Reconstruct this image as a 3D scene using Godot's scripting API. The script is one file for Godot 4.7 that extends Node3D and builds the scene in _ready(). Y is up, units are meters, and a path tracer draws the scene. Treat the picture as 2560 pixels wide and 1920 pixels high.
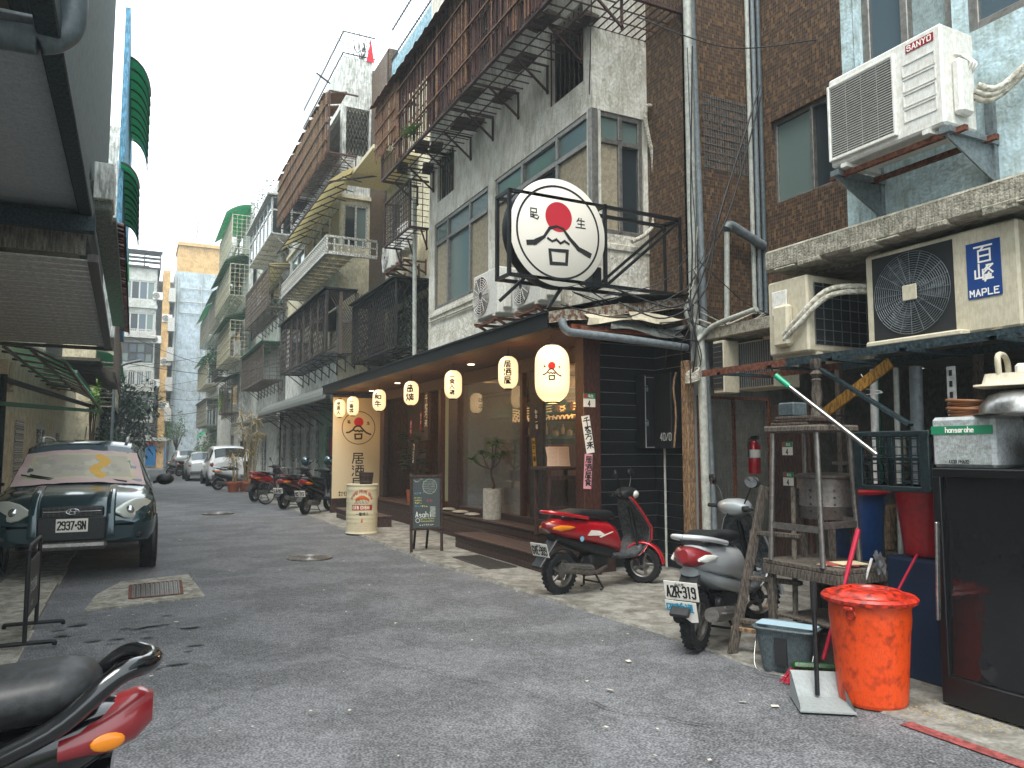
extends Node3D
# An alley of old apartment houses with a lantern-lit izakaya, built from code alone. X is to the right, -Z runs down the alley, metres.

var rng := RandomNumberGenerator.new()
var taken := {}
var tex := {}
var mats := {}
var cur: Node3D

class G:
	var v := PackedVector3Array()
	var n := PackedVector3Array()
	var t := PackedVector2Array()
	var x := Transform3D.IDENTITY
	func tri_n(a: Vector3, b: Vector3, c: Vector3, na: Vector3, nb: Vector3, nc: Vector3, ua := Vector2.ZERO, ub := Vector2.ZERO, uc := Vector2.ZERO) -> void:
		v.append_array([x * a, x * c, x * b])
		n.append_array([(x.basis * na).normalized(), (x.basis * nc).normalized(), (x.basis * nb).normalized()])
		t.append_array([ua, uc, ub])
	func tri(a: Vector3, b: Vector3, c: Vector3) -> void:
		var nn := (b - a).cross(c - a).normalized()
		tri_n(a, b, c, nn, nn, nn)
	# corners counter-clockwise seen from outside
	func quad(a: Vector3, b: Vector3, c: Vector3, d: Vector3, ua := Vector2(0, 1), ub := Vector2(1, 1), uc := Vector2(1, 0), ud := Vector2(0, 0)) -> void:
		var nn := (c - a).cross(d - b).normalized()
		tri_n(a, b, c, nn, nn, nn, ua, ub, uc)
		tri_n(a, c, d, nn, nn, nn, ua, uc, ud)
	func oquad(a: Vector3, b: Vector3, c: Vector3, d: Vector3, out: Vector3) -> void:
		if (c - a).cross(d - b).dot(out) >= 0.0:
			quad(a, b, c, d)
		else:
			quad(d, c, b, a)
	func box(c: Vector3, s: Vector3, bev := 0.0, B := Basis.IDENTITY) -> void:
		var h := s * 0.5
		var ax := [B.x, B.y, B.z]
		var b := minf(bev, minf(h.x, minf(h.y, h.z)) * 0.9)
		for k in 3:
			var i: int = (k + 1) % 3
			var j: int = (k + 2) % 3
			for sg in [1.0, -1.0]:
				var o: Vector3 = c + ax[k] * h[k] * sg
				var pu: Vector3 = ax[i] * (h[i] - b)
				var pv: Vector3 = ax[j] * (h[j] - b)
				oquad(o - pu - pv, o + pu - pv, o + pu + pv, o - pu + pv, ax[k] * sg)
		if b <= 0.0:
			return
		for k in 3:
			var i: int = (k + 1) % 3
			var j: int = (k + 2) % 3
			for si in [1.0, -1.0]:
				for sj in [1.0, -1.0]:
					var A: Vector3 = c + ax[i] * h[i] * si + ax[j] * (h[j] - b) * sj
					var C: Vector3 = c + ax[i] * (h[i] - b) * si + ax[j] * h[j] * sj
					var L: Vector3 = ax[k] * (h[k] - b)
					oquad(A - L, A + L, C + L, C - L, ax[i] * si + ax[j] * sj)
		for si in [1.0, -1.0]:
			for sj in [1.0, -1.0]:
				for sk in [1.0, -1.0]:
					var p: Vector3 = c + ax[0] * h[0] * si + ax[1] * (h[1] - b) * sj + ax[2] * (h[2] - b) * sk
					var q: Vector3 = c + ax[0] * (h[0] - b) * si + ax[1] * h[1] * sj + ax[2] * (h[2] - b) * sk
					var r: Vector3 = c + ax[0] * (h[0] - b) * si + ax[1] * (h[1] - b) * sj + ax[2] * h[2] * sk
					if si * sj * sk > 0:
						tri(p, q, r)
					else:
						tri(p, r, q)
	# box by its two opposite corners
	func bx(x0: float, x1: float, y0: float, y1: float, z0: float, z1: float, bev := 0.0) -> void:
		box(Vector3(x0 + x1, y0 + y1, z0 + z1) * 0.5, Vector3(absf(x1 - x0), absf(y1 - y0), absf(z1 - z0)), bev)
	func beam(p: Vector3, q: Vector3, w: float, h := -1.0, bev := 0.0, up := Vector3.UP) -> void:
		var d := q - p
		var l := d.length()
		if l < 0.0001:
			return
		d /= l
		if absf(d.dot(up)) > 0.99:
			up = Vector3.RIGHT
		var sx := d.cross(up).normalized()
		box((p + q) * 0.5, Vector3(w, w if h < 0 else h, l), bev, Basis(sx, sx.cross(d).normalized(), -d))
	func tube(pts: Array, r: float, k := 8, r2 := -1.0, caps := true) -> void:
		var rings := []
		var m := pts.size()
		var side := Vector3.ZERO
		for i in m:
			var d: Vector3 = (pts[mini(i + 1, m - 1)] - pts[maxi(i - 1, 0)]).normalized()
			if side == Vector3.ZERO:
				side = d.cross(Vector3.UP if absf(d.y) < 0.95 else Vector3.RIGHT).normalized()
			side = (side - d * side.dot(d)).normalized()
			var up := d.cross(side)
			var rr := r if r2 < 0 else lerpf(r, r2, float(i) / (m - 1))
			var ring := []
			for a in k:
				var f := TAU * a / k
				ring.append(pts[i] + (side * cos(f) + up * sin(f)) * rr)
			rings.append(ring)
		loft(rings, caps)
	func loft(rings: Array, caps := true, flat := false) -> void:
		grid(rings, true, false, flat)
		if caps:
			fan(rings[0], true)
			fan(rings[-1], false)
	func fan(ring: Array, flip: bool) -> void:
		var c := Vector3.ZERO
		for p in ring:
			c += p
		c /= ring.size()
		for i in ring.size():
			var a: Vector3 = ring[i]
			var b: Vector3 = ring[(i + 1) % ring.size()]
			if flip:
				tri(c, b, a)
			else:
				tri(c, a, b)
	# rows of points, normals toward (along a row) x (along the rows); a ring's turn is counter-clockwise seen against the direction of the rows
	func grid(P: Array, wrap := false, wrap_rows := false, flat := false, both := false) -> void:
		var R := P.size()
		var C: int = P[0].size()
		var N := []
		for i in R:
			var row := PackedVector3Array()
			for j in C:
				var du: Vector3 = P[i][(j + 1) % C if wrap else mini(j + 1, C - 1)] - P[i][(j - 1 + C) % C if wrap else maxi(j - 1, 0)]
				var dv: Vector3 = P[(i + 1) % R if wrap_rows else mini(i + 1, R - 1)][j] - P[(i - 1 + R) % R if wrap_rows else maxi(i - 1, 0)][j]
				row.append(du.cross(dv).normalized())
			N.append(row)
		for i in (R if wrap_rows else R - 1):
			var i2 := (i + 1) % R
			for j in (C if wrap else C - 1):
				var j2 := (j + 1) % C
				var a: Vector3 = P[i][j]
				var b: Vector3 = P[i][j2]
				var c: Vector3 = P[i2][j2]
				var d: Vector3 = P[i2][j]
				var ua := Vector2(float(j) / C, float(i) / (R - 1.0))
				var ub := Vector2(float(j + 1) / C, ua.y)
				var uc := Vector2(ub.x, float(i + 1) / (R - 1.0))
				var ud := Vector2(ua.x, uc.y)
				if not wrap:
					ua.x = float(j) / (C - 1)
					ud.x = ua.x
					ub.x = float(j + 1) / (C - 1)
					uc.x = ub.x
				if flat or N[i][j] == Vector3.ZERO or N[i2][j2] == Vector3.ZERO or N[i][j2] == Vector3.ZERO or N[i2][j] == Vector3.ZERO:
					quad(a, b, c, d, ua, ub, uc, ud)
				else:
					tri_n(a, b, c, N[i][j], N[i][j2], N[i2][j2], ua, ub, uc)
					tri_n(a, c, d, N[i][j], N[i2][j2], N[i2][j], ua, uc, ud)
		if both:
			var Q := []
			for r in P:
				var q: Array = r.duplicate()
				q.reverse()
				Q.append(q)
			grid(Q, wrap, wrap_rows, flat)
	# profile of (radius, height) from the bottom to the top, turned round the axis at o
	func lathe(prof: Array, o := Vector3.ZERO, k := 24, B := Basis.IDENTITY) -> void:
		for i in prof.size() - 1:
			var a: Vector2 = prof[i]
			var b: Vector2 = prof[i + 1]
			var s := (b - a).normalized()
			var na := Vector2(s.y, -s.x)
			var n0 := na
			var n1 := na
			if i > 0:
				var sp: Vector2 = (a - prof[i - 1]).normalized()
				if sp.dot(s) > 0.75:
					n0 = (na + Vector2(sp.y, -sp.x)).normalized()
			if i < prof.size() - 2:
				var sn: Vector2 = (prof[i + 2] - b).normalized()
				if sn.dot(s) > 0.75:
					n1 = (na + Vector2(sn.y, -sn.x)).normalized()
			var v0 := 1.0 - float(i) / (prof.size() - 1)
			var v1 := 1.0 - float(i + 1) / (prof.size() - 1)
			for j in k:
				var f := TAU * j / k
				var g := TAU * (j + 1) / k
				var e0 := B * Vector3(cos(f), 0, -sin(f))
				var e1 := B * Vector3(cos(g), 0, -sin(g))
				var u0 := float(j) / k
				var u1 := float(j + 1) / k
				var y0: Vector3 = o + B.y * a.y
				var y1: Vector3 = o + B.y * b.y
				if a.x > 0.00001:
					tri_n(y0 + e0 * a.x, y0 + e1 * a.x, y1 + e1 * b.x, e0 * n0.x + B.y * n0.y, e1 * n0.x + B.y * n0.y, e1 * n1.x + B.y * n1.y, Vector2(u0, v0), Vector2(u1, v0), Vector2(u1, v1))
				if b.x > 0.00001:
					tri_n(y0 + e0 * a.x, y1 + e1 * b.x, y1 + e0 * b.x, e0 * n0.x + B.y * n0.y, e1 * n1.x + B.y * n1.y, e0 * n1.x + B.y * n1.y, Vector2(u0, v0), Vector2(u1, v1), Vector2(u0, v1))
	func ball(c: Vector3, r: Vector3, k := 12, B := Basis.IDENTITY) -> void:
		var rows := []
		for i in k / 2 + 1:
			var a := PI * clampf(float(i) / (k / 2), 0.01, 0.99)
			var row := []
			for j in k:
				var f := TAU * j / k
				row.append(c + B * Vector3(sin(a) * cos(f) * r.x, -cos(a) * r.y, -sin(a) * sin(f) * r.z))
			rows.append(row)
		grid(rows, true)
	func ring(c: Vector3, R: float, r: float, k := 24, m := 8, B := Basis.IDENTITY, sq := 1.0) -> void:
		var rows := []
		for i in k:
			var f := TAU * i / k
			var row := []
			for j in m:
				var a := -TAU * j / m
				row.append(c + B * Vector3((R + cos(a) * r) * cos(f), sin(a) * r * sq, (R + cos(a) * r) * sin(f)))
			rows.append(row)
		grid(rows, true, true)
	# polygon in the plane (B.x, B.y) at o, pushed out by depth along B.z
	func prism(poly: Array, o: Vector3, B: Basis, depth: float, caps := 3) -> void:
		var p := PackedVector2Array(poly)
		if Geometry2D.is_polygon_clockwise(p):
			p.reverse()
		var ids := Geometry2D.triangulate_polygon(p)
		var f := B.z * depth
		for i in range(0, ids.size(), 3):
			var a: Vector3 = o + B.x * p[ids[i]].x + B.y * p[ids[i]].y
			var b: Vector3 = o + B.x * p[ids[i + 1]].x + B.y * p[ids[i + 1]].y
			var c: Vector3 = o + B.x * p[ids[i + 2]].x + B.y * p[ids[i + 2]].y
			if (b - a).cross(c - a).dot(B.z) < 0:
				var sw := b
				b = c
				c = sw
			if caps & 1:
				tri(a + f, b + f, c + f)
			if caps & 2:
				tri(a, c, b)
		for i in p.size():
			var q := p[(i + 1) % p.size()]
			var a: Vector3 = o + B.x * p[i].x + B.y * p[i].y
			var b: Vector3 = o + B.x * q.x + B.y * q.y
			quad(a, b, b + f, a + f)
	# rounded section rings: c centre, u and w half axes, e how square
	static func oval(c: Vector3, u: Vector3, w: Vector3, k := 16, e := 0.6) -> Array:
		var r := []
		for i in k:
			var f := TAU * i / k
			var cs := cos(f)
			var sn := sin(f)
			r.append(c + u * signf(cs) * pow(absf(cs), e) + w * signf(sn) * pow(absf(sn), e))
		return r
	func mesh(m: Material) -> ArrayMesh:
		var a := []
		a.resize(Mesh.ARRAY_MAX)
		a[Mesh.ARRAY_VERTEX] = v
		a[Mesh.ARRAY_NORMAL] = n
		a[Mesh.ARRAY_TEX_UV] = t
		var am := ArrayMesh.new()
		if v.size():
			am.add_surface_from_arrays(Mesh.PRIMITIVE_TRIANGLES, a)
			am.surface_set_material(0, m)
		return am

func num(called: String) -> String:
	var k: int = taken.get(called, -1) + 1
	taken[called] = k
	return called if k == 0 else "%s_%03d" % [called, k]

func tag(o: Node, label: String, category := "", group := "", kind := "") -> void:
	o.set_meta("label", label)
	if category:
		o.set_meta("category", category)
	if group:
		o.set_meta("group", group)
	if kind:
		o.set_meta("kind", kind)

# a thing: a node at its base whose children are its parts
func thing(called: String, label: String, category: String, at := Vector3.ZERO, turn := 0.0, group := "") -> Node3D:
	var o := Node3D.new()
	o.name = num(called)
	add_child(o, true)
	o.position = at
	o.rotation.y = turn
	tag(o, label, category, group)
	cur = o
	return o

# a builder that takes world places for the thing being built
func W() -> G:
	var g := G.new()
	g.x = cur.transform.affine_inverse()
	return g

func L() -> G:
	return G.new()

func part(called: String, g: G, m: Material, parent: Node3D = null) -> MeshInstance3D:
	var o := MeshInstance3D.new()
	var p := parent if parent else cur
	o.name = called
	if p.has_node(NodePath(called)):
		var k: int = p.get_meta("n_" + called, 0) + 1
		p.set_meta("n_" + called, k)
		o.name = "%s_%03d" % [called, k]
	o.mesh = g.mesh(m)
	p.add_child(o, true)
	return o

# a piece that shares its mesh with its like
func piece(called: String, mesh: Mesh, at: Transform3D, parent: Node3D = null, m: Material = null) -> MeshInstance3D:
	var o := MeshInstance3D.new()
	var p := parent if parent else cur
	var k: int = p.get_meta("n_" + called, -1) + 1
	p.set_meta("n_" + called, k)
	o.name = called if k == 0 else "%s_%03d" % [called, k]
	o.mesh = mesh
	o.transform = at
	if m:
		o.material_override = m
	p.add_child(o, true)
	return o

func solo(called: String, g: G, m: Material, label: String, category: String, group := "") -> MeshInstance3D:
	var o := MeshInstance3D.new()
	o.name = num(called)
	o.mesh = g.mesh(m)
	add_child(o, true)
	tag(o, label, category, group)
	return o

func struct(called: String, g: G, m: Material, label := "", kind := "structure") -> MeshInstance3D:
	var o := solo(called, g, m, label if label else called.replace("_", " "), "")
	o.set_meta("kind", kind)
	return o

func V(a: float, b: float, c: float) -> Vector3:
	return Vector3(a, b, c)

func arc(p: Array, k := 6) -> Array:   # a smooth line through points
	var c := Curve3D.new()
	for i in p.size():
		var d: Vector3 = (p[mini(i + 1, p.size() - 1)] - p[maxi(i - 1, 0)]) / 6.0
		c.add_point(p[i], -d, d)
	var r := []
	for i in (p.size() - 1) * k + 1:
		r.append(c.sample(mini(i / k, p.size() - 2), float(i) / k - mini(i / k, p.size() - 2)))
	return r

# ---- materials -------------------------------------------------------------------------------------------------------

func noise_img(size: int, freq: float, oct := 4, sd := 1, type := FastNoiseLite.TYPE_SIMPLEX_SMOOTH) -> Image:
	var f := FastNoiseLite.new()
	f.seed = sd
	f.noise_type = type
	f.frequency = freq
	f.fractal_octaves = oct
	return f.get_seamless_image(size, size)

# grey picture: several noises mixed; each is [image, weight, low, high] and takes the range low..high of the noise
func mix_tex(layers: Array, lo := 0.0, hi := 1.0, tint_lo := Color.WHITE, tint_hi := Color.WHITE) -> Image:
	var s: int = layers[0][0].get_width()
	var datas := []
	for l in layers:
		datas.append((l[0] as Image).get_data())
	var out := PackedByteArray()
	out.resize(s * s * 3)
	var tot := 0.0
	for l in layers:
		tot += l[1]
	var lut := []
	for l in layers:
		var t := PackedFloat32Array()
		for i in 256:
			t.append(l[1] * smoothstep(l[2], l[3], i / 255.0) / tot)
		lut.append(t)
	var c0 := tint_lo * lo
	var c1 := tint_hi * hi
	for i in s * s:
		var a := 0.0
		for k in datas.size():
			a += lut[k][datas[k][i]]
		out[i * 3] = int(255 * clampf(lerpf(c0.r, c1.r, a), 0, 1))
		out[i * 3 + 1] = int(255 * clampf(lerpf(c0.g, c1.g, a), 0, 1))
		out[i * 3 + 2] = int(255 * clampf(lerpf(c0.b, c1.b, a), 0, 1))
	return Image.create_from_data(s, s, false, Image.FORMAT_RGB8, out)

func squeeze(im: Image, wx: int, wy: int) -> Image:   # repeats a noise so that it runs in streaks
	var s := im.get_width()
	var small := im.duplicate() as Image
	small.resize(s / wx, s / wy, Image.INTERPOLATE_BILINEAR)
	var o := Image.create(s, s, false, im.get_format())
	for i in wx:
		for j in wy:
			o.blit_rect(small, Rect2i(0, 0, s / wx, s / wy), Vector2i(i * s / wx, j * s / wy))
	return o

func T2(im: Image) -> ImageTexture:
	return ImageTexture.create_from_image(im)

func bump(im: Image, k := 4.0) -> ImageTexture:
	var b := im.duplicate() as Image
	b.convert(Image.FORMAT_RGBA8)
	b.bump_map_to_normal_map(k)
	return T2(b)

func make_textures() -> void:
	var fine := noise_img(512, 0.14, 3, 3)
	var grit := noise_img(512, 0.35, 2, 5)
	var mid := noise_img(512, 0.03, 5, 7)
	var big := noise_img(512, 0.010, 4, 11)
	var blot := noise_img(512, 0.02, 5, 21)
	var vert := squeeze(noise_img(512, 0.02, 5, 31), 6, 1)
	var vert2 := squeeze(noise_img(512, 0.03, 4, 33), 8, 1)
	tex.asphalt = T2(mix_tex([[noise_img(1024, 0.2, 3, 51), 1.0, 0.25, 0.75], [noise_img(1024, 0.04, 3, 52), 0.3, 0.25, 0.75], [noise_img(1024, 0.004, 4, 53), 0.32, 0.3, 0.7]], 0.42, 1.0))
	tex.asphalt_n = bump(noise_img(1024, 0.2, 3, 51), 2.5)
	tex.soft = T2(mix_tex([[mid, 0.5, 0.3, 0.65], [vert, 0.4, 0.34, 0.6], [fine, 0.2, 0.2, 0.8]], 0.9, 1.0, Color(1, 0.98, 0.94), Color.WHITE))
	tex.concrete = T2(mix_tex([[mid, 0.7, 0.3, 0.62], [big, 0.8, 0.3, 0.65], [fine, 0.6, 0.2, 0.8], [blot, 0.4, 0.34, 0.56]], 0.58, 1.0, Color(1, 0.97, 0.9), Color.WHITE))
	tex.plaster = T2(mix_tex([[vert, 0.6, 0.3, 0.6], [mid, 0.5, 0.3, 0.6], [big, 0.6, 0.32, 0.6], [fine, 0.4, 0.2, 0.8]], 0.76, 1.0, Color(0.98, 0.96, 0.90), Color.WHITE))
	tex.stain = T2(mix_tex([[vert, 0.9, 0.36, 0.56], [vert2, 0.6, 0.36, 0.58], [blot, 0.7, 0.4, 0.54], [fine, 0.3, 0.2, 0.8]], 0.6, 1.0, Color(1, 1, 0.95), Color.WHITE))
	tex.plaster_n = bump(mix_tex([[fine, 0.6, 0.2, 0.8], [mid, 1.0, 0.2, 0.8]]), 1.6)
	tex.mid_n = bump(mid, 3.0)
	tex.metal = T2(mix_tex([[mid, 0.5, 0.3, 0.6], [fine, 0.25, 0.2, 0.8], [blot, 0.6, 0.42, 0.55], [vert, 0.3, 0.34, 0.6]], 0.78, 1.0))
	tex.dirt = T2(mix_tex([[blot, 0.8, 0.36, 0.6], [mid, 0.5, 0.35, 0.55], [vert2, 0.4, 0.35, 0.6]], 0.62, 1.0, Color(1, 0.95, 0.85), Color.WHITE))
	tex.rust = T2(mix_tex([[blot, 0.9, 0.42, 0.56], [fine, 0.4, 0.2, 0.8], [vert, 0.5, 0.35, 0.6]], 1.0, 1.0, Color(0.30, 0.13, 0.07), Color(0.62, 0.66, 0.60)))
	tex.rusty = T2(mix_tex([[blot, 0.9, 0.36, 0.6], [fine, 0.6, 0.2, 0.8], [vert2, 0.4, 0.3, 0.65]], 1.0, 1.0, Color(0.24, 0.11, 0.07), Color(0.52, 0.33, 0.24)))
	tex.rough = T2(mix_tex([[mid, 0.6, 0.3, 0.6], [blot, 0.6, 0.35, 0.6]], 0.45, 1.0))
	# wood grain along y
	var gv := squeeze(noise_img(512, 0.012, 3, 41), 4, 1)
	var gf := squeeze(noise_img(512, 0.06, 3, 43), 16, 1)
	tex.wood = T2(mix_tex([[gv, 0.9, 0.3, 0.65], [gf, 0.8, 0.3, 0.7], [fine, 0.1, 0.2, 0.8]], 0.42, 1.0, Color(1, 0.93, 0.86), Color.WHITE))
	tex.wood_n = bump(mix_tex([[gf, 1.0, 0.2, 0.8], [gv, 0.5, 0.2, 0.8]]), 2.0)
	# mosaic of small upright tiles
	var s := 1024
	var im := Image.create(s, s, false, Image.FORMAT_RGB8)
	var hb := Image.create(s, s, false, Image.FORMAT_L8)
	im.fill(Color(0.50, 0.42, 0.34))
	hb.fill(Color(0.15, 0.15, 0.15))
	rng.seed = 77
	for j in 20:
		for i in 32:
			var k := rng.randf()
			var c := Color(0.36, 0.275, 0.21).lerp(Color(0.22, 0.175, 0.15), rng.randf())
			if k < 0.25:
				c = Color(0.45, 0.35, 0.245)
			c *= rng.randf_range(0.8, 1.15)
			var y0 := int(j * 51.2)
			var y1 := int((j + 1) * 51.2)
			im.fill_rect(Rect2i(i * 32 + 1, y0 + 2, 29, y1 - y0 - 4), c)
			hb.fill_rect(Rect2i(i * 32 + 1, y0 + 2, 29, y1 - y0 - 4), Color.WHITE * rng.randf_range(0.85, 1.0))
	tex.mosaic = T2(im)
	tex.mosaic_n = bump(hb, 3.0)
	# narrow bare grid where tiles are lost
	var cr := Image.create(256, 256, false, Image.FORMAT_L8)
	cr.fill(Color(0.2, 0.2, 0.2))
	for i in 32:
		for j in 32:
			if rng.randf() < 0.97:
				cr.fill_rect(Rect2i(i * 8 + 1, j * 8 + 1, 6, 6), Color.WHITE)
	tex.bin = T2(mix_tex([[blot, 0.8, 0.56, 0.85], [mid, 0.5, 0.5, 0.8], [fine, 0.3, 0.5, 0.9], [vert2, 0.3, 0.5, 0.8]], 1.0, 1.0, Color.WHITE, Color(0.55, 0.46, 0.38)))
	tex.cloth_n = bump(cr, 2.0)

func mat(key: String, c := Color.WHITE, rough := 0.8, metal := 0.0, t := "", sc := 1.0, nt := "", ns := 1.0, o := {}) -> StandardMaterial3D:
	if mats.has(key):
		return mats[key]
	var m := StandardMaterial3D.new()
	m.resource_name = key
	m.albedo_color = c
	m.roughness = rough
	m.metallic = metal
	if t or nt:
		m.uv1_triplanar = true
		m.uv1_world_triplanar = o.get("world", true)
		var q = o.get("scale", Vector3.ONE)
		m.uv1_scale = q / sc
		m.uv1_triplanar_sharpness = 8.0
	if t:
		m.albedo_texture = tex[t]
	if nt:
		m.normal_enabled = true
		m.normal_texture = tex[nt]
		m.normal_scale = ns
	for k in o:
		if k != "world" and k != "scale":
			m.set(k, o[k])
	mats[key] = m
	return m

func C(h: String) -> Color:
	return Color(h)

# ---- writing: every sign is a few strokes on a grid of ten, column and row ------------------------------------------------
const STROKES := {
	"民": "2171 7174 2474 2128 2857 2686 454889 8997", "生": "3114 2383 5159 2686 0999", "居": "118183 1383 111509 2595 5457 3787893937",
	"酒": "0112 0314 0917 3191 3393993933 515346 717586 3696", "屋": "118183 1383 111509 2595 453777 6677 5659 3888 2999", "一": "0595",
	"食": "5003 5093 5253 2373 7376 2575 2676 2329 2947 4699 8668", "入": "3141 4153 5309 5399", "魂": "1242 0545 2508 0848 3648 7161 5292955552 7255 5394 6549 7579 7999 9997",
	"和": "3112 0444 2129 2407 2447 5494985854", "牛": "3114 1383 0696 5159", "串": "2171742421 1585881815 5059",
	"燒": "0204 4244 2125 2509 2649 5292 7174 5494 6466 4696 6658 7678 7898 9896", "番": "8111 0393 5155 5306 5396 2686892926 5659 2787",
	"搾": "0343 2129 0747 7071 4292 4243 9293 6344 7384 6555 5696 6669 6797 6898", "り": "2126 2637 7175 7559",
	"炭": "2023 2383 8083 5053 1494 1409 3536 8576 5557 5739 5789", "直": "1191 5053 3383873733 3484 3686 1319 1999", "火": "1325 8365 5155 5509 5599",
	"百": "0191 5133 2383892923 2686", "峰": "2027 0307 0747 4347 7153 6191 9145 6295 5686 5787 4898 7559", "台": "5015 1575 7386 2787892927",
	"北": "3139 1434 0737 6169 6999 9997 9364", "市": "5052 1292 2428 2484 8488 5259", "四": "0292990902 4245 4527 6266 6686",
	"維": "2102 0232 3205 0545 2529 2608 2648 6152 5259 7071 5393 5595 5797 5999 7379", "通": "1122 0424 2427 0899 2708 4181 8163 4383 8387 4347 4585 6387",
	"千": "7021 0494 5159", "客": "5051 1292 1213 9293 4224 3363 6316 3377 3787893937", "万": "0191 4307 4484 8488 8869 4143", "来": "1292 0595 5159 5509 5599 3234 7264",
	"訂": "2021 0242 1333 1535 1737391917 5292 7279 7968", "位": "3105 2429 6162 4393 5557 8577 4999", "專": "1191 2282862622 2484 5057 0797 6769 6958 3748",
	"線": "2102 0232 3205 0545 2529 7162 5292955552 7579 5668 9568 7799",
	"A": "0920 2049 1636", "B": "0009 0030413404 3445483909", "C": "4230100108193947", "D": "0009 003042473909", "E": "4000 0009 0949 0434", "F": "4000 0009 0434", "G": "4230100108193947 4745 4525",
	"H": "0009 4049 0444", "I": "2029", "K": "0009 4005 1449", "L": "0009 0949", "M": "0900 0025 2540 4049", "N": "0900 0049 4940", "O": "103041483919080110", "P": "0009 003041443505",
	"R": "0009 003041443505 2549", "S": "423010010314344648391907", "T": "0040 2029", "U": "000819394840", "V": "0029 2940", "J": "4047 47391907", "W": "0019 1925 2539 3940", "X": "0049 4009", "Y": "0024 4024 2429", "Z": "0040 4009 0949",
	"h": "0009 05143445 4549", "a": "143445483919080514 4449", "n": "0409 05143445 4549", "s": "4524140516374839190", "g": "14344547371706140 4449 4909", "r": "0409 051434", "o": "143445483919080514", "e": "064645341405081949", "i": "2429 2122", "t": "1119 0444", "l": "2029",
	"0": "103041483919080110", "1": "1020 2029", "2": "01103041430949", "3": "01103041433414 344548391908", "4": "3006 0646 3039", "5": "400004143445483919", "6": "4130100108193948463504", "7": "0040 4019", "8": "1030414334140301 1434464839190806", "9": "4414030110304148391908",
	"-": "1535", "(": "301229? ", ":": "2324 2728", "/": "0940", "!": "2026 2829",
}

func wide(ch: String) -> bool:
	return ch.unicode_at(0) > 0x2000

func paths_of(ch: String) -> Array:
	var out := []
	for s in (STROKES.get(ch, "") as String).split(" ", false):
		var p := PackedVector2Array()
		for i in range(0, s.length() - 1, 2):
			p.append(Vector2(s[i].to_int(), s[i + 1].to_int()) / 9.0)
		if p.size() > 1:
			out.append(p)
	return out

# places of the signs of a text in units of the size: [sign, corner, x-scale]
func layout(text: String, down: bool) -> Array:
	var r := []
	var q := Vector2.ZERO
	for ch in text:
		r.append([ch, q])
		if down:
			q.y += 1.14
		else:
			q.x += 1.12 if wide(ch) else (0.42 if ch in " ·I:!" else 0.66)
	return r

func text_width(text: String) -> float:
	var w := 0.0
	for ch in text:
		w += 1.12 if wide(ch) else (0.42 if ch in " ·I:!" else 0.66)
	return w - 0.12

# strokes laid as thin print on a face: o upper left corner, ux to the right, uy down
func print_on(g: G, text: String, o: Vector3, ux: Vector3, uy: Vector3, size: float, w: float, down := false, lift := 0.002, sx := 1.0) -> void:
	var nn := uy.cross(ux).normalized()
	var k := 0
	for e in layout(text, down):
		if e[0] == "·":
			var cc: Vector3 = o + ux * (e[1].x + 0.1) * size * sx + uy * 0.5 * size + nn * lift
			g.quad(cc + (-ux + uy) * w * 0.8, cc + (ux + uy) * w * 0.8, cc + (ux - uy) * w * 0.8, cc + (-ux - uy) * w * 0.8)
			continue
		for p in paths_of(e[0]):
			for i in p.size() - 1:
				var a: Vector3 = o + ux * (p[i].x + e[1].x) * size * sx + uy * (p[i].y + e[1].y) * size
				var b: Vector3 = o + ux * (p[i + 1].x + e[1].x) * size * sx + uy * (p[i + 1].y + e[1].y) * size
				stripe(g, a, b, w, nn, lift + 0.00004 * (k % 12))
				k += 1

func stripe(g: G, a: Vector3, b: Vector3, w: float, nn: Vector3, lift: float) -> void:
	var d := (b - a).normalized()
	var s := nn.cross(d) * w * 0.5
	var e := d * w * 0.45
	var l := nn * lift
	g.quad(a - e - s + l, b + e - s + l, b + e + s + l, a - e + s + l)

func line_img(im: Image, a: Vector2, b: Vector2, w: float, c: Color) -> void:
	var n := maxi(1, int(a.distance_to(b) / maxf(1.0, w * 0.3)))
	for i in n + 1:
		var q := a.lerp(b, float(i) / n)
		if w >= 3:
			im.fill_rect(Rect2i(int(q.x - w / 2), int(q.y - w * 0.3), int(w), int(w * 0.6)), c)
			im.fill_rect(Rect2i(int(q.x - w * 0.3), int(q.y - w / 2), int(w * 0.6), int(w)), c)
		else:
			im.fill_rect(Rect2i(int(q.x), int(q.y), int(maxf(1, w)), int(maxf(1, w))), c)

func print_img(im: Image, text: String, o: Vector2, size: float, w: float, c: Color, down := false, sx := 1.0) -> void:
	for e in layout(text, down):
		if e[0] == "·":
			line_img(im, o + Vector2(e[1].x * size * sx, size * 0.5), o + Vector2(e[1].x * size * sx + 1, size * 0.5), w * 1.4, c)
		for p in paths_of(e[0]):
			for i in p.size() - 1:
				line_img(im, o + Vector2((p[i].x + e[1].x) * size * sx, (p[i].y + e[1].y) * size), o + Vector2((p[i + 1].x + e[1].x) * size * sx, (p[i + 1].y + e[1].y) * size), w, c)

func scribble(im: Image, r: Rect2, rows: int, c: Color, w := 2.0) -> void:   # small handwriting too fine to read
	for j in rows:
		var y := r.position.y + r.size.y * (j + 0.2) / rows
		var h := r.size.y / rows * 0.6
		var x := r.position.x
		while x < r.end.x - h:
			for k in 4:
				line_img(im, Vector2(x + rng.randf() * h, y + rng.randf() * h), Vector2(x + rng.randf() * h, y + rng.randf() * h), w, c)
			x += h * 1.25

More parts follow.
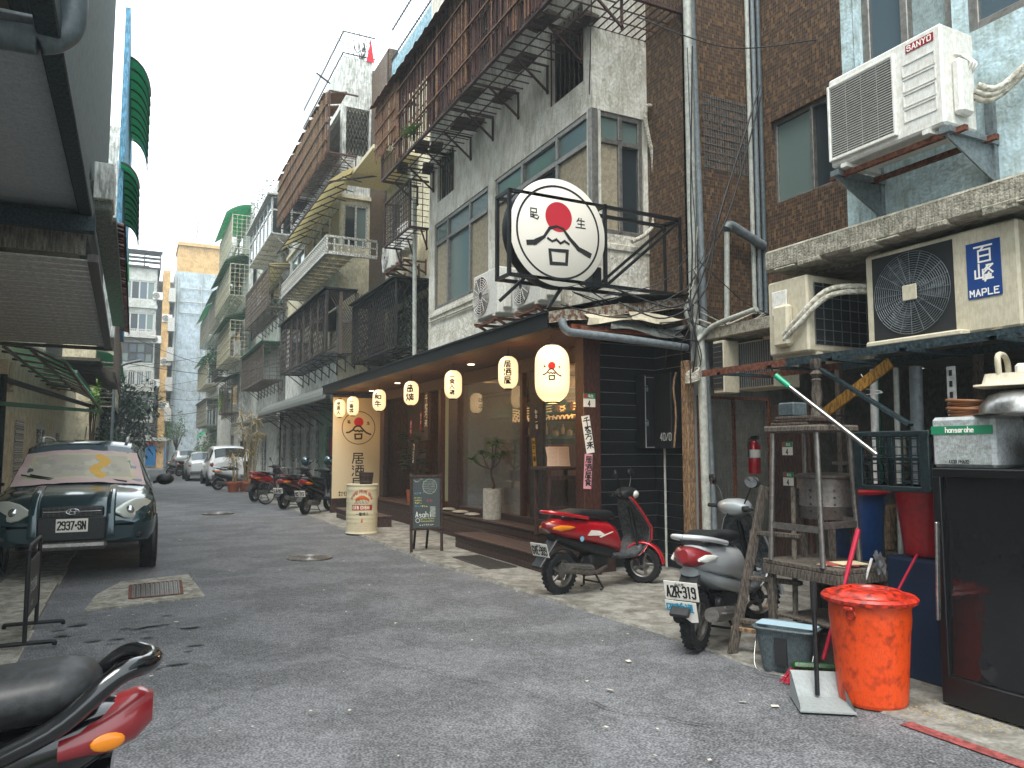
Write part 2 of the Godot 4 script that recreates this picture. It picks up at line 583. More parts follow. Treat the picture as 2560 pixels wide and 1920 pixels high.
func circle_img(im: Image, c: Vector2, R: float, w: float, col: Color) -> void:
	for i in 120:
		var a := TAU * i / 120
		line_img(im, c + Vector2(cos(a), sin(a)) * R, c + Vector2(cos(a + TAU / 120), sin(a + TAU / 120)) * R, w, col)

func disc_img(im: Image, c: Vector2, R: float, col: Color) -> void:
	for y in range(int(-R), int(R) + 1):
		var h := sqrt(maxf(0, R * R - y * y))
		im.fill_rect(Rect2i(int(c.x - h), int(c.y + y), int(2 * h), 1), col)

# the mark of the house: a red sun over a roof-like stroke and a box, in units of the radius of its circle
func logo_img(im: Image, c: Vector2, R: float, ink: Color, red: Color, ring := true) -> void:
	if ring:
		circle_img(im, c, R, R * 0.045, ink)
	disc_img(im, c + Vector2(0, -0.36) * R, R * 0.29, red)
	print_img(im, "民", c + Vector2(-0.70, -0.46) * R, R * 0.2, R * 0.035, ink)
	print_img(im, "生", c + Vector2(0.48, -0.40) * R, R * 0.2, R * 0.035, ink)
	for s in logo_lines():
		for i in s.size() - 1:
			line_img(im, c + s[i] * R, c + s[i + 1] * R, R * 0.10, ink)

func logo_lines() -> Array:
	return [[Vector2(-0.72, 0.30), Vector2(-0.58, 0.28), Vector2(-0.36, 0.14), Vector2(-0.22, -0.06), Vector2(-0.06, -0.12), Vector2(0.10, -0.09), Vector2(0.26, 0.10), Vector2(0.48, 0.30), Vector2(0.74, 0.40)],
		[Vector2(-0.26, 0.16), Vector2(-0.16, 0.21), Vector2(-0.06, 0.16), Vector2(0.04, 0.23), Vector2(0.14, 0.17), Vector2(0.24, 0.22)],
		[Vector2(-0.22, 0.40), Vector2(-0.19, 0.68), Vector2(0.18, 0.66), Vector2(0.20, 0.38), Vector2(-0.22, 0.40)]]

func paint_mat(key: String, im: Image, rough := 0.7) -> StandardMaterial3D:
	var m := StandardMaterial3D.new()
	m.resource_name = key
	m.albedo_texture = T2(im)
	m.roughness = rough
	m.texture_repeat = false
	mats[key] = m
	return m

func _ready() -> void:
	rng.seed = 12
	# camera, sky, light
	var cam := Camera3D.new()
	cam.position = V(0, 1.53, 0)
	cam.rotation = V(deg_to_rad(4.963), deg_to_rad(-26.359), 0)
	cam.fov = 53.61
	cam.near = 0.05
	cam.far = 600.0
	add_child(cam)
	var sky_mat := PanoramaSkyMaterial.new()
	sky_mat.panorama = T2(sky_picture())
	var sky := Sky.new()
	sky.sky_material = sky_mat
	var env := Environment.new()
	env.background_mode = Environment.BG_SKY
	env.sky = sky
	env.background_energy_multiplier = 1.0
	env.tonemap_mode = Environment.TONE_MAPPER_LINEAR
	env.tonemap_exposure = 3.0
	env.sdfgi_enabled = true
	env.ssao_enabled = true
	env.ssil_enabled = true
	env.fog_enabled = true
	env.fog_density = 0.0022
	env.fog_light_color = Color(0.82, 0.87, 0.9)
	var we := WorldEnvironment.new()
	we.environment = env
	add_child(we)
	var sun := DirectionalLight3D.new()
	sun.light_energy = 0.5
	sun.light_angular_distance = 30.0
	sun.light_color = Color(1.0, 0.985, 0.96)
	sun.rotation = V(deg_to_rad(-62), deg_to_rad(-40), 0)
	sun.shadow_enabled = true
	add_child(sun)
	make_textures()
	make_materials()
	build_ground()
	build_right()
	build_far()
	build_left()
	build_shop()
	build_vehicles()
	build_right_fittings()
	build_yard()
	build_clutter()
	build_small()

# an even bright overcast with faint breaks
func sky_picture() -> Image:
	var f := FastNoiseLite.new()
	f.seed = 5
	f.frequency = 1.3
	f.fractal_octaves = 5
	var w := 512
	var im := Image.create(w, w / 2, false, Image.FORMAT_RGBF)
	for y in w / 2:
		var el := PI * (0.5 - (y + 0.5) / (w / 2))
		for x in w:
			var az := TAU * x / w
			var d := V(cos(el) * cos(az), sin(el) * 1.6, cos(el) * sin(az))
			var k := f.get_noise_3dv(d)
			var c := Color(0.85, 0.92, 0.96) * (1.0 + 0.06 * k)
			if k > 0.18:
				c = c.lerp(Color(0.80, 0.94, 0.95), minf(1.0, (k - 0.18) * 3.0))
			if el < -0.02:
				c = Color(0.3, 0.3, 0.3)
			im.set_pixel(x, y, c)
	return im

func make_materials() -> void:
	mat("asphalt", C("828386"), 0.8, 0, "asphalt", 4.0, "asphalt_n", 0.7)
	mat("concrete", C("93918a"), 0.9, 0, "concrete", 2.9, "plaster_n", 0.7)
	mat("concrete_pale", C("a8a69c"), 0.9, 0, "concrete", 1.7, "plaster_n", 0.6)
	mat("concrete_old", C("8d8a80"), 0.95, 0, "stain", 2.0, "plaster_n", 1.0, {"scale": V(1, 0.6, 1)})
	mat("ledge", C("a49f90"), 0.95, 0, "stain", 1.3, "plaster_n", 1.4, {"scale": V(1, 0.9, 1)})
	mat("plaster", C("e2dfd5"), 0.9, 0, "plaster", 3.0, "plaster_n", 0.9, {"scale": V(1, 0.6, 1)})
	mat("plaster_white", C("dfe2df"), 0.9, 0, "stain", 3.6, "plaster_n", 0.8, {"scale": V(1, 0.7, 1)})
	mat("plaster_cream", C("dcd4ba"), 0.9, 0, "plaster", 2.6, "plaster_n", 0.6)
	mat("plaster_blue", C("b9cfd6"), 0.85, 0, "plaster", 2.4, "plaster_n", 0.5)
	mat("plaster_grey", C("b4b6b2"), 0.9, 0, "stain", 3.2, "plaster_n", 0.6)
	mat("parapet_blue", C("9fc4d4"), 0.9, 0, "stain", 2.0, "plaster_n", 0.6)
	mat("far_blue", C("b4c3cf"), 0.9, 0, "plaster", 6.0)
	mat("far_grey", C("b9bcb8"), 0.9, 0, "plaster", 6.0)
	mat("far_dark", C("6d6f70"), 0.9, 0, "stain", 6.0)
	mat("ochre", C("cfab76"), 0.85, 0, "plaster", 5.0)
	mat("mosaic", C("e8e2da"), 0.55, 0, "mosaic", 1.0, "mosaic_n", 1.0)
	mat("alu", C("8d8a84"), 0.45, 0.6, "metal", 1.2)
	mat("alu_dark", C("55504c"), 0.5, 0.4, "metal", 1.0)
	mat("white_metal", C("d9d9d4"), 0.5, 0.0, "metal", 1.5)
	mat("ac_white", C("d9dad6"), 0.45, 0.0, "soft", 0.9)
	mat("ac_cream", C("c4bda8"), 0.5, 0.0, "soft", 0.8, "", 1.0, {"scale": V(1, 0.6, 1)})
	mat("dark_glass", C("2a3235"), 0.05, 0.0)
	mat("green_glass", C("64746f"), 0.06, 0.0)
	mat("sky_glass", C("4c5a62"), 0.05, 0.0)
	mat("curtain", C("8fa0a4"), 0.9, 0.0, "plaster", 0.5)
	mat("cloth_beige", C("a79c86"), 0.9, 0.0, "plaster", 0.6)
	mat("fan_black", C("1d1e20"), 0.6)  # near-black that stands in for the shade inside openings
	mat("inner_plaster", C("8d8a80"), 0.95, 0, "plaster", 2.0)
	mat("cage_dark", C("3a3634"), 0.6, 0.3, "rough", 0.5)
	mat("cage_rust", C("5a4038"), 0.75, 0.2, "rough", 0.4)
	mat("cage_brown", C("74665a"), 0.6, 0.3, "rough", 0.4)
	mat("cage_grey", C("a9a695"), 0.5, 0.2, "rough", 0.5)
	mat("cage_cream", C("cfc9ac"), 0.5, 0.1, "rough", 0.5)
	mat("cage_white", C("dedcd4"), 0.5, 0.0, "rough", 0.6)
	mat("bamboo", C("9a7253"), 0.85, 0, "wood", 0.7, "", 1.0)
	mat("bamboo_dark", C("5b4036"), 0.9, 0, "wood", 0.5)
	mat("bamboo_red", C("5e3a32"), 0.9, 0, "wood", 0.6)
	mat("green_sheet", C("2fae86"), 0.45, 0, "metal", 1.6, "", 1, {"transparency": BaseMaterial3D.TRANSPARENCY_DISABLED, "backlight": C("2a8a68"), "backlight_enabled": true})
	mat("green_sheet_old", C("4f8e72"), 0.6, 0, "dirt", 1.2, "", 1, {"backlight_enabled": true, "backlight": C("264a38")})
	mat("cream_sheet", C("ddd6ba"), 0.6, 0, "soft", 1.4, "", 1, {"backlight_enabled": true, "backlight": C("b4ac8c")})
	mat("grey_sheet", C("6b706c"), 0.7, 0, "stain", 1.2)
	mat("black_metal", C("1a1b1d"), 0.5, 0.4)
	mat("blue_iron", C("31444a"), 0.7, 0.3, "rough", 0.4)
	mat("galvanized", C("8e979a"), 0.5, 0.7, "metal", 0.6)
	mat("rusty_iron", C("ffffff"), 0.9, 0.2, "rusty", 0.5)
	mat("rust_paint", C("ffffff"), 0.8, 0.0, "rust", 0.9)
	mat("pvc", C("b9bdb4"), 0.5, 0, "metal", 1.4)
	mat("pvc_grey", C("7d868a"), 0.45, 0, "metal", 1.2)
	mat("pvc_dark", C("596468"), 0.45, 0, "metal", 1.2)
	mat("wire", C("17181a"), 0.6)
	mat("wire_white", C("c9c6bb"), 0.7, 0, "dirt", 0.6)
	mat("lag_white", C("d5d3c8"), 0.9, 0, "dirt", 0.5, "plaster_n", 1.0)
	mat("wood_dark", C("573d32"), 0.6, 0, "wood", 0.9, "wood_n", 0.6)
	mat("wood_dark_x", C("4a332b"), 0.6, 0, "wood", 0.9, "wood_n", 0.6, {"world": false})
	mat("wood_brown", C("5f3d2c"), 0.6, 0, "wood", 0.8, "wood_n", 0.5)
	mat("wood_post", C("5b3325"), 0.5, 0, "wood", 0.8, "wood_n", 0.5)
	mat("wood_raw", C("a98a67"), 0.8, 0, "wood", 0.7, "wood_n", 0.8)
	mat("wood_grey", C("6f665c"), 0.9, 0, "wood", 0.5, "wood_n", 1.2)
	mat("clad_black", C("15191c"), 0.4, 0, "wood", 1.0, "wood_n", 0.4)
	mat("joint_pale", C("aeb4b4"), 0.7)
	mat("white_paper", C("e6e2d8"), 0.9)
	mat("ink", C("131313"), 0.8)
	mat("red_ink", C("b8162a"), 0.7)
	mat("rubber", C("151516"), 0.8, 0, "rough", 0.4)
	mat("black_plastic", C("1c1d1f"), 0.5, 0, "rough", 0.6)
	mat("grey_plastic", C("55585b"), 0.5, 0, "rough", 0.6)
	mat("seat_vinyl", C("1b1d1f"), 0.5, 0, "rough", 0.5, "plaster_n", 0.25, {"world": false})
	mat("chrome", C("c9ccce"), 0.15, 1.0)
	mat("steel", C("a9a8a4"), 0.3, 0.9, "metal", 0.5)
	mat("steel_dull", C("8f8b86"), 0.42, 0.8, "metal", 0.7)
	mat("lamp_red", C("7d0914"), 0.12, 0, "", 1, "", 1, {"clearcoat_enabled": true})
	mat("lamp_amber", C("d07a1c"), 0.15)
	mat("lamp_clear", C("cfd0c8"), 0.12)
	mat("mirror", C("e8ecee"), 0.02, 1.0)
	mat("stone", C("c4bfb2"), 0.9, 0, "concrete", 0.6, "plaster_n", 0.6)
	mat("leaf", C("3f5a2c"), 0.6, 0, "", 1, "", 1, {"backlight_enabled": true, "backlight": C("2c4418")})
	mat("leaf_dark", C("28402a"), 0.5, 0, "", 1, "", 1, {"backlight_enabled": true, "backlight": C("1a3018")})
	mat("leaf_lime", C("73903c"), 0.6, 0, "", 1, "", 1, {"backlight_enabled": true, "backlight": C("506a20")})
	mat("leaf_dry", C("9a8b66"), 0.8, 0, "", 1, "", 1, {"backlight_enabled": true, "backlight": C("5a4c30")})
	mat("bark", C("6a5b4c"), 0.95, 0, "wood", 0.4)
	mat("terracotta", C("b4603e"), 0.8, 0, "metal", 0.5)

# a wall that looks along -X (face at x = X) with openings [y0, y1, z0, z1]; reveals of depth t
func wall_x(g: G, X: float, y0: float, y1: float, z0: float, z1: float, op := [], t := 0.12) -> void:
	wall_any(g, V(X, 0, 0), V(0, 0, 1), V(-1, 0, 0), z0, z1, y0, y1, op, t)

# a wall that looks along +Z with openings [y0, y1, x0, x1]
func wall_z(g: G, Z: float, y0: float, y1: float, x0: float, x1: float, op := [], t := 0.12) -> void:
	wall_any(g, V(0, 0, Z + 0.005), V(1, 0, 0), V(0, 0, 1), x0, x1, y0, y1, op, t)

func wall_any(g: G, o: Vector3, u: Vector3, nn: Vector3, u0: float, u1: float, y0: float, y1: float, op: Array, t: float) -> void:
	var us := [u0, u1]
	var ys := [y0, y1]
	for q in op:
		us.append_array([clampf(q[2], u0, u1), clampf(q[3], u0, u1)])
		ys.append_array([clampf(q[0], y0, y1), clampf(q[1], y0, y1)])
	us.sort()
	ys.sort()
	var at := func(a: float, b: float, d: float) -> Vector3: return o + u * a + V(0, b, 0) - nn * d
	for i in us.size() - 1:
		if us[i + 1] - us[i] < 0.0001:
			continue
		for j in ys.size() - 1:
			if ys[j + 1] - ys[j] < 0.0001:
				continue
			var mu: float = (us[i] + us[i + 1]) / 2
			var my: float = (ys[j] + ys[j + 1]) / 2
			var hole := false
			for q in op:
				if mu > q[2] and mu < q[3] and my > q[0] and my < q[1]:
					hole = true
			if not hole:
				g.oquad(at.call(us[i], ys[j], 0), at.call(us[i + 1], ys[j], 0), at.call(us[i + 1], ys[j + 1], 0), at.call(us[i], ys[j + 1], 0), nn)
				g.oquad(at.call(us[i], ys[j], t), at.call(us[i + 1], ys[j], t), at.call(us[i + 1], ys[j + 1], t), at.call(us[i], ys[j + 1], t), -nn)
	for q in op:
		for e in [[q[2], q[0], q[3], q[0], Vector3.UP], [q[2], q[1], q[3], q[1], Vector3.DOWN], [q[2], q[0], q[2], q[1], u], [q[3], q[0], q[3], q[1], -u]]:
			g.oquad(at.call(e[0], e[1], 0), at.call(e[2], e[3], 0), at.call(e[2], e[3], t), at.call(e[0], e[1], t), e[4])
	for e in [[u0, y0, u1, y0, Vector3.DOWN], [u0, y1, u1, y1, Vector3.UP], [u0, y0, u0, y1, -u], [u1, y0, u1, y1, u]]:
		g.oquad(at.call(e[0], e[1], 0), at.call(e[2], e[3], 0), at.call(e[2], e[3], t), at.call(e[0], e[1], t), e[4])

# a window that fills an opening: frame with sub-part panes; cols = shares of the width, rows = shares of the height from the bottom
func window(o: Vector3, u: Vector3, nn: Vector3, u0: float, u1: float, y0: float, y1: float, cols: Array, rows: Array, fm: Material, gms: Array, d := 0.07, fw := 0.05, called := "window") -> MeshInstance3D:
	var g := W()
	var B := Basis(u, Vector3.UP, nn)
	var at := func(a: float, b: float, e: float) -> Vector3: return o + u * a + V(0, b, 0) - nn * e
	var bar := func(a: float, b: float, c: float, e: float, dd: float) -> void:
		g.box((at.call(a, c, d - dd) + at.call(b, e, d - dd)) / 2, V(absf(b - a), absf(e - c), 0.06 + dd), 0.006, B)
	bar.call(u0, u0 + fw, y0, y1, 0.0)
	bar.call(u1 - fw, u1, y0, y1, 0.0)
	bar.call(u0 + fw, u1 - fw, y0, y0 + fw, 0.004)
	bar.call(u0 + fw, u1 - fw, y1 - fw, y1, 0.004)
	var tw := 0.0
	for c in cols:
		tw += c
	var th := 0.0
	for r in rows:
		th += r
	var panes := []
	var yy := y0
	var k := 0
	for j in rows.size():
		var y2: float = yy + (y1 - y0) * rows[j] / th
		var xx := u0
		for i in cols.size():
			var x2: float = xx + (u1 - u0) * cols[i] / tw
			if i > 0:
				bar.call(xx - fw * 0.45, xx + fw * 0.45, yy + fw * 0.5, y2 - fw * 0.5, 0.012)
			panes.append([xx, x2, yy, y2, gms[k % gms.size()], (i % 2) * 0.018])
			k += 1
			xx = x2
		if j > 0:
			bar.call(u0 + fw, u1 - fw, yy - fw * 0.5, yy + fw * 0.5, 0.008)
		yy = y2
	var w := part(called, g, fm)
	for p in panes:
		var q := W()
		q.box((at.call(p[0], p[2], d + p[5]) + at.call(p[1], p[3], d + p[5])) / 2, V(p[1] - p[0] - 0.004, p[3] - p[2] - 0.004, 0.008), 0.0, B)
		part("pane", q, p[4], w)
	return w

func win_x(X: float, y0: float, y1: float, z0: float, z1: float, cols: Array, rows: Array, fm: String, gms: Array, d := 0.07, fw := 0.05) -> MeshInstance3D:
	return window(V(X, 0, 0), V(0, 0, 1), V(-1, 0, 0), z0, z1, y0, y1, cols, rows, mats[fm], gms.map(func(k): return mats[k]), d, fw)

func win_z(Z: float, y0: float, y1: float, x0: float, x1: float, cols: Array, rows: Array, fm: String, gms: Array, d := 0.07, fw := 0.05) -> MeshInstance3D:
	return window(V(0, 0, Z), V(1, 0, 0), V(0, 0, 1), x0, x1, y0, y1, cols, rows, mats[fm], gms.map(func(k): return mats[k]), d, fw)

func build_ground() -> void:
	var g := L()
	g.quad(V(-200, -0.03, 200), V(200, -0.03, 200), V(200, -0.03, -300), V(-200, -0.03, -300))
	struct("ground", g, mats.concrete_old, "grey ground under the alley and the houses")
	g = L()
	var rows := []
	for i in 70:
		var z := 6.0 - 1.6 * i
		var row := []
		for j in 12:
			var xx := -0.72 + 4.9 * j / 11.0
			row.append(V(xx, 0.0 + 0.012 * sin(xx * 1.1 + 0.3) * sin(z * 0.45), z))
		rows.append(row)
	g.grid(rows)
	struct("road", g, mats.asphalt, "worn dark asphalt of the alley")
	# a concrete margin with a ragged edge in front of the shops
	g = L()
	var edge := []
	rng.seed = 4
	var nz := FastNoiseLite.new()
	nz.frequency = 0.5
	for i in 130:
		var z := 4.0 - 0.25 * i if i < 100 else -21.0 - 2.2 * (i - 100)
		var base := 3.97 if z > -5.3 else lerpf(3.97, 3.7, clampf((-5.3 - z) / 4.7, 0, 1))
		edge.append(V(base + nz.get_noise_1d(z * 4.0) * 0.06, 0.024, z))
	for i in edge.size() - 1:
		var a: Vector3 = edge[i]
		var b: Vector3 = edge[i + 1]
		g.oquad(a, V(7.6, 0.024, a.z), V(7.6, 0.024, b.z), b, Vector3.UP)
		g.oquad(a, b, b + V(-0.03, -0.04, 0), a + V(-0.03, -0.04, 0), V(-1, 0.5, 0))
	struct("pavement", g, mats.concrete, "stained concrete strip between the asphalt and the shop fronts")
	# gutter covers along the left wall
	g = L()
	for i in 34:
		var z := 1.0 - 1.25 * i
		g.bx(-1.32, -0.72 + 0.02 * sin(i * 2.3), -0.04, 0.015 + 0.006 * sin(i * 1.7), z - 1.235, z, 0.01)
	struct("gutter", g, mats.concrete_pale, "row of concrete gutter covers along the left wall")
	g = L()
	g.bx(-3.2, -1.33, -0.05, 0.01, -42.0, 2.0)
	struct("pavement", g, mats.concrete, "concrete apron in front of the doors on the left")
	# patch of concrete round a drain cover
	thing("drain_cover", "rectangular iron drain cover set in a pale concrete patch before the parked car", "drain cover", V(0.27, 0, -9.2))
	g = W()
	var poly := [Vector2(-0.36, 8.39), Vector2(0.72, 8.62), Vector2(0.69, 9.4), Vector2(0.65, 10.2), Vector2(-0.08, 9.97), Vector2(-0.3, 9.2)]
	g.prism(poly, V(0, 0.002, 0), Basis(V(1, 0, 0), V(0, 0, -1), V(0, 1, 0)), 0.02)
	part("concrete_patch", g, mats.concrete_pale)
	g = W()
	var pts := [V(0.02, 0.024, -8.78), V(0.51, 0.024, -8.83), V(0.54, 0.024, -9.74), V(0.02, 0.024, -9.64)]
	g.oquad(pts[0], pts[1], pts[2], pts[3], Vector3.UP)
	for i in 11:
		for j in 17:
			var p: Vector3 = pts[0].lerp(pts[1], (i + 0.5) / 11).lerp(pts[3].lerp(pts[2], (i + 0.5) / 11), (j + 0.5) / 17)
			g.box(p + V(0, 0.003, 0), V(0.026, 0.008, 0.03), 0.002, Basis(Vector3.UP, 0.78 if (i + j) % 2 else -0.78))
	part("cover", g, mats.steel_dull)
	g = W()
	for i in 4:
		g.beam(pts[i] + V(0, 0.001, 0), pts[(i + 1) % 4] + V(0, 0.001, 0), 0.03, 0.014)
	part("frame", g, mats.rusty_iron)
	for q in [[V(2.28, 0.0, -11.05), "round iron manhole cover in the middle of the alley", 0.31], [V(1.87, 0, -19.7), "round manhole cover farther down the alley beyond the first", 0.36]]:
		thing("manhole_cover", q[1], "manhole cover", q[0], 0, "round manhole covers in the asphalt")
		g = L()
		g.lathe([Vector2(q[2], 0.0), Vector2(q[2], 0.022), Vector2(q[2] - 0.03, 0.022), Vector2(q[2] - 0.035, 0.016), Vector2(0.0, 0.017)], V(0, 0, 0), 32)
		for i in 5:
			g.ring(V(0, 0.017, 0), 0.05 + 0.05 * i, 0.008, 24, 5)
		for i in 12:
			g.box(Basis(Vector3.UP, i * TAU / 12) * V(0.14, 0.018, 0), V(0.2, 0.006, 0.012), 0.0, Basis(Vector3.UP, i * TAU / 12))
		part("cover", g, mats.steel_dull)
	# sheet over the drain by the step
	thing("drain_plate", "dark chequered drain plate in the concrete beside the wooden step", "drain cover", V(4.28, 0.024, -9.5))
	g = L()
	g.box(V(0, 0.006, 0), V(0.42, 0.014, 1.2), 0.003)
	for i in 12:
		for j in 34:
			g.box(V(-0.18 + i * 0.033, 0.015, -0.57 + j * 0.0345), V(0.016, 0.006, 0.02), 0.0, Basis(Vector3.UP, 0.6))
	part("plate", g, mats.alu_dark)
	# painted line, cracks and litter
	g = L()
	for i in 12:
		var a := -2.95 + i * 0.3
		g.quad(V(3.86 + 0.02 * sin(i * 3.0), 0.018, a + 0.3), V(3.95, 0.018, a + 0.3), V(3.95, 0.018, a), V(3.86 + 0.02 * sin(i * 3.0 - 3), 0.018, a))
	struct("road_marking", g, mat("red_paint", C("9a4a48"), 0.9, 0, "dirt", 0.7), "worn red line painted along the kerb")
	rng.seed = 19
	g = L()
	for i in 26:
		var p := V(rng.randf_range(-0.55, 0.5), 0.019, -6.0 - rng.randf() * 1.9)
		var s := rng.randf_range(0.03, 0.07)
		for j in 10:
			var a := TAU * j / 10
			var b := TAU * (j + 1) / 10
			g.tri(p, p + V(cos(a) * s * 1.3, 0, -sin(a) * s * (0.6 + 0.1 * sin(a * 3))), p + V(cos(b) * s * 1.3, 0, -sin(b) * s * (0.6 + 0.1 * sin(b * 3))))
	struct("road_stains", g, mat("oil_spot", C("2b2c2d"), 0.5), "dark oily spots on the asphalt by the left gutter", "stuff")
	g = L()
	for q in [[0.3, -9.0, 2.1, -12.5], [2.9, -3.4, 1.2, -6.2], [1.4, -13.0, 2.6, -17.0], [-0.4, -4.2, 1.0, -5.4]]:
		var a := V(q[0], 0.0195, q[1])
		for i in 22:
			var b := V(lerpf(q[0], q[2], (i + 1) / 22.0) + rng.randfn() * 0.035, 0.0195, lerpf(q[1], q[3], (i + 1) / 22.0))
			stripe(g, a, b, rng.randf_range(0.004, 0.011), Vector3.UP, 0.0002 * (i % 3))
			a = b
	struct("road_cracks", g, mats.oil_spot, "thin cracks wandering through the asphalt", "stuff")
	g = L()
	rng.seed = 9
	for i in 220:
		var z := -2.5 - 17.0 * pow(rng.randf(), 1.3)
		var p := V(rng.randf_range(-0.6, 3.8), 0.02, z)
		var s := rng.randf_range(0.004, 0.013)
		if rng.randf() < 0.06:
			s *= 2.2
		var B := Basis(Vector3.UP, rng.randf() * TAU) * Basis(Vector3.RIGHT, rng.randf_range(-0.3, 0.3))
		g.quad(p + B * V(-s, 0, s * 0.5), p + B * V(s, 0, s * 0.7), p + B * V(s * 1.2, 0, -s * 0.4), p + B * V(-s * 0.6, 0, -s * 0.8))
	struct("litter", g, mat("litter", C("b9b3a4"), 0.9), "scraps of paper and dry leaves on the asphalt", "stuff")

# iron cage before a window: front along X = x0, wall at x1
func cage(b: Node3D, x0: float, x1: float, y0: float, y1: float, z0: float, z1: float, style: String, m: String, s := 0.12, o := {}) -> MeshInstance3D:
	var old := cur
	cur = b
	var g := W()
	var f: float = o.get("frame", 0.04)
	for y in [y0, y1]:
		g.beam(V(x0, y, z0), V(x0, y, z1), f)
		for z in [z0, z1]:
			g.beam(V(x0 + f / 2, y, z), V(x1, y, z), f * 0.96)
	for z in [z0, z1]:
		g.beam(V(x0, y0 + f / 2, z), V(x0, y1 - f / 2, z), f * 1.02)
	var n := maxi(1, int((z1 - z0) / 1.5))
	for i in range(1, n):
		var z := lerpf(z0, z1, float(i) / n)
		g.beam(V(x0 - 0.002, y0, z), V(x0 - 0.002, y1, z), f * 0.8)
	# brackets under the floor
	var nb := maxi(2, int((z1 - z0) / 0.9))
	for i in nb + 1:
		var z := lerpf(z0 + 0.05, z1 - 0.05, float(i) / nb)
		g.beam(V(x0 + 0.25, y0, z), V(x1, y0 - 0.42, z), 0.028)
		g.beam(V(x1 - 0.02, y0, z), V(x1 - 0.02, y0 - 0.44, z), 0.028)
		g.beam(V(x0, y0 - 0.012, z), V(x1, y0 - 0.012, z), 0.026)
	var c := part("window_cage", g, mats[m])
	var th: float = o.get("bar", 0.013)
	g = W()
	var lattice := func(p: Vector3, u: Vector3, w: float, h: float) -> void:
		var up := Vector3.UP
		if style == "v" or style == "grid" or style == "hv":
			var k := maxi(2, int(w / s))
			for i in range(1, k):
				g.beam(p + u * w * i / k, p + u * w * i / k + up * h, th)
		if style == "grid" or style == "h" or style == "hv":
			var hs: float = s * (o.get("hk", 1.0) as float)
			var k := maxi(2, int(h / hs))
			for i in range(1, k):
				g.beam(p + up * h * i / k, p + up * h * i / k + u * w, th * 0.92)
			if style == "h":
				for i in range(1, maxi(2, int(w / 0.6))):
					var q := w * i / maxi(2, int(w / 0.6))
					g.beam(p + u * q, p + u * q + up * h, th * 1.3)
		if style == "v":
			for q in [0.33, 0.66]:
				g.beam(p + up * h * q, p + up * h * q + u * w, th)
		if style == "x":
			var k := int((w + h) / s)
			for i in range(-int(h / s) - 1, k + 1):
				for sg in [1, -1]:
					var a := i * s
					var x_0 := maxf(0, a) if sg > 0 else maxf(0, a)
					var x_1 := minf(w, a + h * 0.62)
					if x_1 <= x_0:
						continue
					var y_0 := (x_0 - a) / 0.62
					var y_1 := (x_1 - a) / 0.62
					if sg < 0:
						y_0 = h - y_0
						y_1 = h - y_1
					g.beam(p + u * x_0 + up * y_0, p + u * x_1 + up * y_1, th)
	lattice.call(V(x0, y0, z0), V(0, 0, 1), z1 - z0, y1 - y0)
	if not o.get("no_side", false):
		var st := style
		style = o.get("side", style)
		lattice.call(V(x0, y0, z1), V(1, 0, 0), x1 - x0, y1 - y0)
		lattice.call(V(x0, y0, z0), V(1, 0, 0), x1 - x0, y1 - y0)
		style = st
	var bars := part("bars", g, mats[m], c)
	bars.set_meta("kind", "stuff")
	g = W()
	var k := maxi(2, int((z1 - z0) / 0.2))
	for i in range(1, k):
		g.beam(V(x0, y0 + 0.004, z0 + (z1 - z0) * i / k), V(x1, y0 + 0.004, z0 + (z1 - z0) * i / k), 0.016)
	k = maxi(2, int((x1 - x0) / 0.2))
	for i in range(1, k):
		g.beam(V(x0 + (x1 - x0) * i / k, y0, z0), V(x0 + (x1 - x0) * i / k, y0, z1), 0.016)
	part("floor_grate", g, mats[m], c).set_meta("kind", "stuff")
	if o.has("top"):
		g = W()
		var dp: float = o.get("drop", 0.35)
		var ov: float = o.get("over", 0.25)
		var rows := []
		var nn := int((z1 - z0 + 0.2) / 0.12)
		for i in nn + 1:
			var z := lerpf(z0 - 0.1, z1 + 0.1, float(i) / nn)
			var row := []
			for j in 7:
				var a := j / 6.0
				var xx := lerpf(x1, x0 - ov, a)
				var yy := y1 + 0.08 + dp * (1.0 - pow(a, 2.2)) + 0.012 * (i % 2)
				row.append(V(xx, yy, z))
			rows.append(row)
		g.grid(rows, false, false, true)
		part("awning", g, mats[o.top], c)
		g = W()
		for i in maxi(2, int((z1 - z0) / 0.8)) + 1:
			var z := lerpf(z0, z1, float(i) / maxi(2, int((z1 - z0) / 0.8)))
			for j in 6:
				var a := j / 6.0
				var b2 := (j + 1) / 6.0
				g.beam(V(lerpf(x1, x0 - ov, a), y1 + 0.05 + dp * (1.0 - pow(a, 2.2)), z), V(lerpf(x1, x0 - ov, b2), y1 + 0.05 + dp * (1.0 - pow(b2, 2.2)), z), 0.025)
		g.beam(V(x0 - ov, y1 + 0.06, z0 - 0.1), V(x0 - ov, y1 + 0.06, z1 + 0.1), 0.035)
		part("awning_rib", g, mats[m], c)
	if o.has("cover"):
		g = W()
		g.bx(x0 - 0.12, x1, y1 + 0.03, y1 + 0.07, z0 - 0.08, z1 + 0.1)
		part("cover", g, mats[o.cover], c)
	cur = old
	return c

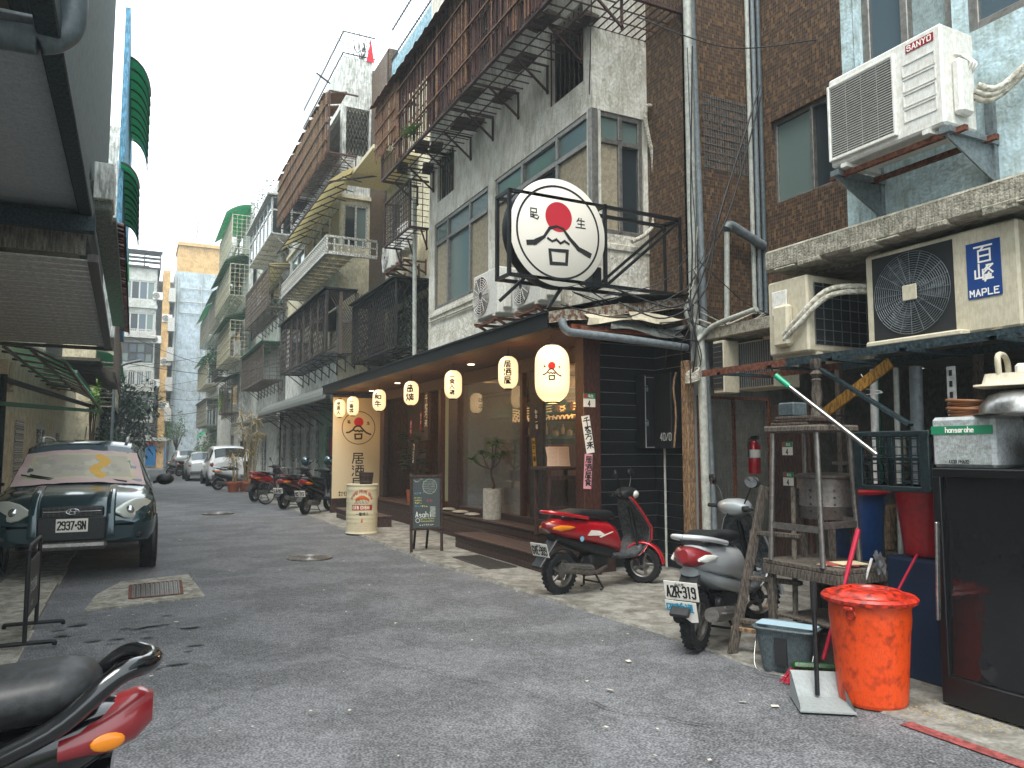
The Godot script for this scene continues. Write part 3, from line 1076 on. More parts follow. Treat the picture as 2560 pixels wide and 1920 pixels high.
# split bamboo hung along a cage's front: strips of uneven length
func bamboo(parent: Node3D, p: Vector3, u: Vector3, w: float, h: float, m: String, sd: int, gap := 0.15, called := "bamboo_screen") -> void:
	rng.seed = sd
	var g := W()
	var n := Vector3.UP.cross(u)
	var x := 0.0
	while x < w:
		var t := rng.randf_range(0.018, 0.036)
		if rng.randf() > gap:
			var y0 := rng.randf_range(-0.05, 0.12) * h if rng.randf() < 0.4 else rng.randf_range(-0.03, 0.03)
			var y1 := h * rng.randf_range(0.93, 1.04)
			var a := p + u * x + n * rng.randf_range(-0.02, 0.02)
			g.beam(a + Vector3.UP * y0, a + Vector3.UP * y1 + u * rng.randf_range(-0.03, 0.03), t * 0.8, t * 0.5)
		x += t
	for q in [0.2, 0.5, 0.8]:
		g.beam(p + Vector3.UP * h * q - n * 0.03, p + u * w + Vector3.UP * h * q - n * 0.03, 0.02)
	part(called, g, mats[m], parent).set_meta("kind", "stuff")

func ac_unit(label: String, at: Vector3, turn: float, w := 0.82, h := 0.6, d := 0.3, m := "ac_white", group := "", dirty := false) -> Node3D:
	var o := thing("air_conditioner", label, "air conditioner", at, turn, group)
	var g := L()
	g.box(V(0, h / 2 + 0.03, -d / 2), V(w, h, d), 0.015)
	for x in [-0.36, 0.36]:
		g.box(V(x * w, 0.015, -d / 2), V(0.05, 0.03, d + 0.03))
	part("casing", g, mats[m])
	g = L()
	var c := V(-w * 0.16, h / 2 + 0.03, 0.006)
	var R := h * 0.42
	for i in 7:
		g.ring(c + V(0, 0, 0.008), R * (0.25 + 0.75 * i / 6.0), 0.005, 28, 5, Basis(Vector3.RIGHT, PI / 2))
	for i in 12:
		var a := TAU * i / 12
		g.beam(c + V(cos(a), sin(a), 0) * R * 0.2 + V(0, 0, 0.012), c + V(cos(a), sin(a), 0) * R + V(0, 0, 0.012), 0.006)
	part("fan_guard", g, mats[m])
	g = L()
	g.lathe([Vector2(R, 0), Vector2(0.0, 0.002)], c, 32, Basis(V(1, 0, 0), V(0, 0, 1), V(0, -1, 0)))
	part("fan_opening", g, mats.rusty_iron if dirty else mats.fan_black)  # flat disc on the casing; the black paints in a shaded interior
	g = L()
	for i in 3:
		var a := TAU * i / 3
		g.box(c + V(cos(a), sin(a), 0) * R * 0.5 + V(0, 0, 0.004), V(R * 0.8, R * 0.5, 0.004), 0.0, Basis(V(0, 0, 1), a))
	part("fan_blade", g, mats.grey_plastic)
	g = L()
	g.box(V(w * 0.5 + 0.03, h * 0.42, -d * 0.45), V(0.07, h * 0.55, d * 0.4), 0.02)
	part("valve_cover", g, mats[m])
	return o

func bracket(label: String, x0: float, x1: float, y: float, zs: Array, group := "") -> void:
	thing("wall_bracket", label, "bracket", V(x1, y, zs[0]), 0, group)
	var g := W()
	for z in zs:
		g = W()
		g.beam(V(x0, y - 0.02, z), V(x1, y - 0.02, z), 0.04)
		g.beam(V(x0 + 0.05, y - 0.03, z), V(x1, y - 0.3, z), 0.035)
		g.beam(V(x1 - 0.015, y + 0.05, z), V(x1 - 0.015, y - 0.34, z), 0.035)
		part("arm", g, mats.rusty_iron)
	g = W()
	g.beam(V(x0 + 0.03, y - 0.045, zs[0]), V(x0 + 0.03, y - 0.045, zs[-1]), 0.035)
	part("rail", g, mats.rusty_iron)

func pipe_thing(called: String, label: String, pts: Array, r: float, m: String, group := "", cat := "pipe") -> MeshInstance3D:
	var g := L()
	g.tube(pts, r, 12)
	return solo(called, g, mats[m], label, cat, group)

func core(x0: float, x1: float, y0: float, y1: float, z0: float, z1: float) -> void:
	var g := W()
	g.bx(x0, x1, y0, y1, z0, z1)
	part("core", g, mats.inner_plaster)

func build_right() -> void:
	build_block_near()
	build_block_shop()
	build_block_cages()
	build_block_third()
	build_block_fourth()

# the house nearest on the right: tiled wall in the recess and a pale blue bay over a ledge
func build_block_near() -> void:
	thing("apartment_building", "brown tiled house with pale blue bay above the junk yard, nearest on the right", "building", V(7.4, 0, -4))
	core(7.6, 14, 2.75, 14, -7.4, 3)
	var g := W()
	wall_x(g, 7.38, 2.7, 13.5, -7.43, -3.9, [[4.72, 5.85, -7.2, -5.2]], 0.16)
	part("tiled_wall", g, mats.mosaic)
	win_x(7.38, 4.72, 5.85, -7.2, -5.2, [0.5, 0.5, 0.6], [1], "alu", ["green_glass", "dark_glass"], 0.1, 0.05)
	g = W()
	g.bx(11.0, 11.1, 0, 2.8, -8.05, 0.0)
	part("lower_wall", g, mat("shade_wall", C("7a766f"), 0.9, 0, "stain", 1.5))  # grey of old stained concrete
	# blue bay
	g = W()
	wall_x(g, 5.1, 3.3, 9.5, -4.06, 3.0, [[4.42, 6.6, -4.0, -3.24], [4.42, 6.6, -3.14, -1.2]], 0.14)
	wall_z(g, -4.061, 3.3, 9.5, 5.1, 7.38)
	g.bx(5.24, 7.38, 3.28, 3.3, -4.06, 3.0)
	part("blue_wall", g, mats.plaster_blue)
	win_x(5.1, 4.42, 6.6, -4.0, -3.24, [1, 1], [1], "alu", ["sky_glass", "curtain"], 0.06, 0.07)
	win_x(5.1, 4.42, 6.6, -3.14, -1.2, [1, 1, 1], [1], "alu", ["sky_glass", "curtain"], 0.06, 0.07)
	g = W()
	g.bx(4.72, 5.1, 3.02, 3.2, -4.72, 3.0, 0.02)
	for i in 9:
		g.box(V(4.76, 3.02, -4.5 + i * 0.33 + 0.1 * sin(i * 4.0)), V(0.1, 0.02 + 0.02 * (i % 3), 0.22), 0.008)
	part("ledge", g, mats.ledge)
	g = W()
	g.bx(5.1, 7.38, 3.0, 3.2, -4.72, 3.0)
	part("slab", g, mats.concrete_old)
	# ground floor: back and sides of the yard
	g = W()
	g.bx(5.2, 11.0, 0, 3.0, -0.2, 0.0)
	part("yard_wall", g, mats.shade_wall)

# the house over the izakaya
func build_block_shop() -> void:
	thing("apartment_building", "cream plastered house with caged windows above the izakaya and round sign", "building", V(5.3, 0, -14))
	core(6.5, 14, 3.2, 6.4, -22.2, -7.6)
	core(6.5, 14, 7.9, 12.4, -22.2, -7.6)
	core(5.95, 6.5, 3.2, 6.4, -14.3, -8.44)
	core(5.95, 6.5, 7.9, 12.4, -14.3, -8.44)
	core(6.3, 8.6, 6.4, 7.9, -8.2, -8.1)
	core(6.55, 8.6, 6.4, 7.9, -14.6, -14.5)
	var g := W()
	wall_x(g, 5.3, 3.2, 11.0, -14.45, -8.3, [[4.32, 6.08, -11.36, -8.36], [4.32, 6.08, -14.25, -11.62], [6.55, 7.7, -9.52, -8.5], [6.5, 7.4, -14.1, -13.2]], 0.14)
	wall_z(g, -8.3, 3.2, 11.0, 5.301, 6.2, [[4.40, 6.08, 5.38, 6.13]], 0.14)
	wall_z(g, -14.45, 3.2, 11.0, 5.301, 6.2, [], 0.1)
	g.bx(5.27, 5.3, 4.18, 4.26, -14.45, -8.28, 0.01)
	g.bx(5.28, 6.2, 4.18, 4.27, -8.3, -8.27, 0.01)
	part("plaster_wall", g, mats.plaster)
	win_x(5.3, 4.32, 6.08, -11.36, -8.36, [1, 1.1, 0.9], [3.2, 1], "alu", ["cloth_beige", "dark_glass", "cloth_beige", "green_glass", "green_glass", "green_glass"], 0.05, 0.075)
	win_x(5.3, 4.32, 6.08, -14.25, -11.62, [0.8, 1.2, 0.9], [3.2, 1], "alu", ["cloth_beige", "green_glass", "cloth_beige", "green_glass", "curtain", "curtain"], 0.05, 0.075)
	win_z(-8.3, 4.40, 6.08, 5.38, 6.13, [1, 1], [3.2, 1], "alu", ["cloth_beige", "dark_glass", "green_glass", "green_glass"], 0.05, 0.07)
	g = W()
	g.bx(5.27, 5.38, 4.32, 6.08, -8.36, -8.27, 0.008)
	part("corner_post", g, mats.alu)
	# dark open windows of the floor above, with bars
	g = W()
	for i in 8:
		g.beam(V(5.34, 6.55, -9.46 + i * 0.13), V(5.34, 7.7, -9.46 + i * 0.13), 0.016)
	for i in 7:
		g.beam(V(5.34, 6.5, -14.04 + i * 0.13), V(5.34, 7.4, -14.04 + i * 0.13), 0.016)
	part("window_bars", g, mats.cage_rust).set_meta("kind", "stuff")
	g = W()
	g.bx(5.42, 5.46, 6.5, 7.45, -14.15, -14.08)
	g.bx(5.40, 5.46, 7.3, 7.45, -14.1, -13.2)
	part("green_frame", g, mats.green_sheet_old)
	core(8.6, 8.7, 6.4, 7.9, -22.2, -7.6)
	# tiled stair side, recess with stair windows
	g = W()
	wall_x(g, 6.2, 3.0, 13.2, -8.44, -7.43, [], 0.1)
	wall_z(g, -7.43, 3.0, 13.2, 6.2, 7.38, [], 0.1)
	part("tiled_wall", g, mats.mosaic)
	g = W()
	wall_x(g, 6.2, 3.2, 13.2, -22.3, -20.6, [], 0.1)
	wall_z(g, -20.6, 3.2, 13.2, 6.2, 6.5, [], 0.1)
	part("tiled_wall", g, mats.mosaic)
	g = W()
	g.bx(6.205, 6.24, 4.85, 5.5, -7.428, -7.4)
	for i in 22:
		g.beam(V(6.45 + i * 0.04, 5.15, -7.42), V(6.45 + i * 0.04, 6.15, -7.42), 0.006)
	for i in 10:
		g.beam(V(6.43, 5.17 + i * 0.105, -7.419), V(7.31, 5.17 + i * 0.105, -7.419), 0.006)
	part("bare_grid", g, mats.galvanized).set_meta("kind", "stuff")
	g = W()
	wall_x(g, 6.2, 3.2, 11.6, -20.6, -14.45, [[6.9, 8.4, -20.2, -18.4], [4.0, 5.3, -20.2, -15.6]], 0.12)
	part("recess_wall", g, mats.plaster_cream)
	win_x(6.2, 6.9, 8.4, -20.2, -18.4, [1, 1], [1], "cage_white", ["green_glass", "cloth_beige"], 0.05, 0.08)
	# roof walls and parapet
	g = W()
	wall_x(g, 5.3, 11.0, 12.4, -14.45, -8.3)
	wall_z(g, -8.3, 11.0, 12.4, 5.301, 6.2)
	g.bx(6.3, 6.5, 11.6, 12.75, -20.6, -14.45)
	g.bx(5.3, 6.4, 11.9, 12.4, -14.5, -14.45)
	part("parapet", g, mats.parapet_blue)
	g = W()
	g.bx(5.0, 6.6, 8.95, 9.05, -20.7, -17.8)
	part("small_eave", g, mats.cream_sheet)
	# the long rusty cage with bamboo, wrapped round the corner
	var b := cur
	var c := cage(b, 4.5, 5.3, 7.22, 9.05, -15.3, -7.5, "v", "cage_rust", 0.095, {"frame": 0.05, "bar": 0.016, "no_side": true})
	g = W()
	for y in [7.22, 9.05]:
		g.beam(V(4.5, y, -7.5), V(6.2, y, -7.5), 0.05)
	for i in 17:
		g.beam(V(4.6 + i * 0.1, 7.22, -7.5), V(4.6 + i * 0.1, 9.05, -7.5), 0.014)
	for i in 9:
		g.beam(V(5.3 + i * 0.11, 7.222, -8.3), V(5.3 + i * 0.11, 7.222, -7.5), 0.014)
	for i in 4:
		g.beam(V(5.3, 7.226, -8.3 + i * 0.25), V(6.2, 7.226, -8.3 + i * 0.25), 0.014)
	for y in [7.6, 8.1, 8.6]:
		g.beam(V(4.48, y, -15.3), V(4.48, y, -7.5), 0.018)
	part("side_bars", g, mats.cage_rust, c).set_meta("kind", "stuff")
	bamboo(c, V(4.46, 7.25, -14.3), V(0, 0, 1), 6.7, 1.75, "bamboo_red", 5, 0.6)
	bamboo(c, V(4.45, 7.25, -14.3), V(0, 0, 1), 6.7, 1.75, "bamboo", 25, 0.86)
	bamboo(c, V(4.43, 7.7, -15.6), V(0, 0, 1), 1.5, 1.25, "bamboo", 6, 0.1)
	g = W()
	for i in 6:
		for j in 3:
			if (i * 7 + j * 3) % 5 < 3:
				g = W()
				g.box(V(4.72 + 0.24 * j, 7.30, -14.6 + i * 1.2 + 0.1 * j), V(0.22, 0.05, 0.5), 0.0, Basis(Vector3.UP, 0.1 * (i - 3)))
				part("board", g, mats.wood_grey, c)
	g = W()
	var rows := []
	for i in 64:
		var z := -15.6 + i * 0.13
		rows.append([V(5.3, 9.5 + 0.015 * (i % 2), z), V(4.9, 9.25 + 0.015 * (i % 2), z), V(4.28, 8.86 + 0.02 * sin(i * 1.7) + 0.03 * (i % 2), z)])
	g.grid(rows, false, false, true)
	part("awning", g, mats.rusty_iron, c)
	# smaller brown cage and the dark lattice one in the recess
	cage(b, 4.9, 5.3, 6.1, 7.1, -16.4, -14.6, "grid", "cage_rust", 0.11, {"hk": 1.1})
	var d := cage(b, 5.2, 6.2, 3.85, 5.4, -20.2, -16.4, "x", "cage_dark", 0.15, {"cover": "cage_dark", "frame": 0.05})
	g = W()
	rng.seed = 3
	for i in 130:
		var p := V(5.45 + rng.randf() * 0.2, 3.95 + rng.randf() * 1.1, -17.0 + rng.randf() * 0.5)
		leaf(g, p, V(rng.randfn(), rng.randfn() - 0.5, rng.randfn()), 0.16, 0.06)
	part("creeper", g, mats.leaf_dark, d)
	fence_line("iron_fence", "thin spiked iron fence along the roof above the bamboo cage", [V(6.3, 12.75, -20.6), V(6.3, 12.75, -14.6)], 1.2)

func leaf(g: G, p: Vector3, d: Vector3, l: float, w: float) -> void:
	d = d.normalized()
	var s := d.cross(Vector3.UP if absf(d.y) < 0.9 else Vector3.RIGHT).normalized() * w * 0.5
	var up := s.cross(d).normalized() * w * 0.25
	var q := p + d * l * 0.45
	g.tri(p, q + s + up, q)
	g.tri(p, q, q - s + up)
	g.tri(p + d * l - up, q, q + s + up)
	g.tri(p + d * l - up, q - s + up, q)

func fence_line(called: String, label: String, pts: Array, h: float, m := "blue_iron", s := 0.14) -> void:
	thing(called, label, "fence", pts[0])
	var g := W()
	for i in pts.size() - 1:
		var a: Vector3 = pts[i]
		var b: Vector3 = pts[i + 1]
		for y in [0.12, h * 0.85]:
			g.beam(a + V(0, y, 0), b + V(0, y, 0), 0.03)
		var k := int(a.distance_to(b) / s)
		for j in k + 1:
			var p := a.lerp(b, float(j) / k)
			g.beam(p, p + V(0, h, 0), 0.014)
			g.lathe([Vector2(0.016, 0), Vector2(0.0, 0.07)], p + V(0, h, 0), 4)
	part("railing", g, mats[m])

# the second house: bamboo above, white balcony, black lattice below
func build_block_cages() -> void:
	thing("apartment_building", "cream house with bamboo screen, white balcony rail and black lattice cage", "building", V(5.3, 0, -27))
	core(5.7, 14, 0, 10.2, -32.7, -22.46)
	core(5.7, 14, 12.1, 13.4, -32.7, -22.46)
	core(7.5, 14, 10.2, 12.1, -32.7, -22.46)
	var g := W()
	wall_x(g, 5.3, 3.1, 13.5, -31.0, -22.34, [[7.7, 9.0, -30.4, -22.5], [10.4, 12.0, -30.4, -22.6], [4.6, 6.0, -30, -22.6]], 0.12)
	wall_z(g, -22.34, 9.1, 13.6, 5.301, 6.2, [[10.5, 12.0, 5.36, 6.15]], 0.12)
	g.bx(5.3, 5.36, 10.4, 12.1, -22.5, -22.34)
	part("white_wall", g, mats.plaster_white)
	g = W()
	wall_z(g, -22.341, 3.1, 9.1, 5.302, 6.2, [[7.65, 8.95, 5.4, 6.15]], 0.12)
	g.bx(5.27, 5.3, 6.1, 7.7, -31.0, -22.33)
	g.bx(5.2, 6.26, 9.1, 9.22, -31.0, -22.2)
	part("cream_wall", g, mats.plaster_cream)
	win_z(-22.34, 7.65, 8.95, 5.4, 6.15, [1, 1], [1], "cage_white", ["dark_glass", "green_glass"], 0.05, 0.06)
	win_x(5.3, 7.7, 9.0, -30.4, -22.5, [1, 1, 1, 1, 1, 1], [1], "cage_white", ["green_glass", "dark_glass", "cloth_beige"], 0.05, 0.08)
	win_x(5.3, 4.6, 6.0, -30, -22.6, [1, 1, 1, 1], [1], "alu_dark", ["dark_glass"], 0.05, 0.07)
	g = W()
	var k := 0
	for i in 7:
		for sg in [0.0, 0.5]:
			var xx: float = 5.38 + (i + sg) * 0.105
			for j in 5:
				var yy: float = 10.5 + j * 0.3 + sg * 0.3
				if yy < 11.8:
					for q in [[0, 0, 0.05, 0.14], [0.05, 0.14, 0, 0.3], [0, 0, -0.05, 0.14], [-0.05, 0.14, 0, 0.3]]:
						g.beam(V(xx + q[0], yy + q[1], -22.36), V(xx + q[2], yy + q[3], -22.36), 0.012)
	part("lattice", g, mats.cage_grey).set_meta("kind", "stuff")
	g = W()
	for i in 9:
		g.beam(V(5.28, 9.3, -22.6 - 0.0 - i * 0.1), V(5.28, 10.35, -22.6 - i * 0.1), 0.03)
	part("railing", g, mats.cage_grey)
	var b := cur
	# top: bamboo cage
	var c := cage(b, 4.5, 5.3, 9.74, 11.5, -28.6, -20.5, "grid", "cage_rust", 0.2, {"frame": 0.04, "no_side": true})
	bamboo(c, V(4.46, 9.72, -28.6), V(0, 0, 1), 8.1, 1.75, "bamboo", 15, 0.45)
	bamboo(c, V(4.48, 9.7, -28.6), V(0, 0, 1), 8.1, 1.75, "bamboo_dark", 16, 0.35)
	bamboo(c, V(4.44, 9.75, -28.6), V(0, 0, 1), 8.1, 1.7, "wood_raw", 17, 0.8)
	g = W()
	rng.seed = 8
	for i in 8:
		g.box(V(4.75, 11.62 + rng.randf() * 0.08, -28.3 + i * 1.0), V(0.7, 0.03, 0.8), 0.0, Basis(V(0, 0, 1), 0.25))
	part("roof_board", g, mats.bamboo, c)
	# middle: white rail with glazed canopy
	g = W()
	g.beam(V(4.5, 7.36, -27.5), V(4.5, 7.36, -20.45), 0.06)
	g.beam(V(4.5, 6.9, -27.5), V(4.5, 6.9, -20.45), 0.09)
	for q in [[7.36, 0.06], [6.9, 0.09]]:
		g.beam(V(4.53, q[0], -20.45), V(5.9, q[0], -20.45), q[1])
		g.beam(V(4.53, q[0], -27.5), V(5.3, q[0], -27.5), q[1])
	for i in 36:
		g.beam(V(4.5, 6.94, -27.5 + i * 0.2014), V(4.5, 7.34, -27.5 + i * 0.2014), 0.05)
	g.beam(V(4.5, 7.15, -27.5), V(4.5, 7.15, -20.45), 0.035)
	g.beam(V(4.5, 7.15, -20.45), V(5.9, 7.15, -20.45), 0.035)
	for i in 8:
		g.beam(V(4.5 + i * 0.2, 6.94, -20.45), V(4.5 + i * 0.2, 7.34, -20.45), 0.04)
	for i in 14:
		g.beam(V(4.5, 6.86, -27.4 + i * 0.53), V(5.3, 6.86, -27.4 + i * 0.53), 0.03)
		if i % 2 == 0:
			g.beam(V(4.6, 6.86, -27.4 + i * 0.53), V(5.28, 6.3, -27.4 + i * 0.53), 0.03)
	part("white_rail", g, mats.cage_white)
	g = W()
	for i in 13:
		for j in 3:
			g.bx(4.55 + j * 0.25, 4.55 + j * 0.25 + 0.23, 6.895, 6.905, -27.4 + i * 0.53 + 0.03, -27.4 + i * 0.53 + 0.5)
	part("balcony_floor", g, mats.cream_sheet)
	g = W()
	var rows := []
	for i in 62:
		var z := -27.9 + i * 0.135
		rows.append([V(5.3, 9.2, z), V(5.05, 9.12, z), V(4.7, 8.92 + 0.008 * (i % 2), z), V(4.35, 8.62 + 0.012 * (i % 2), z)])
	g.grid(rows, false, false, true)
	part("canopy", g, mats.cream_sheet)
	g = W()
	for i in 10:
		var z := -27.8 + i * 0.88
		g.beam(V(5.3, 9.17, z), V(4.35, 8.59, z), 0.03)
		g.beam(V(5.28, 8.8, z), V(4.75, 8.87, z), 0.022)
	g.beam(V(4.35, 8.58, -27.9), V(4.35, 8.58, -19.7), 0.04)
	g.beam(V(4.36, 8.6, -19.68), V(6.1, 9.1, -19.68), 0.04)
	part("canopy_rib", g, mats.cage_dark)
	# bottom: black lattice cage
	var d := cage(b, 4.5, 5.3, 4.16, 5.82, -27.4, -20.25, "x", "cage_dark", 0.2, {"cover": "black_metal", "frame": 0.05, "bar": 0.014, "no_side": true})
	g = W()
	for i in 8:
		g.beam(V(4.48, 4.16, -27.3 + i), V(4.48, 5.82, -27.3 + i), 0.045)
	g.beam(V(4.86, 4.1, -20.25), V(4.86, 5.8, -20.25), 0.09)
	g.beam(V(5.3, 4.1, -20.25), V(5.3, 5.8, -20.25), 0.09)
	g.beam(V(4.86, 4.98, -20.25), V(5.9, 4.98, -20.25), 0.05)
	g.beam(V(4.5, 4.16, -20.25), V(5.9, 4.16, -20.25), 0.05)
	for i in 20:
		for sg in [1, -1]:
			var xx := 4.5 + i * 0.07
			g.beam(V(xx, 4.2 if sg > 0 else 5.8, -20.24), V(minf(xx + 0.95, 5.9), 4.2 + 1.6 * minf(1.0, (5.9 - xx) / 0.95) if sg > 0 else 5.8 - 1.6 * minf(1.0, (5.9 - xx) / 0.95), -20.24), 0.012)
	part("side_lattice", g, mats.cage_brown, d).set_meta("kind", "stuff")
	# ground floor behind the parked motorcycles
	g = W()
	wall_x(g, 5.3, 0.0, 3.1, -24.6, -19.8, [[0.05, 2.25, -23.6, -22.8], [0.95, 2.25, -22.0, -21.0]], 0.12)
	part("green_wall", g, mat("green_wall", C("7d9a8c"), 0.85, 0, "plaster", 2.0, "plaster_n", 0.5))
	g = W()
	wall_x(g, 5.3, 0.0, 3.1, -31.0, -24.6, [[0.4, 2.3, -29.6, -27.8]], 0.12)
	for i in 5:
		g.bx(5.18, 5.3, 0, 2.6, -31.0 + i * 1.5, -30.6 + i * 1.5, 0.02)
	part("pier_wall", g, mats.plaster_grey)
	win_x(5.3, 0.95, 2.25, -22.0, -21.0, [1, 1], [1, 1, 1], "cage_white", ["green_glass"], 0.05, 0.06)
	g = W()
	g.bx(5.38, 5.44, 0.05, 2.25, -23.6, -22.8)
	part("door", g, mats.alu_dark)
	g = W()
	g.bx(5.36, 5.38, 1.0, 1.9, -23.3, -23.1)
	part("red_couplet", g, mats.red_ink)
	g = W()
	for i in 12:
		g.beam(V(5.33, 0.4, -29.5 + i * 0.15), V(5.33, 2.3, -29.5 + i * 0.15), 0.02)
	part("window_bars", g, mats.cage_white)
	g = W()
	for i in 14:
		g.bx(4.93, 5.3, 0.15 + i * 0.19, 0.15 + i * 0.19 + 0.17, -19.8, -19.74)
		g.bx(5.22, 5.26, 0.15 + i * 0.19, 0.15 + i * 0.19 + 0.17, -19.74, -18.6)
	part("cladding_board", g, mats.wood_brown)
	# rounded grey awning over the doors
	g = W()
	var rw := []
	for i in 60:
		var z := -31.4 + i * 0.2
		var row := []
		for j in 8:
			var a := PI / 2 * j / 7.0
			row.append(V(5.3 - sin(a) * 0.95, 2.85 + cos(a) * 0.55 + 0.012 * (i % 2), z))
		rw.append(row)
	g.grid(rw, false, false, true)
	part("awning", g, mats.grey_sheet)
	g = W()
	g.beam(V(4.35, 2.83, -31.4), V(4.35, 2.83, -19.6), 0.05)
	for i in 9:
		g.beam(V(4.35, 2.83, -31.3 + i * 1.46), V(5.3, 2.75, -31.3 + i * 1.46), 0.03)
		g.beam(V(4.6, 2.8, -31.3 + i * 1.46), V(5.3, 2.3, -31.3 + i * 1.46), 0.03)
	part("awning_frame", g, mats.cage_dark)
	fence_line("iron_fence", "pale blue spiked roof fence with bare twigs above the bamboo screen", [V(5.3, 13.6, -28.6), V(5.3, 13.6, -22.4), V(6.3, 13.6, -22.4)], 0.95, "blue_iron", 0.16)
	pipe_thing("pole", "thin pole poking out over the roof edge by the spiked fence", [V(5.6, 13.5, -24.4), V(4.9, 13.9, -24.4)], 0.03, "cage_dark")
	g = L()
	g.prism([Vector2(0, 0), Vector2(0.25, 0), Vector2(0.13, 0.75)], V(6.0, 13.55, -22.3), Basis.IDENTITY, 0.02)
	solo("red_flag", g, mats.red_ink, "small red triangular flag on the roof corner", "flag")

# the third house: glazed box on top, brown lattice, grey grid below
func build_block_third() -> void:
	thing("apartment_building", "white house with glazed top box and brown lattice balcony, third down the alley", "building", V(5.3, 0, -37))
	core(5.6, 14, 0, 13, -42.4, -32.9)
	var g := W()
	wall_x(g, 5.3, 0.0, 13.4, -42.5, -32.8, [[0.5, 2.3, -41, -39], [0.5, 2.3, -37, -35.5], [7.2, 8.8, -42, -33.2]], 0.12)
	wall_z(g, -32.8, 3.1, 13.4, 5.301, 6.3)
	part("white_wall", g, mats.plaster_white)
	win_x(5.3, 0.5, 2.3, -41, -39, [1, 1], [1], "cage_white", ["green_glass"], 0.05, 0.08)
	win_x(5.3, 0.5, 2.3, -37, -35.5, [1, 1], [1], "cage_white", ["dark_glass"], 0.05, 0.08)
	win_x(5.3, 7.2, 8.8, -42, -33.2, [1, 1, 1, 1], [1], "alu_dark", ["dark_glass"], 0.05, 0.08)
	var b := cur
	# glazed box
	g = W()
	for y in [10.0, 10.95, 11.45]:
		g.beam(V(4.5, y, -36.5), V(4.5, y, -30.3), 0.06)
		g.beam(V(4.53, y, -30.3), V(6.1, y, -30.3), 0.058)
	for i in 7:
		g.beam(V(4.5, 10.0, -36.5 + i * 1.033), V(4.5, 11.45, -36.5 + i * 1.033), 0.07)
	for q in [4.9, 5.25]:
		g.beam(V(q, 10.0, -30.3), V(q, 11.45, -30.3), 0.07)
	g.bx(4.3, 6.1, 11.5, 11.56, -36.7, -30.1)
	for i in 8:
		g.beam(V(4.5, 9.94, -36.4 + i * 0.86), V(5.3, 9.94, -36.4 + i * 0.86), 0.05)
		g.beam(V(4.7, 9.9, -36.4 + i * 0.86), V(5.3, 9.4, -36.4 + i * 0.86), 0.03)
	g.bx(4.5, 5.3, 9.96, 10.0, -36.5, -30.3)
	var gb := part("glazed_balcony", g, mats.cage_white)
	for i in 6:
		for q in [[10.03, 10.92], [10.98, 11.42]]:
			g = W()
			g.bx(4.495, 4.505, q[0], q[1], -36.46 + i * 1.033, -35.54 + i * 1.033)
			part("pane", g, mats.sky_glass, gb)
	for q in [[4.54, 4.87], [4.94, 5.22], [5.29, 6.05]]:
		g = W()
		g.bx(q[0], q[1], 10.03, 11.42, -30.31, -30.3)
		part("pane", g, mats.dark_glass, gb)
	g = W()
	g.bx(5.1, 5.2, 10, 11.4, -36.4, -30.4)
	part("inner_wall", g, mats.inner_plaster, gb)
	var d := cage(b, 4.5, 5.3, 7.15, 8.75, -37.4, -30.7, "x", "cage_brown", 0.24, {"frame": 0.06, "top": "cream_sheet", "drop": 0.1, "over": 0.02, "bar": 0.016})
	bush(d, "potted_greenery", V(4.95, 7.35, -31.4), V(0.3, 0.3, 0.8), 260, 0.12, "leaf_dark", 31)
	cage(b, 4.5, 5.3, 4.35, 5.85, -38.3, -31.6, "grid", "cage_brown", 0.2, {"cover": "green_sheet_old", "bar": 0.02, "hk": 0.8})
	# lower floors: grey cage, green awning, plank
	g = W()
	wall_x(g, 5.28, 2.9, 3.1, -42.5, -33.0)
	g.bx(4.5, 5.28, 2.75, 2.86, -42.0, -32.0)
	part("eave", g, mats.grey_sheet)
	bush(b, "roof_creeper", V(5.2, 13.5, -37.5), V(0.5, 0.7, 3.4), 500, 0.14, "leaf_dark", 37)

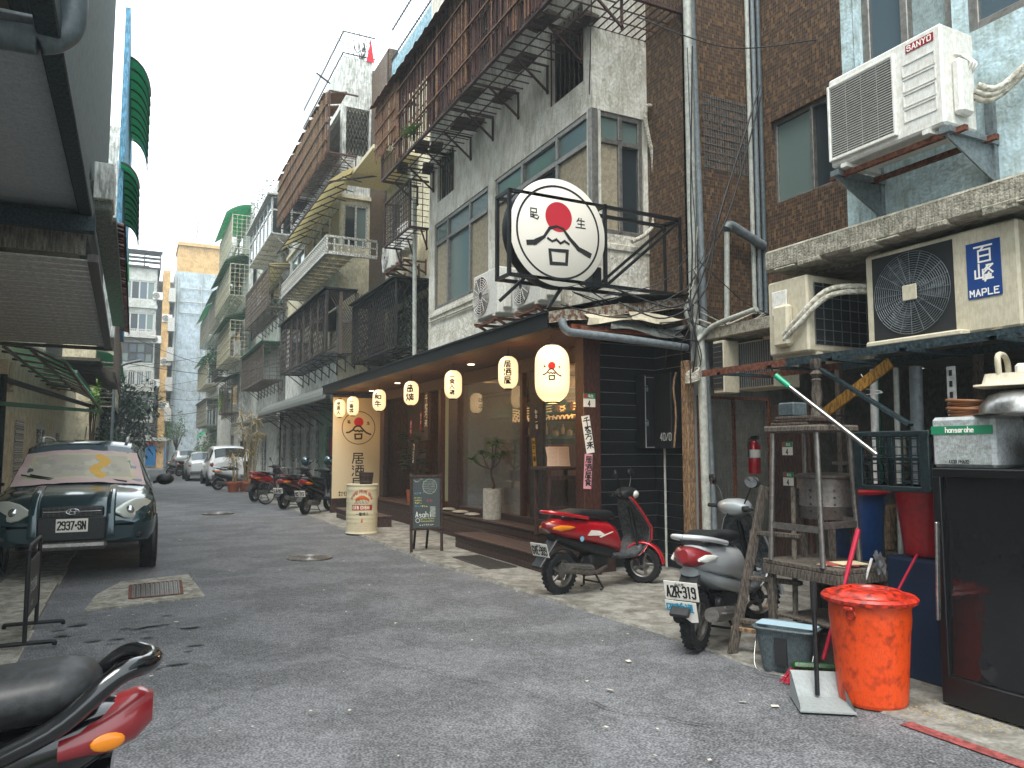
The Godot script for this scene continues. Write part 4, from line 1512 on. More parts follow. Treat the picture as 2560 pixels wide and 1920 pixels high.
# the fourth house with green awnings and the row beyond it
func build_block_fourth() -> void:
	thing("apartment_building", "pale house with green awnings over grilled balconies, fourth down the alley", "building", V(4.9, 0, -46))
	core(5.2, 14, 0, 14, -54, -42.6)
	var g := W()
	wall_x(g, 4.9, 0.0, 14.2, -54.0, -42.5, [[9.4, 11.2, -50, -43], [6.2, 8.2, -50, -43], [12.2, 13.4, -50, -43], [3.4, 5.2, -52, -43.5], [0.3, 2.4, -46, -44.4]], 0.12)
	wall_z(g, -42.5, 2.0, 14.2, 4.9, 6.0)
	g.bx(4.9, 5.1, 9.0, 14.2, -42.5, -40.0)
	part("wall", g, mats.plaster_white)
	for q in [[9.4, 11.2, -50.0, -43.0], [6.2, 8.2, -50.0, -43.0], [12.2, 13.4, -50.0, -43.0], [3.4, 5.2, -52.0, -43.5], [0.3, 2.4, -46.0, -44.4]]:
		win_x(4.9, q[0], q[1], q[2], q[3], [1, 1, 1], [1], "cage_grey", ["dark_glass", "green_glass"], 0.05, 0.09)
	var b := cur
	cage(b, 4.0, 4.9, 11.65, 13.35, -46.0, -39.7, "hv", "cage_cream", 0.2, {"top": "green_sheet", "drop": 0.5, "over": 0.3, "bar": 0.022})
	cage(b, 4.0, 4.9, 9.3, 10.9, -47.4, -40.0, "hv", "cage_cream", 0.2, {"top": "green_sheet_old", "drop": 0.45, "over": 0.3, "bar": 0.022})
	cage(b, 4.0, 4.9, 6.1, 7.9, -45.5, -39.2, "hv", "cage_cream", 0.2, {"top": "green_sheet_old", "drop": 0.35, "over": 0.3, "bar": 0.022})
	cage(b, 4.1, 4.9, 9.1, 10.8, -52.8, -48.0, "hv", "cage_grey", 0.24, {"top": "green_sheet_old", "drop": 0.5, "over": 0.3, "bar": 0.024})
	bush(b, "balcony_bush", V(4.1, 6.7, -47.2), V(0.7, 1.0, 1.6), 900, 0.16, "leaf_dark", 41)
	cage(b, 4.1, 4.9, 5.7, 6.9, -49.6, -46.2, "hv", "cage_brown", 0.24, {"bar": 0.024})
	# ivy-hung cage and clutter low down
	var c := cage(b, 4.2, 4.9, 3.5, 5.0, -45.6, -42.6, "grid", "cage_brown", 0.3, {"top": "green_sheet_old", "drop": 0.5, "over": 0.3})
	bush(c, "ivy", V(4.25, 4.2, -44.9), V(0.15, 0.7, 0.8), 420, 0.13, "leaf_lime", 43)
	thing("apartment_building", "grey row house with small grilled windows at the far end of the right side", "building", V(4.9, 0, -60))
	core(5.3, 14, 0, 12.5, -68, -54.1)
	g = W()
	wall_x(g, 5.0, 0.0, 12.6, -68.0, -54.0, [[8.6, 10.2, -66, -56], [5.6, 7.4, -66, -56], [2.9, 4.6, -66, -56], [0.2, 2.2, -60, -57]], 0.12)
	wall_z(g, -54.0, 0.0, 12.6, 5.0, 6.0)
	part("wall", g, mats.far_grey)
	for q in [[8.6, 10.2, -66.0, -56.0], [5.6, 7.4, -66.0, -56.0], [2.9, 4.6, -66.0, -56.0], [0.2, 2.2, -60.0, -57.0]]:
		win_x(5.0, q[0], q[1], q[2], q[3], [1, 1, 1, 1], [1], "cage_grey", ["dark_glass", "green_glass"], 0.05, 0.1)
	b = cur
	cage(b, 4.2, 5.0, 9.2, 11.0, -62, -54.5, "hv", "cage_grey", 0.3, {"top": "green_sheet", "drop": 0.5, "over": 0.3, "bar": 0.03})
	cage(b, 4.2, 5.0, 6.0, 7.7, -63, -54.8, "hv", "cage_cream", 0.3, {"top": "green_sheet", "drop": 0.4, "over": 0.3, "bar": 0.03})
	cage(b, 4.2, 5.0, 3.2, 4.9, -63, -54.2, "hv", "cage_grey", 0.3, {"bar": 0.03, "cover": "grey_sheet"})
	g = W()
	var rows := []
	for i in 20:
		rows.append([V(5.0, 3.0, -60.5 + i * 0.3), V(4.4, 2.9, -60.5 + i * 0.3), V(4.0, 2.4 + 0.02 * (i % 2), -60.5 + i * 0.3)])
	g.grid(rows, false, false, true)
	part("awning", g, mats.green_sheet)

func bush(parent: Node3D, called: String, c: Vector3, r: Vector3, n: int, s: float, m: String, sd: int) -> void:
	rng.seed = sd
	var g := W()
	for i in n:
		var d := V(rng.randfn(), rng.randfn(), rng.randfn()).normalized()
		var q := pow(rng.randf(), 0.45)
		leaf(g, c + d * r * q * rng.randf_range(0.75, 1.15), V(d.x + rng.randfn() * 0.6, d.y * 0.6 + rng.randfn() * 0.6 - 0.2, d.z + rng.randfn() * 0.6), s * rng.randf_range(0.6, 1.3), s * 0.5)
	part(called, g, mats[m], parent)

func lamp_mat(key: String, im: Image, energy: float) -> StandardMaterial3D:
	var m := paint_mat(key, im, 0.9)
	m.emission_enabled = true
	m.emission_operator = BaseMaterial3D.EMISSION_OP_MULTIPLY
	m.emission = Color.WHITE
	m.emission_texture = m.albedo_texture
	m.emission_energy_multiplier = energy
	return m

# a ribbed paper lantern with a lit bulb inside; its writing looks along face
func lantern(text: String, label: String, at: Vector3, r: float, h: float, face: float, energy: float) -> void:
	thing("paper_lantern", label, "lantern", at, face, "paper lanterns under the eave")
	var im := Image.create(512, 256, false, Image.FORMAT_RGB8)
	var paper := Color(1.0, 0.87, 0.66)
	im.fill(paper)
	if text == "logo":
		logo_img(im, Vector2(128, 122), 60, Color(0.07, 0.05, 0.04), Color(0.80, 0.12, 0.08), false)
	else:
		var s := 190.0 / (text.length() * 1.14)
		s = minf(s, 78)
		print_img(im, text, Vector2(128 - s * 0.5, 128 - s * 1.14 * text.length() / 2 + 4), s, s * 0.17, Color(0.05, 0.04, 0.04), true)
	var m := lamp_mat("lantern_paper_" + label, im, energy)
	var g := L()
	var prof := []
	var n := 26
	for i in n * 2 + 1:
		var a := float(i) / (n * 2)
		var y := -h / 2 + h * a
		var q := absf(a * 2 - 1)
		var rr := r * pow(1.0 - pow(q, 4.5) * 0.72, 0.75)
		prof.append(Vector2(rr * (1.0 if i % 2 else 0.985), y))
	g.lathe(prof, V(0, 0, 0), 36, Basis(Vector3.UP, 0.0))
	part("paper_shade", g, m)
	g = L()
	g.lathe([Vector2(0, -h / 2 - 0.02), Vector2(r * 0.36, -h / 2 - 0.02), Vector2(r * 0.38, -h / 2 + 0.004)], V(0, 0, 0), 20)
	part("base_cap", g, mats.black_metal)
	g = L()
	g.lathe([Vector2(r * 0.38, h / 2 - 0.004), Vector2(r * 0.36, h / 2 + 0.02), Vector2(0, h / 2 + 0.02)], V(0, 0, 0), 20)
	g.tube([V(0, h / 2 + 0.02, 0), V(0, h / 2 + 0.12, 0)], 0.006, 6)
	part("cap", g, mats.black_metal)
	var li := OmniLight3D.new()
	li.name = "lantern_light"
	li.position = V(0, 0, 0) if h < 0.5 else V(0, -h / 2 - 0.06, 0)
	li.light_color = Color(1.0, 0.78, 0.48)
	li.light_energy = 0.09 if h < 0.5 else 0.13
	li.light_size = 0.1
	li.omni_range = 6.0
	li.omni_attenuation = 2.0
	li.shadow_enabled = true
	cur.add_child(li)

func downlight(label: String, at: Vector3, e: float, group: String) -> void:
	var g := L()
	g.lathe([Vector2(0.0, -0.012), Vector2(0.055, -0.01), Vector2(0.06, 0.0)], at, 16)
	var m := mat("downlight_glow", Color(1, 0.93, 0.8), 0.5)
	m.emission_enabled = true
	m.emission = Color(1, 0.92, 0.78)
	m.emission_energy_multiplier = 1.6
	solo("ceiling_light", g, m, label, "ceiling light", group)
	var s := SpotLight3D.new()
	s.name = "ceiling_light_beam"
	s.position = at + V(0, -0.03, 0)
	s.rotation = V(-PI / 2, 0, 0)
	s.light_color = Color(1.0, 0.85, 0.62)
	s.light_energy = e
	s.light_size = 0.06
	s.spot_angle = 62
	s.spot_range = 6
	s.spot_attenuation = 2.0
	s.shadow_enabled = true
	add_child(s)

func boards_x(called: String, X: float, y0: float, z0: float, z1: float, n: int, h: float, t: float, m: Material, parent: Node3D = null) -> void:
	for i in n:
		var g := W()
		g.bx(X, X + t, y0 + i * h + 0.003, y0 + (i + 1) * h - 0.003, z0, z1, 0.006)
		part(called, g, m, parent)

func build_shop() -> void:
	rng.seed = 30
	# ---- eave
	thing("eave", "dark sheet-metal eave with board ceiling that carries the lanterns", "eave", V(4.3, 2.9, -13))
	var g := W()
	g.bx(4.22, 4.27, 2.93, 3.13, -19.3, -7.62, 0.006)
	g.bx(4.20, 4.22, 3.11, 3.14, -19.31, -7.61)
	part("fascia", g, mats.black_metal)
	g = W()
	g.quad(V(4.22, 3.14, -7.6), V(5.32, 3.42, -7.6), V(5.32, 3.42, -19.3), V(4.22, 3.14, -19.3))
	g.quad(V(5.3, 3.41, -7.5), V(6.25, 3.5, -7.5), V(6.25, 3.5, -8.3), V(5.3, 3.41, -8.3))
	part("roof_sheet", g, mats.grey_sheet)
	for i in 15:
		g = W()
		g.bx(4.28 + i * 0.12, 4.28 + i * 0.12 + 0.114, 2.935, 2.955, -19.2, -7.66, 0.003)
		part("ceiling_board", g, mats.wood_brown)
	g = W()
	g.bx(4.3, 6.15, 2.93, 3.12, -19.3, -19.26)
	part("end_board", g, mats.wood_dark)
	g = W()
	var a := V(4.22, 3.16, -7.6)
	for i in 8:
		var x0 := 4.23 + i * 0.26
		var x1 := x0 + 0.262
		var y0 := 3.0 + 0.36 * (x0 - 4.23) / 2.1 + 0.012 * sin(i * 2.1)
		var y1 := 3.0 + 0.36 * (x1 - 4.23) / 2.1 + 0.012 * sin((i + 1) * 2.1)
		g.quad(V(x0, y0, -7.58), V(x1, y1, -7.58), V(x1, y1 + 0.12, -7.58), V(x0, y0 + 0.12, -7.58))
		g.quad(V(x0, y0 + 0.12, -7.58), V(x1, y1 + 0.12, -7.58), V(x1, y1 + 0.14, -7.7), V(x0, y0 + 0.14, -7.7))
		g.quad(V(x1, y1, -7.582), V(x0, y0, -7.582), V(x0, y0 - 0.015, -7.55), V(x1, y1 - 0.015, -7.55))
	part("rusty_flashing", g, mats.rust_paint)
	# buckled sheets under the flashing
	for q in [[4.7, 5.95, 3.02, 3.14, 0.10, -7.5, "ac_cream"], [5.0, 6.05, 2.96, 3.1, -0.05, -7.46, "grey_sheet"], [5.3, 6.15, 3.06, 3.2, 0.06, -7.43, "ac_cream"], [4.6, 6.0, 2.94, 3.0, 0.02, -7.52, "rusty_iron"]]:
		g = W()
		var rows := []
		for i in 9:
			var f := i / 8.0
			var xx: float = lerpf(q[0], q[1], f)
			var wv := 0.03 * sin(f * 7.0 + q[0] * 5)
			rows.append([V(xx, q[2] + q[4] * f + wv, q[5] + 0.05 * f), V(xx + 0.03, (q[2] + q[3]) / 2 + q[4] * f * 0.6, q[5] - 0.04 - wv), V(xx, lerpf(q[3], q[2] + 0.03, f * f) + q[4] * f, q[5] - 0.09)])
		g.grid(rows, false, false, true)
		part("buckled_sheet", g, mats[q[6]])
	g = W()
	for i in 7:
		g.bx(4.55 + i * 0.23, 4.55 + i * 0.23 + 0.215, 2.955, 3.01, -7.66, -7.6, 0.004)
	part("brick_edge", g, mats.terracotta)
	pipe_thing("gutter_pipe", "grey plastic gutter pipe along the side of the eave", arc([V(4.36, 3.03, -7.5), V(4.37, 2.95, -7.49), V(4.43, 2.89, -7.48), V(4.55, 2.88, -7.48), V(5.3, 2.85, -7.47), V(6.12, 2.80, -7.45)]), 0.048, "pvc_grey")
	pipe_thing("gutter_pipe", "short grey gutter elbow at the far end of the eave", arc([V(4.5, 2.98, -19.4), V(4.5, 2.85, -19.42), V(4.6, 2.72, -19.45), V(4.9, 2.66, -19.5)]), 0.055, "pvc")
	# ---- shop front: deck, posts, glass
	thing("shop_front", "glazed izakaya front of dark timber on a raised deck", "shop", V(5.2, 0, -13))
	for i in 3:
		g = W()
		g.bx(5.04 + i * 0.14, 5.04 + i * 0.14 + 0.134, 0.385, 0.42, -17.9, -8.08, 0.005)
		part("deck_board", g, mats.wood_dark)
	boards_x("riser_board", 5.06, 0.02, -17.9, -8.1, 3, 0.12, 0.03, mats.wood_dark)
	g = W()
	g.bx(5.06, 5.44, 0.0, 0.4, -8.1, -8.06)
	part("deck_end", g, mats.wood_dark)
	for q in [[4.9, 5.15, 2.93, -8.12, -7.92, "wood_post"], [5.3, 5.46, 2.93, -13.4, -12.95, "wood_dark"], [5.36, 5.44, 2.93, -10.55, -10.45, "wood_post"], [5.34, 5.46, 2.93, -18.0, -17.7, "wood_dark"], [5.36, 5.46, 2.93, -14.1, -13.95, "wood_post"]]:
		g = W()
		g.bx(q[0], q[1], 0.0 if q[0] < 5.0 else 0.42, q[2], q[3], q[4], 0.008)
		part("post", g, mats[q[5]])
	g = W()
	g.bx(5.34, 5.48, 0.42, 0.52, -13.0, -8.2, 0.005)
	g.bx(5.34, 5.48, 2.72, 2.93, -17.7, -8.2, 0.005)
	part("sill_beam", g, mats.wood_dark)
	g = W()
	g.bx(5.38, 5.44, 0.52, 2.93, -10.27, -9.84, 0.005)
	part("timber_panel", g, mat("wood_slate", C("4a4440"), 0.7, 0, "wood", 0.9))
	var glass := mat("pane_glass", Color(0.75, 0.82, 0.82, 0.10), 0.03)
	glass.transparency = BaseMaterial3D.TRANSPARENCY_ALPHA
	glass.metallic_specular = 0.8
	for q in [[0.52, 2.72, -12.95, -10.55], [0.52, 2.72, -9.84, -8.3]]:
		g = W()
		g.bx(5.405, 5.411, q[0], q[1], q[2], q[3])
		part("pane", g, glass)
	g = W()
	g.bx(5.38, 5.43, 0.52, 1.14, -9.84, -8.3)
	part("low_panel", g, mats.wood_dark)
	# room behind the glass
	g = W()
	g.bx(5.46, 9.2, 0.36, 0.41, -18.2, -8.5)
	part("floor", g, mats.wood_dark)
	g = W()
	g.bx(9.2, 9.3, 0.4, 3.1, -18.3, -8.4)
	g.bx(5.5, 9.2, 0.4, 3.1, -18.3, -18.2)
	g.bx(6.3, 9.2, 0.4, 3.1, -8.5, -8.4)
	g.bx(5.46, 9.3, 2.96, 3.06, -18.3, -8.3)
	part("room_wall", g, mat("room_wall", C("54402f"), 0.7, 0, "wood", 1.2))
	g = W()
	g.bx(5.9, 6.0, 0.42, 2.9, -17.6, -16.3)
	part("inner_partition", g, mats.wood_dark)
	g = W()
	g.bx(5.9, 7.0, 0.42, 2.9, -14.2, -14.1)
	part("inner_partition", g, mats.wood_dark)
	thing("bar_counter", "wooden bar counter behind the izakaya glass", "counter", V(7.4, 0.42, -12.5))
	g = W()
	g.bx(7.3, 7.75, 1.38, 1.44, -17, -9.2, 0.006)
	g.bx(7.4, 7.7, 0.42, 1.38, -17, -9.2)
	part("counter", g, mats.wood_brown)
	thing("bottle_shelf", "lit wooden shelf of bottles on the back wall of the bar", "shelf", V(8.9, 1.6, -13))
	for y in [1.9, 2.35, 2.72]:
		g = W()
		g.bx(8.85, 9.2, y - 0.03, y, -17.6, -9.0)
		part("shelf_board", g, mats.wood_raw)
	rng.seed = 50
	for i in 60:
		var z := -17.4 + (i / 2) * 0.28 + rng.randf() * 0.05
		var y: float = [1.9, 2.35][i % 2]
		g = L()
		var h := rng.randf_range(0.22, 0.32)
		g.lathe([Vector2(0, 0), Vector2(0.042, 0), Vector2(0.042, h * 0.6), Vector2(0.016, h * 0.75), Vector2(0.016, h), Vector2(0, h)], V(8.98, y, z), 10)
		solo("bottle", g, mat("bottle_%d" % (i % 3), [C("2a3320"), C("5a3a18"), C("b9b090")][i % 3], 0.1), "bottle standing on the lit shelf behind the bar", "bottle", "bottles on the bar shelf")
	# band of painted waves over the counter
	var im := Image.create(512, 64, false, Image.FORMAT_RGB8)
	im.fill(Color(0.07, 0.06, 0.06))
	for i in 9:
		for k in 5:
			var c := Vector2(28 + i * 58, 66)
			for s in 40:
				var t := PI + PI * s / 40
				var R := 54.0 - k * 10
				line_img(im, c + Vector2(cos(t), sin(t)) * R, c + Vector2(cos(t + PI / 40), sin(t + PI / 40)) * R, 4, Color(0.86, 0.72, 0.50))
	g = L()
	g.oquad(V(7.32, 2.12, -17), V(7.32, 2.12, -9.2), V(7.32, 2.46, -9.2), V(7.32, 2.46, -17), V(-1, 0, 0))
	var wm := paint_mat("wave_print", im, 0.8)
	wm.emission_enabled = true
	wm.emission_operator = BaseMaterial3D.EMISSION_OP_MULTIPLY
	wm.emission = Color.WHITE
	wm.emission_texture = wm.albedo_texture
	wm.emission_energy_multiplier = 0.22
	solo("lightbox_sign", g, wm, "backlit panel of curling wave pattern hung over the bar", "sign")
	for q in [[7.0, 2.55, -15.6, "warm pendant lamp deep behind the entrance"], [7.0, 2.55, -12.2, "warm pendant lamp behind the large pane"], [7.0, 2.55, -9.9, "warm pendant lamp behind the jar shelf"], [8.5, 2.9, -13.5, "warm lamp close before the bottle shelf"]]:
		thing("pendant_lamp", q[3], "lamp", V(q[0], q[1], q[2]), 0, "pendant lamps inside the bar")
		g = L()
		g.ball(V(0, 0, 0), V(0.05, 0.06, 0.05), 10)
		var bm := mat("bulb_glow", Color(1, 0.85, 0.6), 0.5)
		bm.emission_enabled = true
		bm.emission = Color(1.0, 0.78, 0.45)
		bm.emission_energy_multiplier = 2.5
		part("bulb", g, bm)
		g = L()
		g.tube([V(0, 0.06, 0), V(0, 2.96 - q[1], 0)], 0.006, 5)
		part("cord", g, mats.wire)
		var li := OmniLight3D.new()
		li.name = "pendant_light"
		li.light_color = Color(1.0, 0.75, 0.45)
		li.light_energy = 0.4
		li.light_size = 0.05
		li.omni_range = 9
		li.omni_attenuation = 2.0
		li.shadow_enabled = true
		cur.add_child(li)
	# shelf of ornaments seen through the right pane
	thing("display_shelf", "small turquoise display shelf of jars behind the right pane", "shelf", V(6.2, 1.9, -10.4))
	for y in [1.75, 2.15, 2.5]:
		g = W()
		g.bx(6.15, 6.4, y - 0.03, y, -11.2, -9.2)
		part("shelf_board", g, mat("turquoise", C("3f7f76"), 0.6))
	for i in 12:
		g = W()
		var r := 0.05 + 0.02 * (i % 3)
		g.lathe([Vector2(0, 0), Vector2(r * 0.8, 0), Vector2(r, r), Vector2(r * 0.9, r * 1.8), Vector2(r * 0.4, r * 2.1), Vector2(0, r * 2.1)], V(6.26, [1.75, 2.15, 2.5][i % 3], -11.0 + (i / 3) * 0.45), 12)
		part("jar", g, mats[["stone", "terracotta", "wood_raw"][i % 3]])
	thing("red_cabinet", "red lacquered cabinet standing behind the menu stand", "cabinet", V(6.0, 0.42, -10.2))
	g = W()
	g.bx(5.9, 6.15, 0.42, 1.62, -10.9, -10.15, 0.01)
	part("body", g, mat("lacquer_red", C("7c1512"), 0.4))
	# ---- wooden steps
	thing("wooden_step", "long dark plank step in front of the izakaya deck", "step", V(4.8, 0, -9.8))
	for i in 4:
		g = W()
		g.bx(4.53 + i * 0.127, 4.53 + i * 0.127 + 0.122, 0.21, 0.24, -11.2, -8.3, 0.005)
		part("tread_board", g, mats.wood_dark)
	boards_x("front_board", 4.55, 0.02, -11.18, -8.32, 2, 0.095, 0.025, mats.wood_dark)
	g = W()
	g.bx(4.58, 5.04, 0.02, 0.21, -8.345, -8.32)
	g.bx(4.58, 5.04, 0.02, 0.21, -11.18, -11.155)
	part("end_board", g, mats.wood_dark)
	thing("wooden_step", "low plank step half hidden behind the beer drum", "step", V(4.5, 0, -16))
	for i in 4:
		g = W()
		g.bx(4.1 + i * 0.127, 4.1 + i * 0.127 + 0.122, 0.21, 0.24, -17.2, -14.6, 0.005)
		part("tread_board", g, mats.wood_dark)
	boards_x("front_board", 4.12, 0.02, -17.18, -14.62, 2, 0.095, 0.025, mats.wood_dark)
	g = W()
	g.bx(4.14, 4.6, 0.02, 0.21, -14.645, -14.62)
	part("end_board", g, mats.wood_dark)
	# ---- dark clad side walls
	thing("clad_wall", "black board cladding with pale joints beside the izakaya corner", "wall", V(5.7, 0, -8.1))
	for i in 19:
		var y := 0.05 + i * 0.1585
		g = W()
		g.bx(5.15, 6.19, y + 0.003, y + 0.155, -8.2, -8.16, 0.004)
		part("board", g, mats.clad_black)
		g = W()
		g.bx(6.15, 6.19, y + 0.003, y + 0.155, -8.155, -7.42, 0.004)
		part("board", g, mats.clad_black)
	g = W()
	g.bx(5.15, 6.2, 0, 3.1, -8.24, -8.172)
	g.bx(6.162, 6.24, 0, 3.1, -8.17, -7.4)
	part("joint_backing", g, mats.joint_pale)
	g = W()
	g.bx(5.16, 5.19, 0, 3.05, -8.16, -8.11, 0.003)
	part("corner_trim", g, mats.wood_raw)
	thing("meter_box", "black steel meter box with padlocks in the corner of the clad wall", "meter box", V(6.0, 2.0, -8.1))
	g = W()
	g.bx(5.84, 6.14, 1.55, 2.5, -8.155, -7.95, 0.006)
	g.bx(5.98, 6.145, 1.55, 2.5, -7.949, -7.6, 0.006)
	part("box", g, mats.clad_black)
	g = W()
	for q in [[5.845, 1.56, 5.845, 2.48], [6.13, 1.56, 6.13, 2.48], [5.85, 1.565, 6.12, 1.565], [5.85, 2.46, 6.12, 2.46]]:
		g.beam(V(q[0], q[1], -7.946), V(q[2], q[3], -7.946), 0.007, 0.005)
	print_on(g, "40/0", V(6.0, 1.70, -7.95), V(1, 0, 0), V(0, -1, 0), 0.06, 0.008)
	print_on(g, "40/0", V(5.975, 1.74, -7.82), V(0, 0, 1), V(0, -1, 0), 0.09, 0.011)
	part("chalk_mark", g, mats.joint_pale)
	for y in [1.86, 2.3]:
		g = W()
		g.box(V(5.85, y, -7.93), V(0.05, 0.05, 0.02), 0.006)
		g.ring(V(5.85, y + 0.035, -7.93), 0.02, 0.005, 12, 5, Basis(Vector3.RIGHT, PI / 2))
		part("padlock", g, mats.galvanized)
	pipe_thing("conduit", "thin pale conduit rising up the inner corner of the clad wall", [V(6.1, 0.05, -7.9), V(6.1, 1.55, -7.9)], 0.016, "pvc")
	pipe_thing("conduit", "bent brown cable down the side of the meter box", arc([V(6.05, 2.5, -7.58), V(6.0, 2.3, -7.57), V(6.03, 1.95, -7.57), V(6.0, 1.56, -7.58)]), 0.014, "wood_raw")
	pipe_thing("cable", "black cable looping from the wires to the meter box", arc([V(6.1, 3.05, -7.4), V(5.95, 2.95, -7.45), V(5.85, 2.75, -7.5), V(5.9, 2.52, -7.6)]), 0.012, "wire")
	# weathered timber standing at the corner
	g = L()
	g.bx(5.98, 6.1, 0, 2.62, -7.41, -7.29, 0.012)
	solo("timber_post", g, mats.wood_raw, "tall weathered raw timber post at the corner of the clad wall", "post")
	# ---- lanterns
	var fc := deg_to_rad(150)
	lantern("logo", "largest paper lantern with red sun mark, nearest the corner", V(4.35, 2.42, -7.72), 0.205, 0.66, fc, 0.36)
	lantern("居酒屋", "paper lantern written 居酒屋, second from the corner", V(4.35, 2.54, -8.89), 0.132, 0.42, fc, 0.36)
	lantern("一食入魂", "paper lantern written 一食入魂 with four characters", V(4.35, 2.53, -10.81), 0.135, 0.43, fc, 0.36)
	lantern("串燒", "paper lantern written 串燒 in front of the dark entrance", V(4.35, 2.53, -12.79), 0.132, 0.42, fc, 0.36)
	lantern("和牛", "paper lantern written 和牛 beside the tall banner", V(4.35, 2.52, -14.75), 0.132, 0.42, fc, 0.36)
	lantern("一番搾", "paper lantern written 一番搾 over the top of the banner", V(4.35, 2.51, -16.8), 0.132, 0.42, fc, 0.36)
	lantern("炭直火", "farthest paper lantern, written 炭直火, at the banner edge", V(4.35, 2.52, -18.0), 0.132, 0.42, fc, 0.36)
	downlight("round ceiling light in the eave just above the banner", V(5.0, 2.93, -17.6), 0.28, "ceiling lights in the eave")
	downlight("round ceiling light in the eave between banner and entrance", V(4.9, 2.93, -15.3), 0.25, "ceiling lights in the eave")
	downlight("round ceiling light in the eave over the potted plant", V(4.9, 2.93, -11.4), 0.2, "ceiling lights in the eave")
	# ---- banner
	im = Image.create(512, 1024, false, Image.FORMAT_RGB8)
	rng.seed = 60
	im.fill(Color(0.82, 0.76, 0.62))
	for i in 900:
		im.fill_rect(Rect2i(rng.randi() % 512, rng.randi() % 1024, 2 + rng.randi() % 5, 1 + rng.randi() % 3), Color(0.82, 0.76, 0.62) * rng.randf_range(0.92, 1.04))
	var ink := Color(0.13, 0.11, 0.10)
	logo_img(im, Vector2(262, 310), 168, ink, Color(0.75, 0.06, 0.10))
	print_img(im, "居酒屋", Vector2(205, 560), 112, 12, ink, true)
	print_img(im, "訂位專線(", Vector2(70, 955), 46, 6, ink)
	thing("banner", "tall cream cloth banner with red sun mark and 居酒屋", "banner", V(4.9, 0.4, -18.3))
	g = W()
	var rows := []
	for i in 13:
		var row := []
		for j in 9:
			var u := j / 8.0
			var v := i / 12.0
			row.append(V(4.26 + 1.24 * u, 2.80 - 2.42 * v, -18.3 + 0.02 * sin(u * 5.0 + v * 2.0) * v))
		rows.append(row)
	rows.reverse()
	var q2 := []
	for r in rows:
		q2.append(r)
	g.grid(q2, false, false)
	for i in g.t.size():
		g.t[i].y = 1.0 - g.t[i].y
	part("cloth", g, paint_mat("banner_print", im, 0.85))
	g = W()
	g.beam(V(4.22, 2.82, -18.3), V(5.54, 2.82, -18.3), 0.035)
	part("rod", g, mats.wood_dark)
	g = L()
	g.bx(4.3, 5.4, 0.0, 0.6, -18.62, -18.5)
	g.bx(5.0, 5.4, 0.42, 2.9, -18.62, -18.5)
	g.bx(5.44, 5.5, 0.42, 2.93, -18.6, -17.9)
	solo("screen_wall", g, mats.wood_dark, "dark low wall behind the lower edge of the banner", "wall")
	# ---- noren strip and stickers deep in the entrance
	for q in [[5.95, 2.05, -17.3, "red_ink", 0.12, 0.4, "red and white paper strip on the dark wall inside the entrance"], [5.95, 1.45, -17.1, "white_paper", 0.1, 0.45, "blue and red hand-written strip low on the entrance wall"], [5.95, 2.2, -16.6, "red_ink", 0.1, 0.42, "tilted red paper strip high on the entrance wall"]]:
		thing("paper_strip", q[6], "paper strip", V(q[0] - 0.062, q[1], q[2]))
		g = L()
		g.box(V(0, 0, 0), V(0.004, q[5], q[4]), 0, Basis(Vector3.RIGHT, 0.15))
		part("paper", g, mats[q[3]])
		g = L()
		print_on(g, "来千客", V(-0.002, q[5] * 0.42, -q[4] * 0.38), V(0, 0, 1), V(0, -1, 0), q[4] * 0.75, 0.012, true)
		part("writing", g, mats.ink if q[3] == "white_paper" else mats.white_paper)
	g = L()
	g.box(V(5.42, 1.6, -13.72), V(0.02, 2.1, 0.24), 0)
	solo("cloth_strip", g, mat("pale_olive", C("a5a584"), 0.9), "pale olive cloth strip hanging at the entrance edge", "cloth")
	thing("sign_board", "narrow red-brown name board hung in the entrance under the eave", "sign", V(5.2, 2.2, -14.3))
	g = L()
	g.box(V(0, 0, 0), V(0.04, 0.95, 0.2), 0.005)
	part("board", g, mats.wood_post)
	g = L()
	print_on(g, "千客万来", V(-0.021, 0.42, -0.07), V(0, 0, 1), V(0, -1, 0), 0.14, 0.02, true)
	part("writing", g, mats.white_paper)
	plant_pot("leafy plant in the dark entrance behind the chalkboard", V(5.15, 0.42, -14.9), 60)
	# ---- stickers on the corner post and panel
	sticker("green and white house number plate 4 on the corner post", V(4.98, 2.14, -7.915), Basis.IDENTITY, 0.17, 0.17, "plate4")
	sticker("white paper strip written 千客万来 slanting down the corner post", V(4.955, 1.72, -7.914), Basis(V(0, 0, 1), 0.16), 0.115, 0.46, "千客万来")
	sticker("pink paper strip written 居酒屋 low on the corner post", V(4.95, 1.27, -7.914), Basis(V(0, 0, 1), -0.06), 0.11, 0.42, "pink")
	var bx := Basis(V(0, 0, 1), V(0, 1, 0), V(-1, 0, 0))
	sticker("dark purple paper strip high on the timber panel", V(5.375, 1.95, -10.02), bx * Basis(V(0, 0, 1), 0.1), 0.09, 0.42, "purple")
	sticker("yellow paper strip in the middle of the timber panel", V(5.375, 1.5, -10.1), bx * Basis(V(0, 0, 1), 0.12), 0.1, 0.42, "yellow")
	sticker("black paper strip low on the timber panel", V(5.375, 1.05, -10.08), bx * Basis(V(0, 0, 1), -0.1), 0.09, 0.42, "black")
	# ---- menu stand
	thing("menu_stand", "dark timber stand holding the open menu by the corner post", "stand", V(5.0, 0.42, -8.75))
	g = W()
	g.bx(4.72, 5.3, 1.27, 1.31, -9.0, -8.55, 0.006)
	part("top", g, mats.wood_dark)
	for x in [4.75, 5.2]:
		for z in [-8.95, -8.6]:
			g = W()
			g.bx(x, x + 0.05, 0.42, 1.27, z, z + 0.05, 0.004)
			part("leg", g, mats.wood_dark)
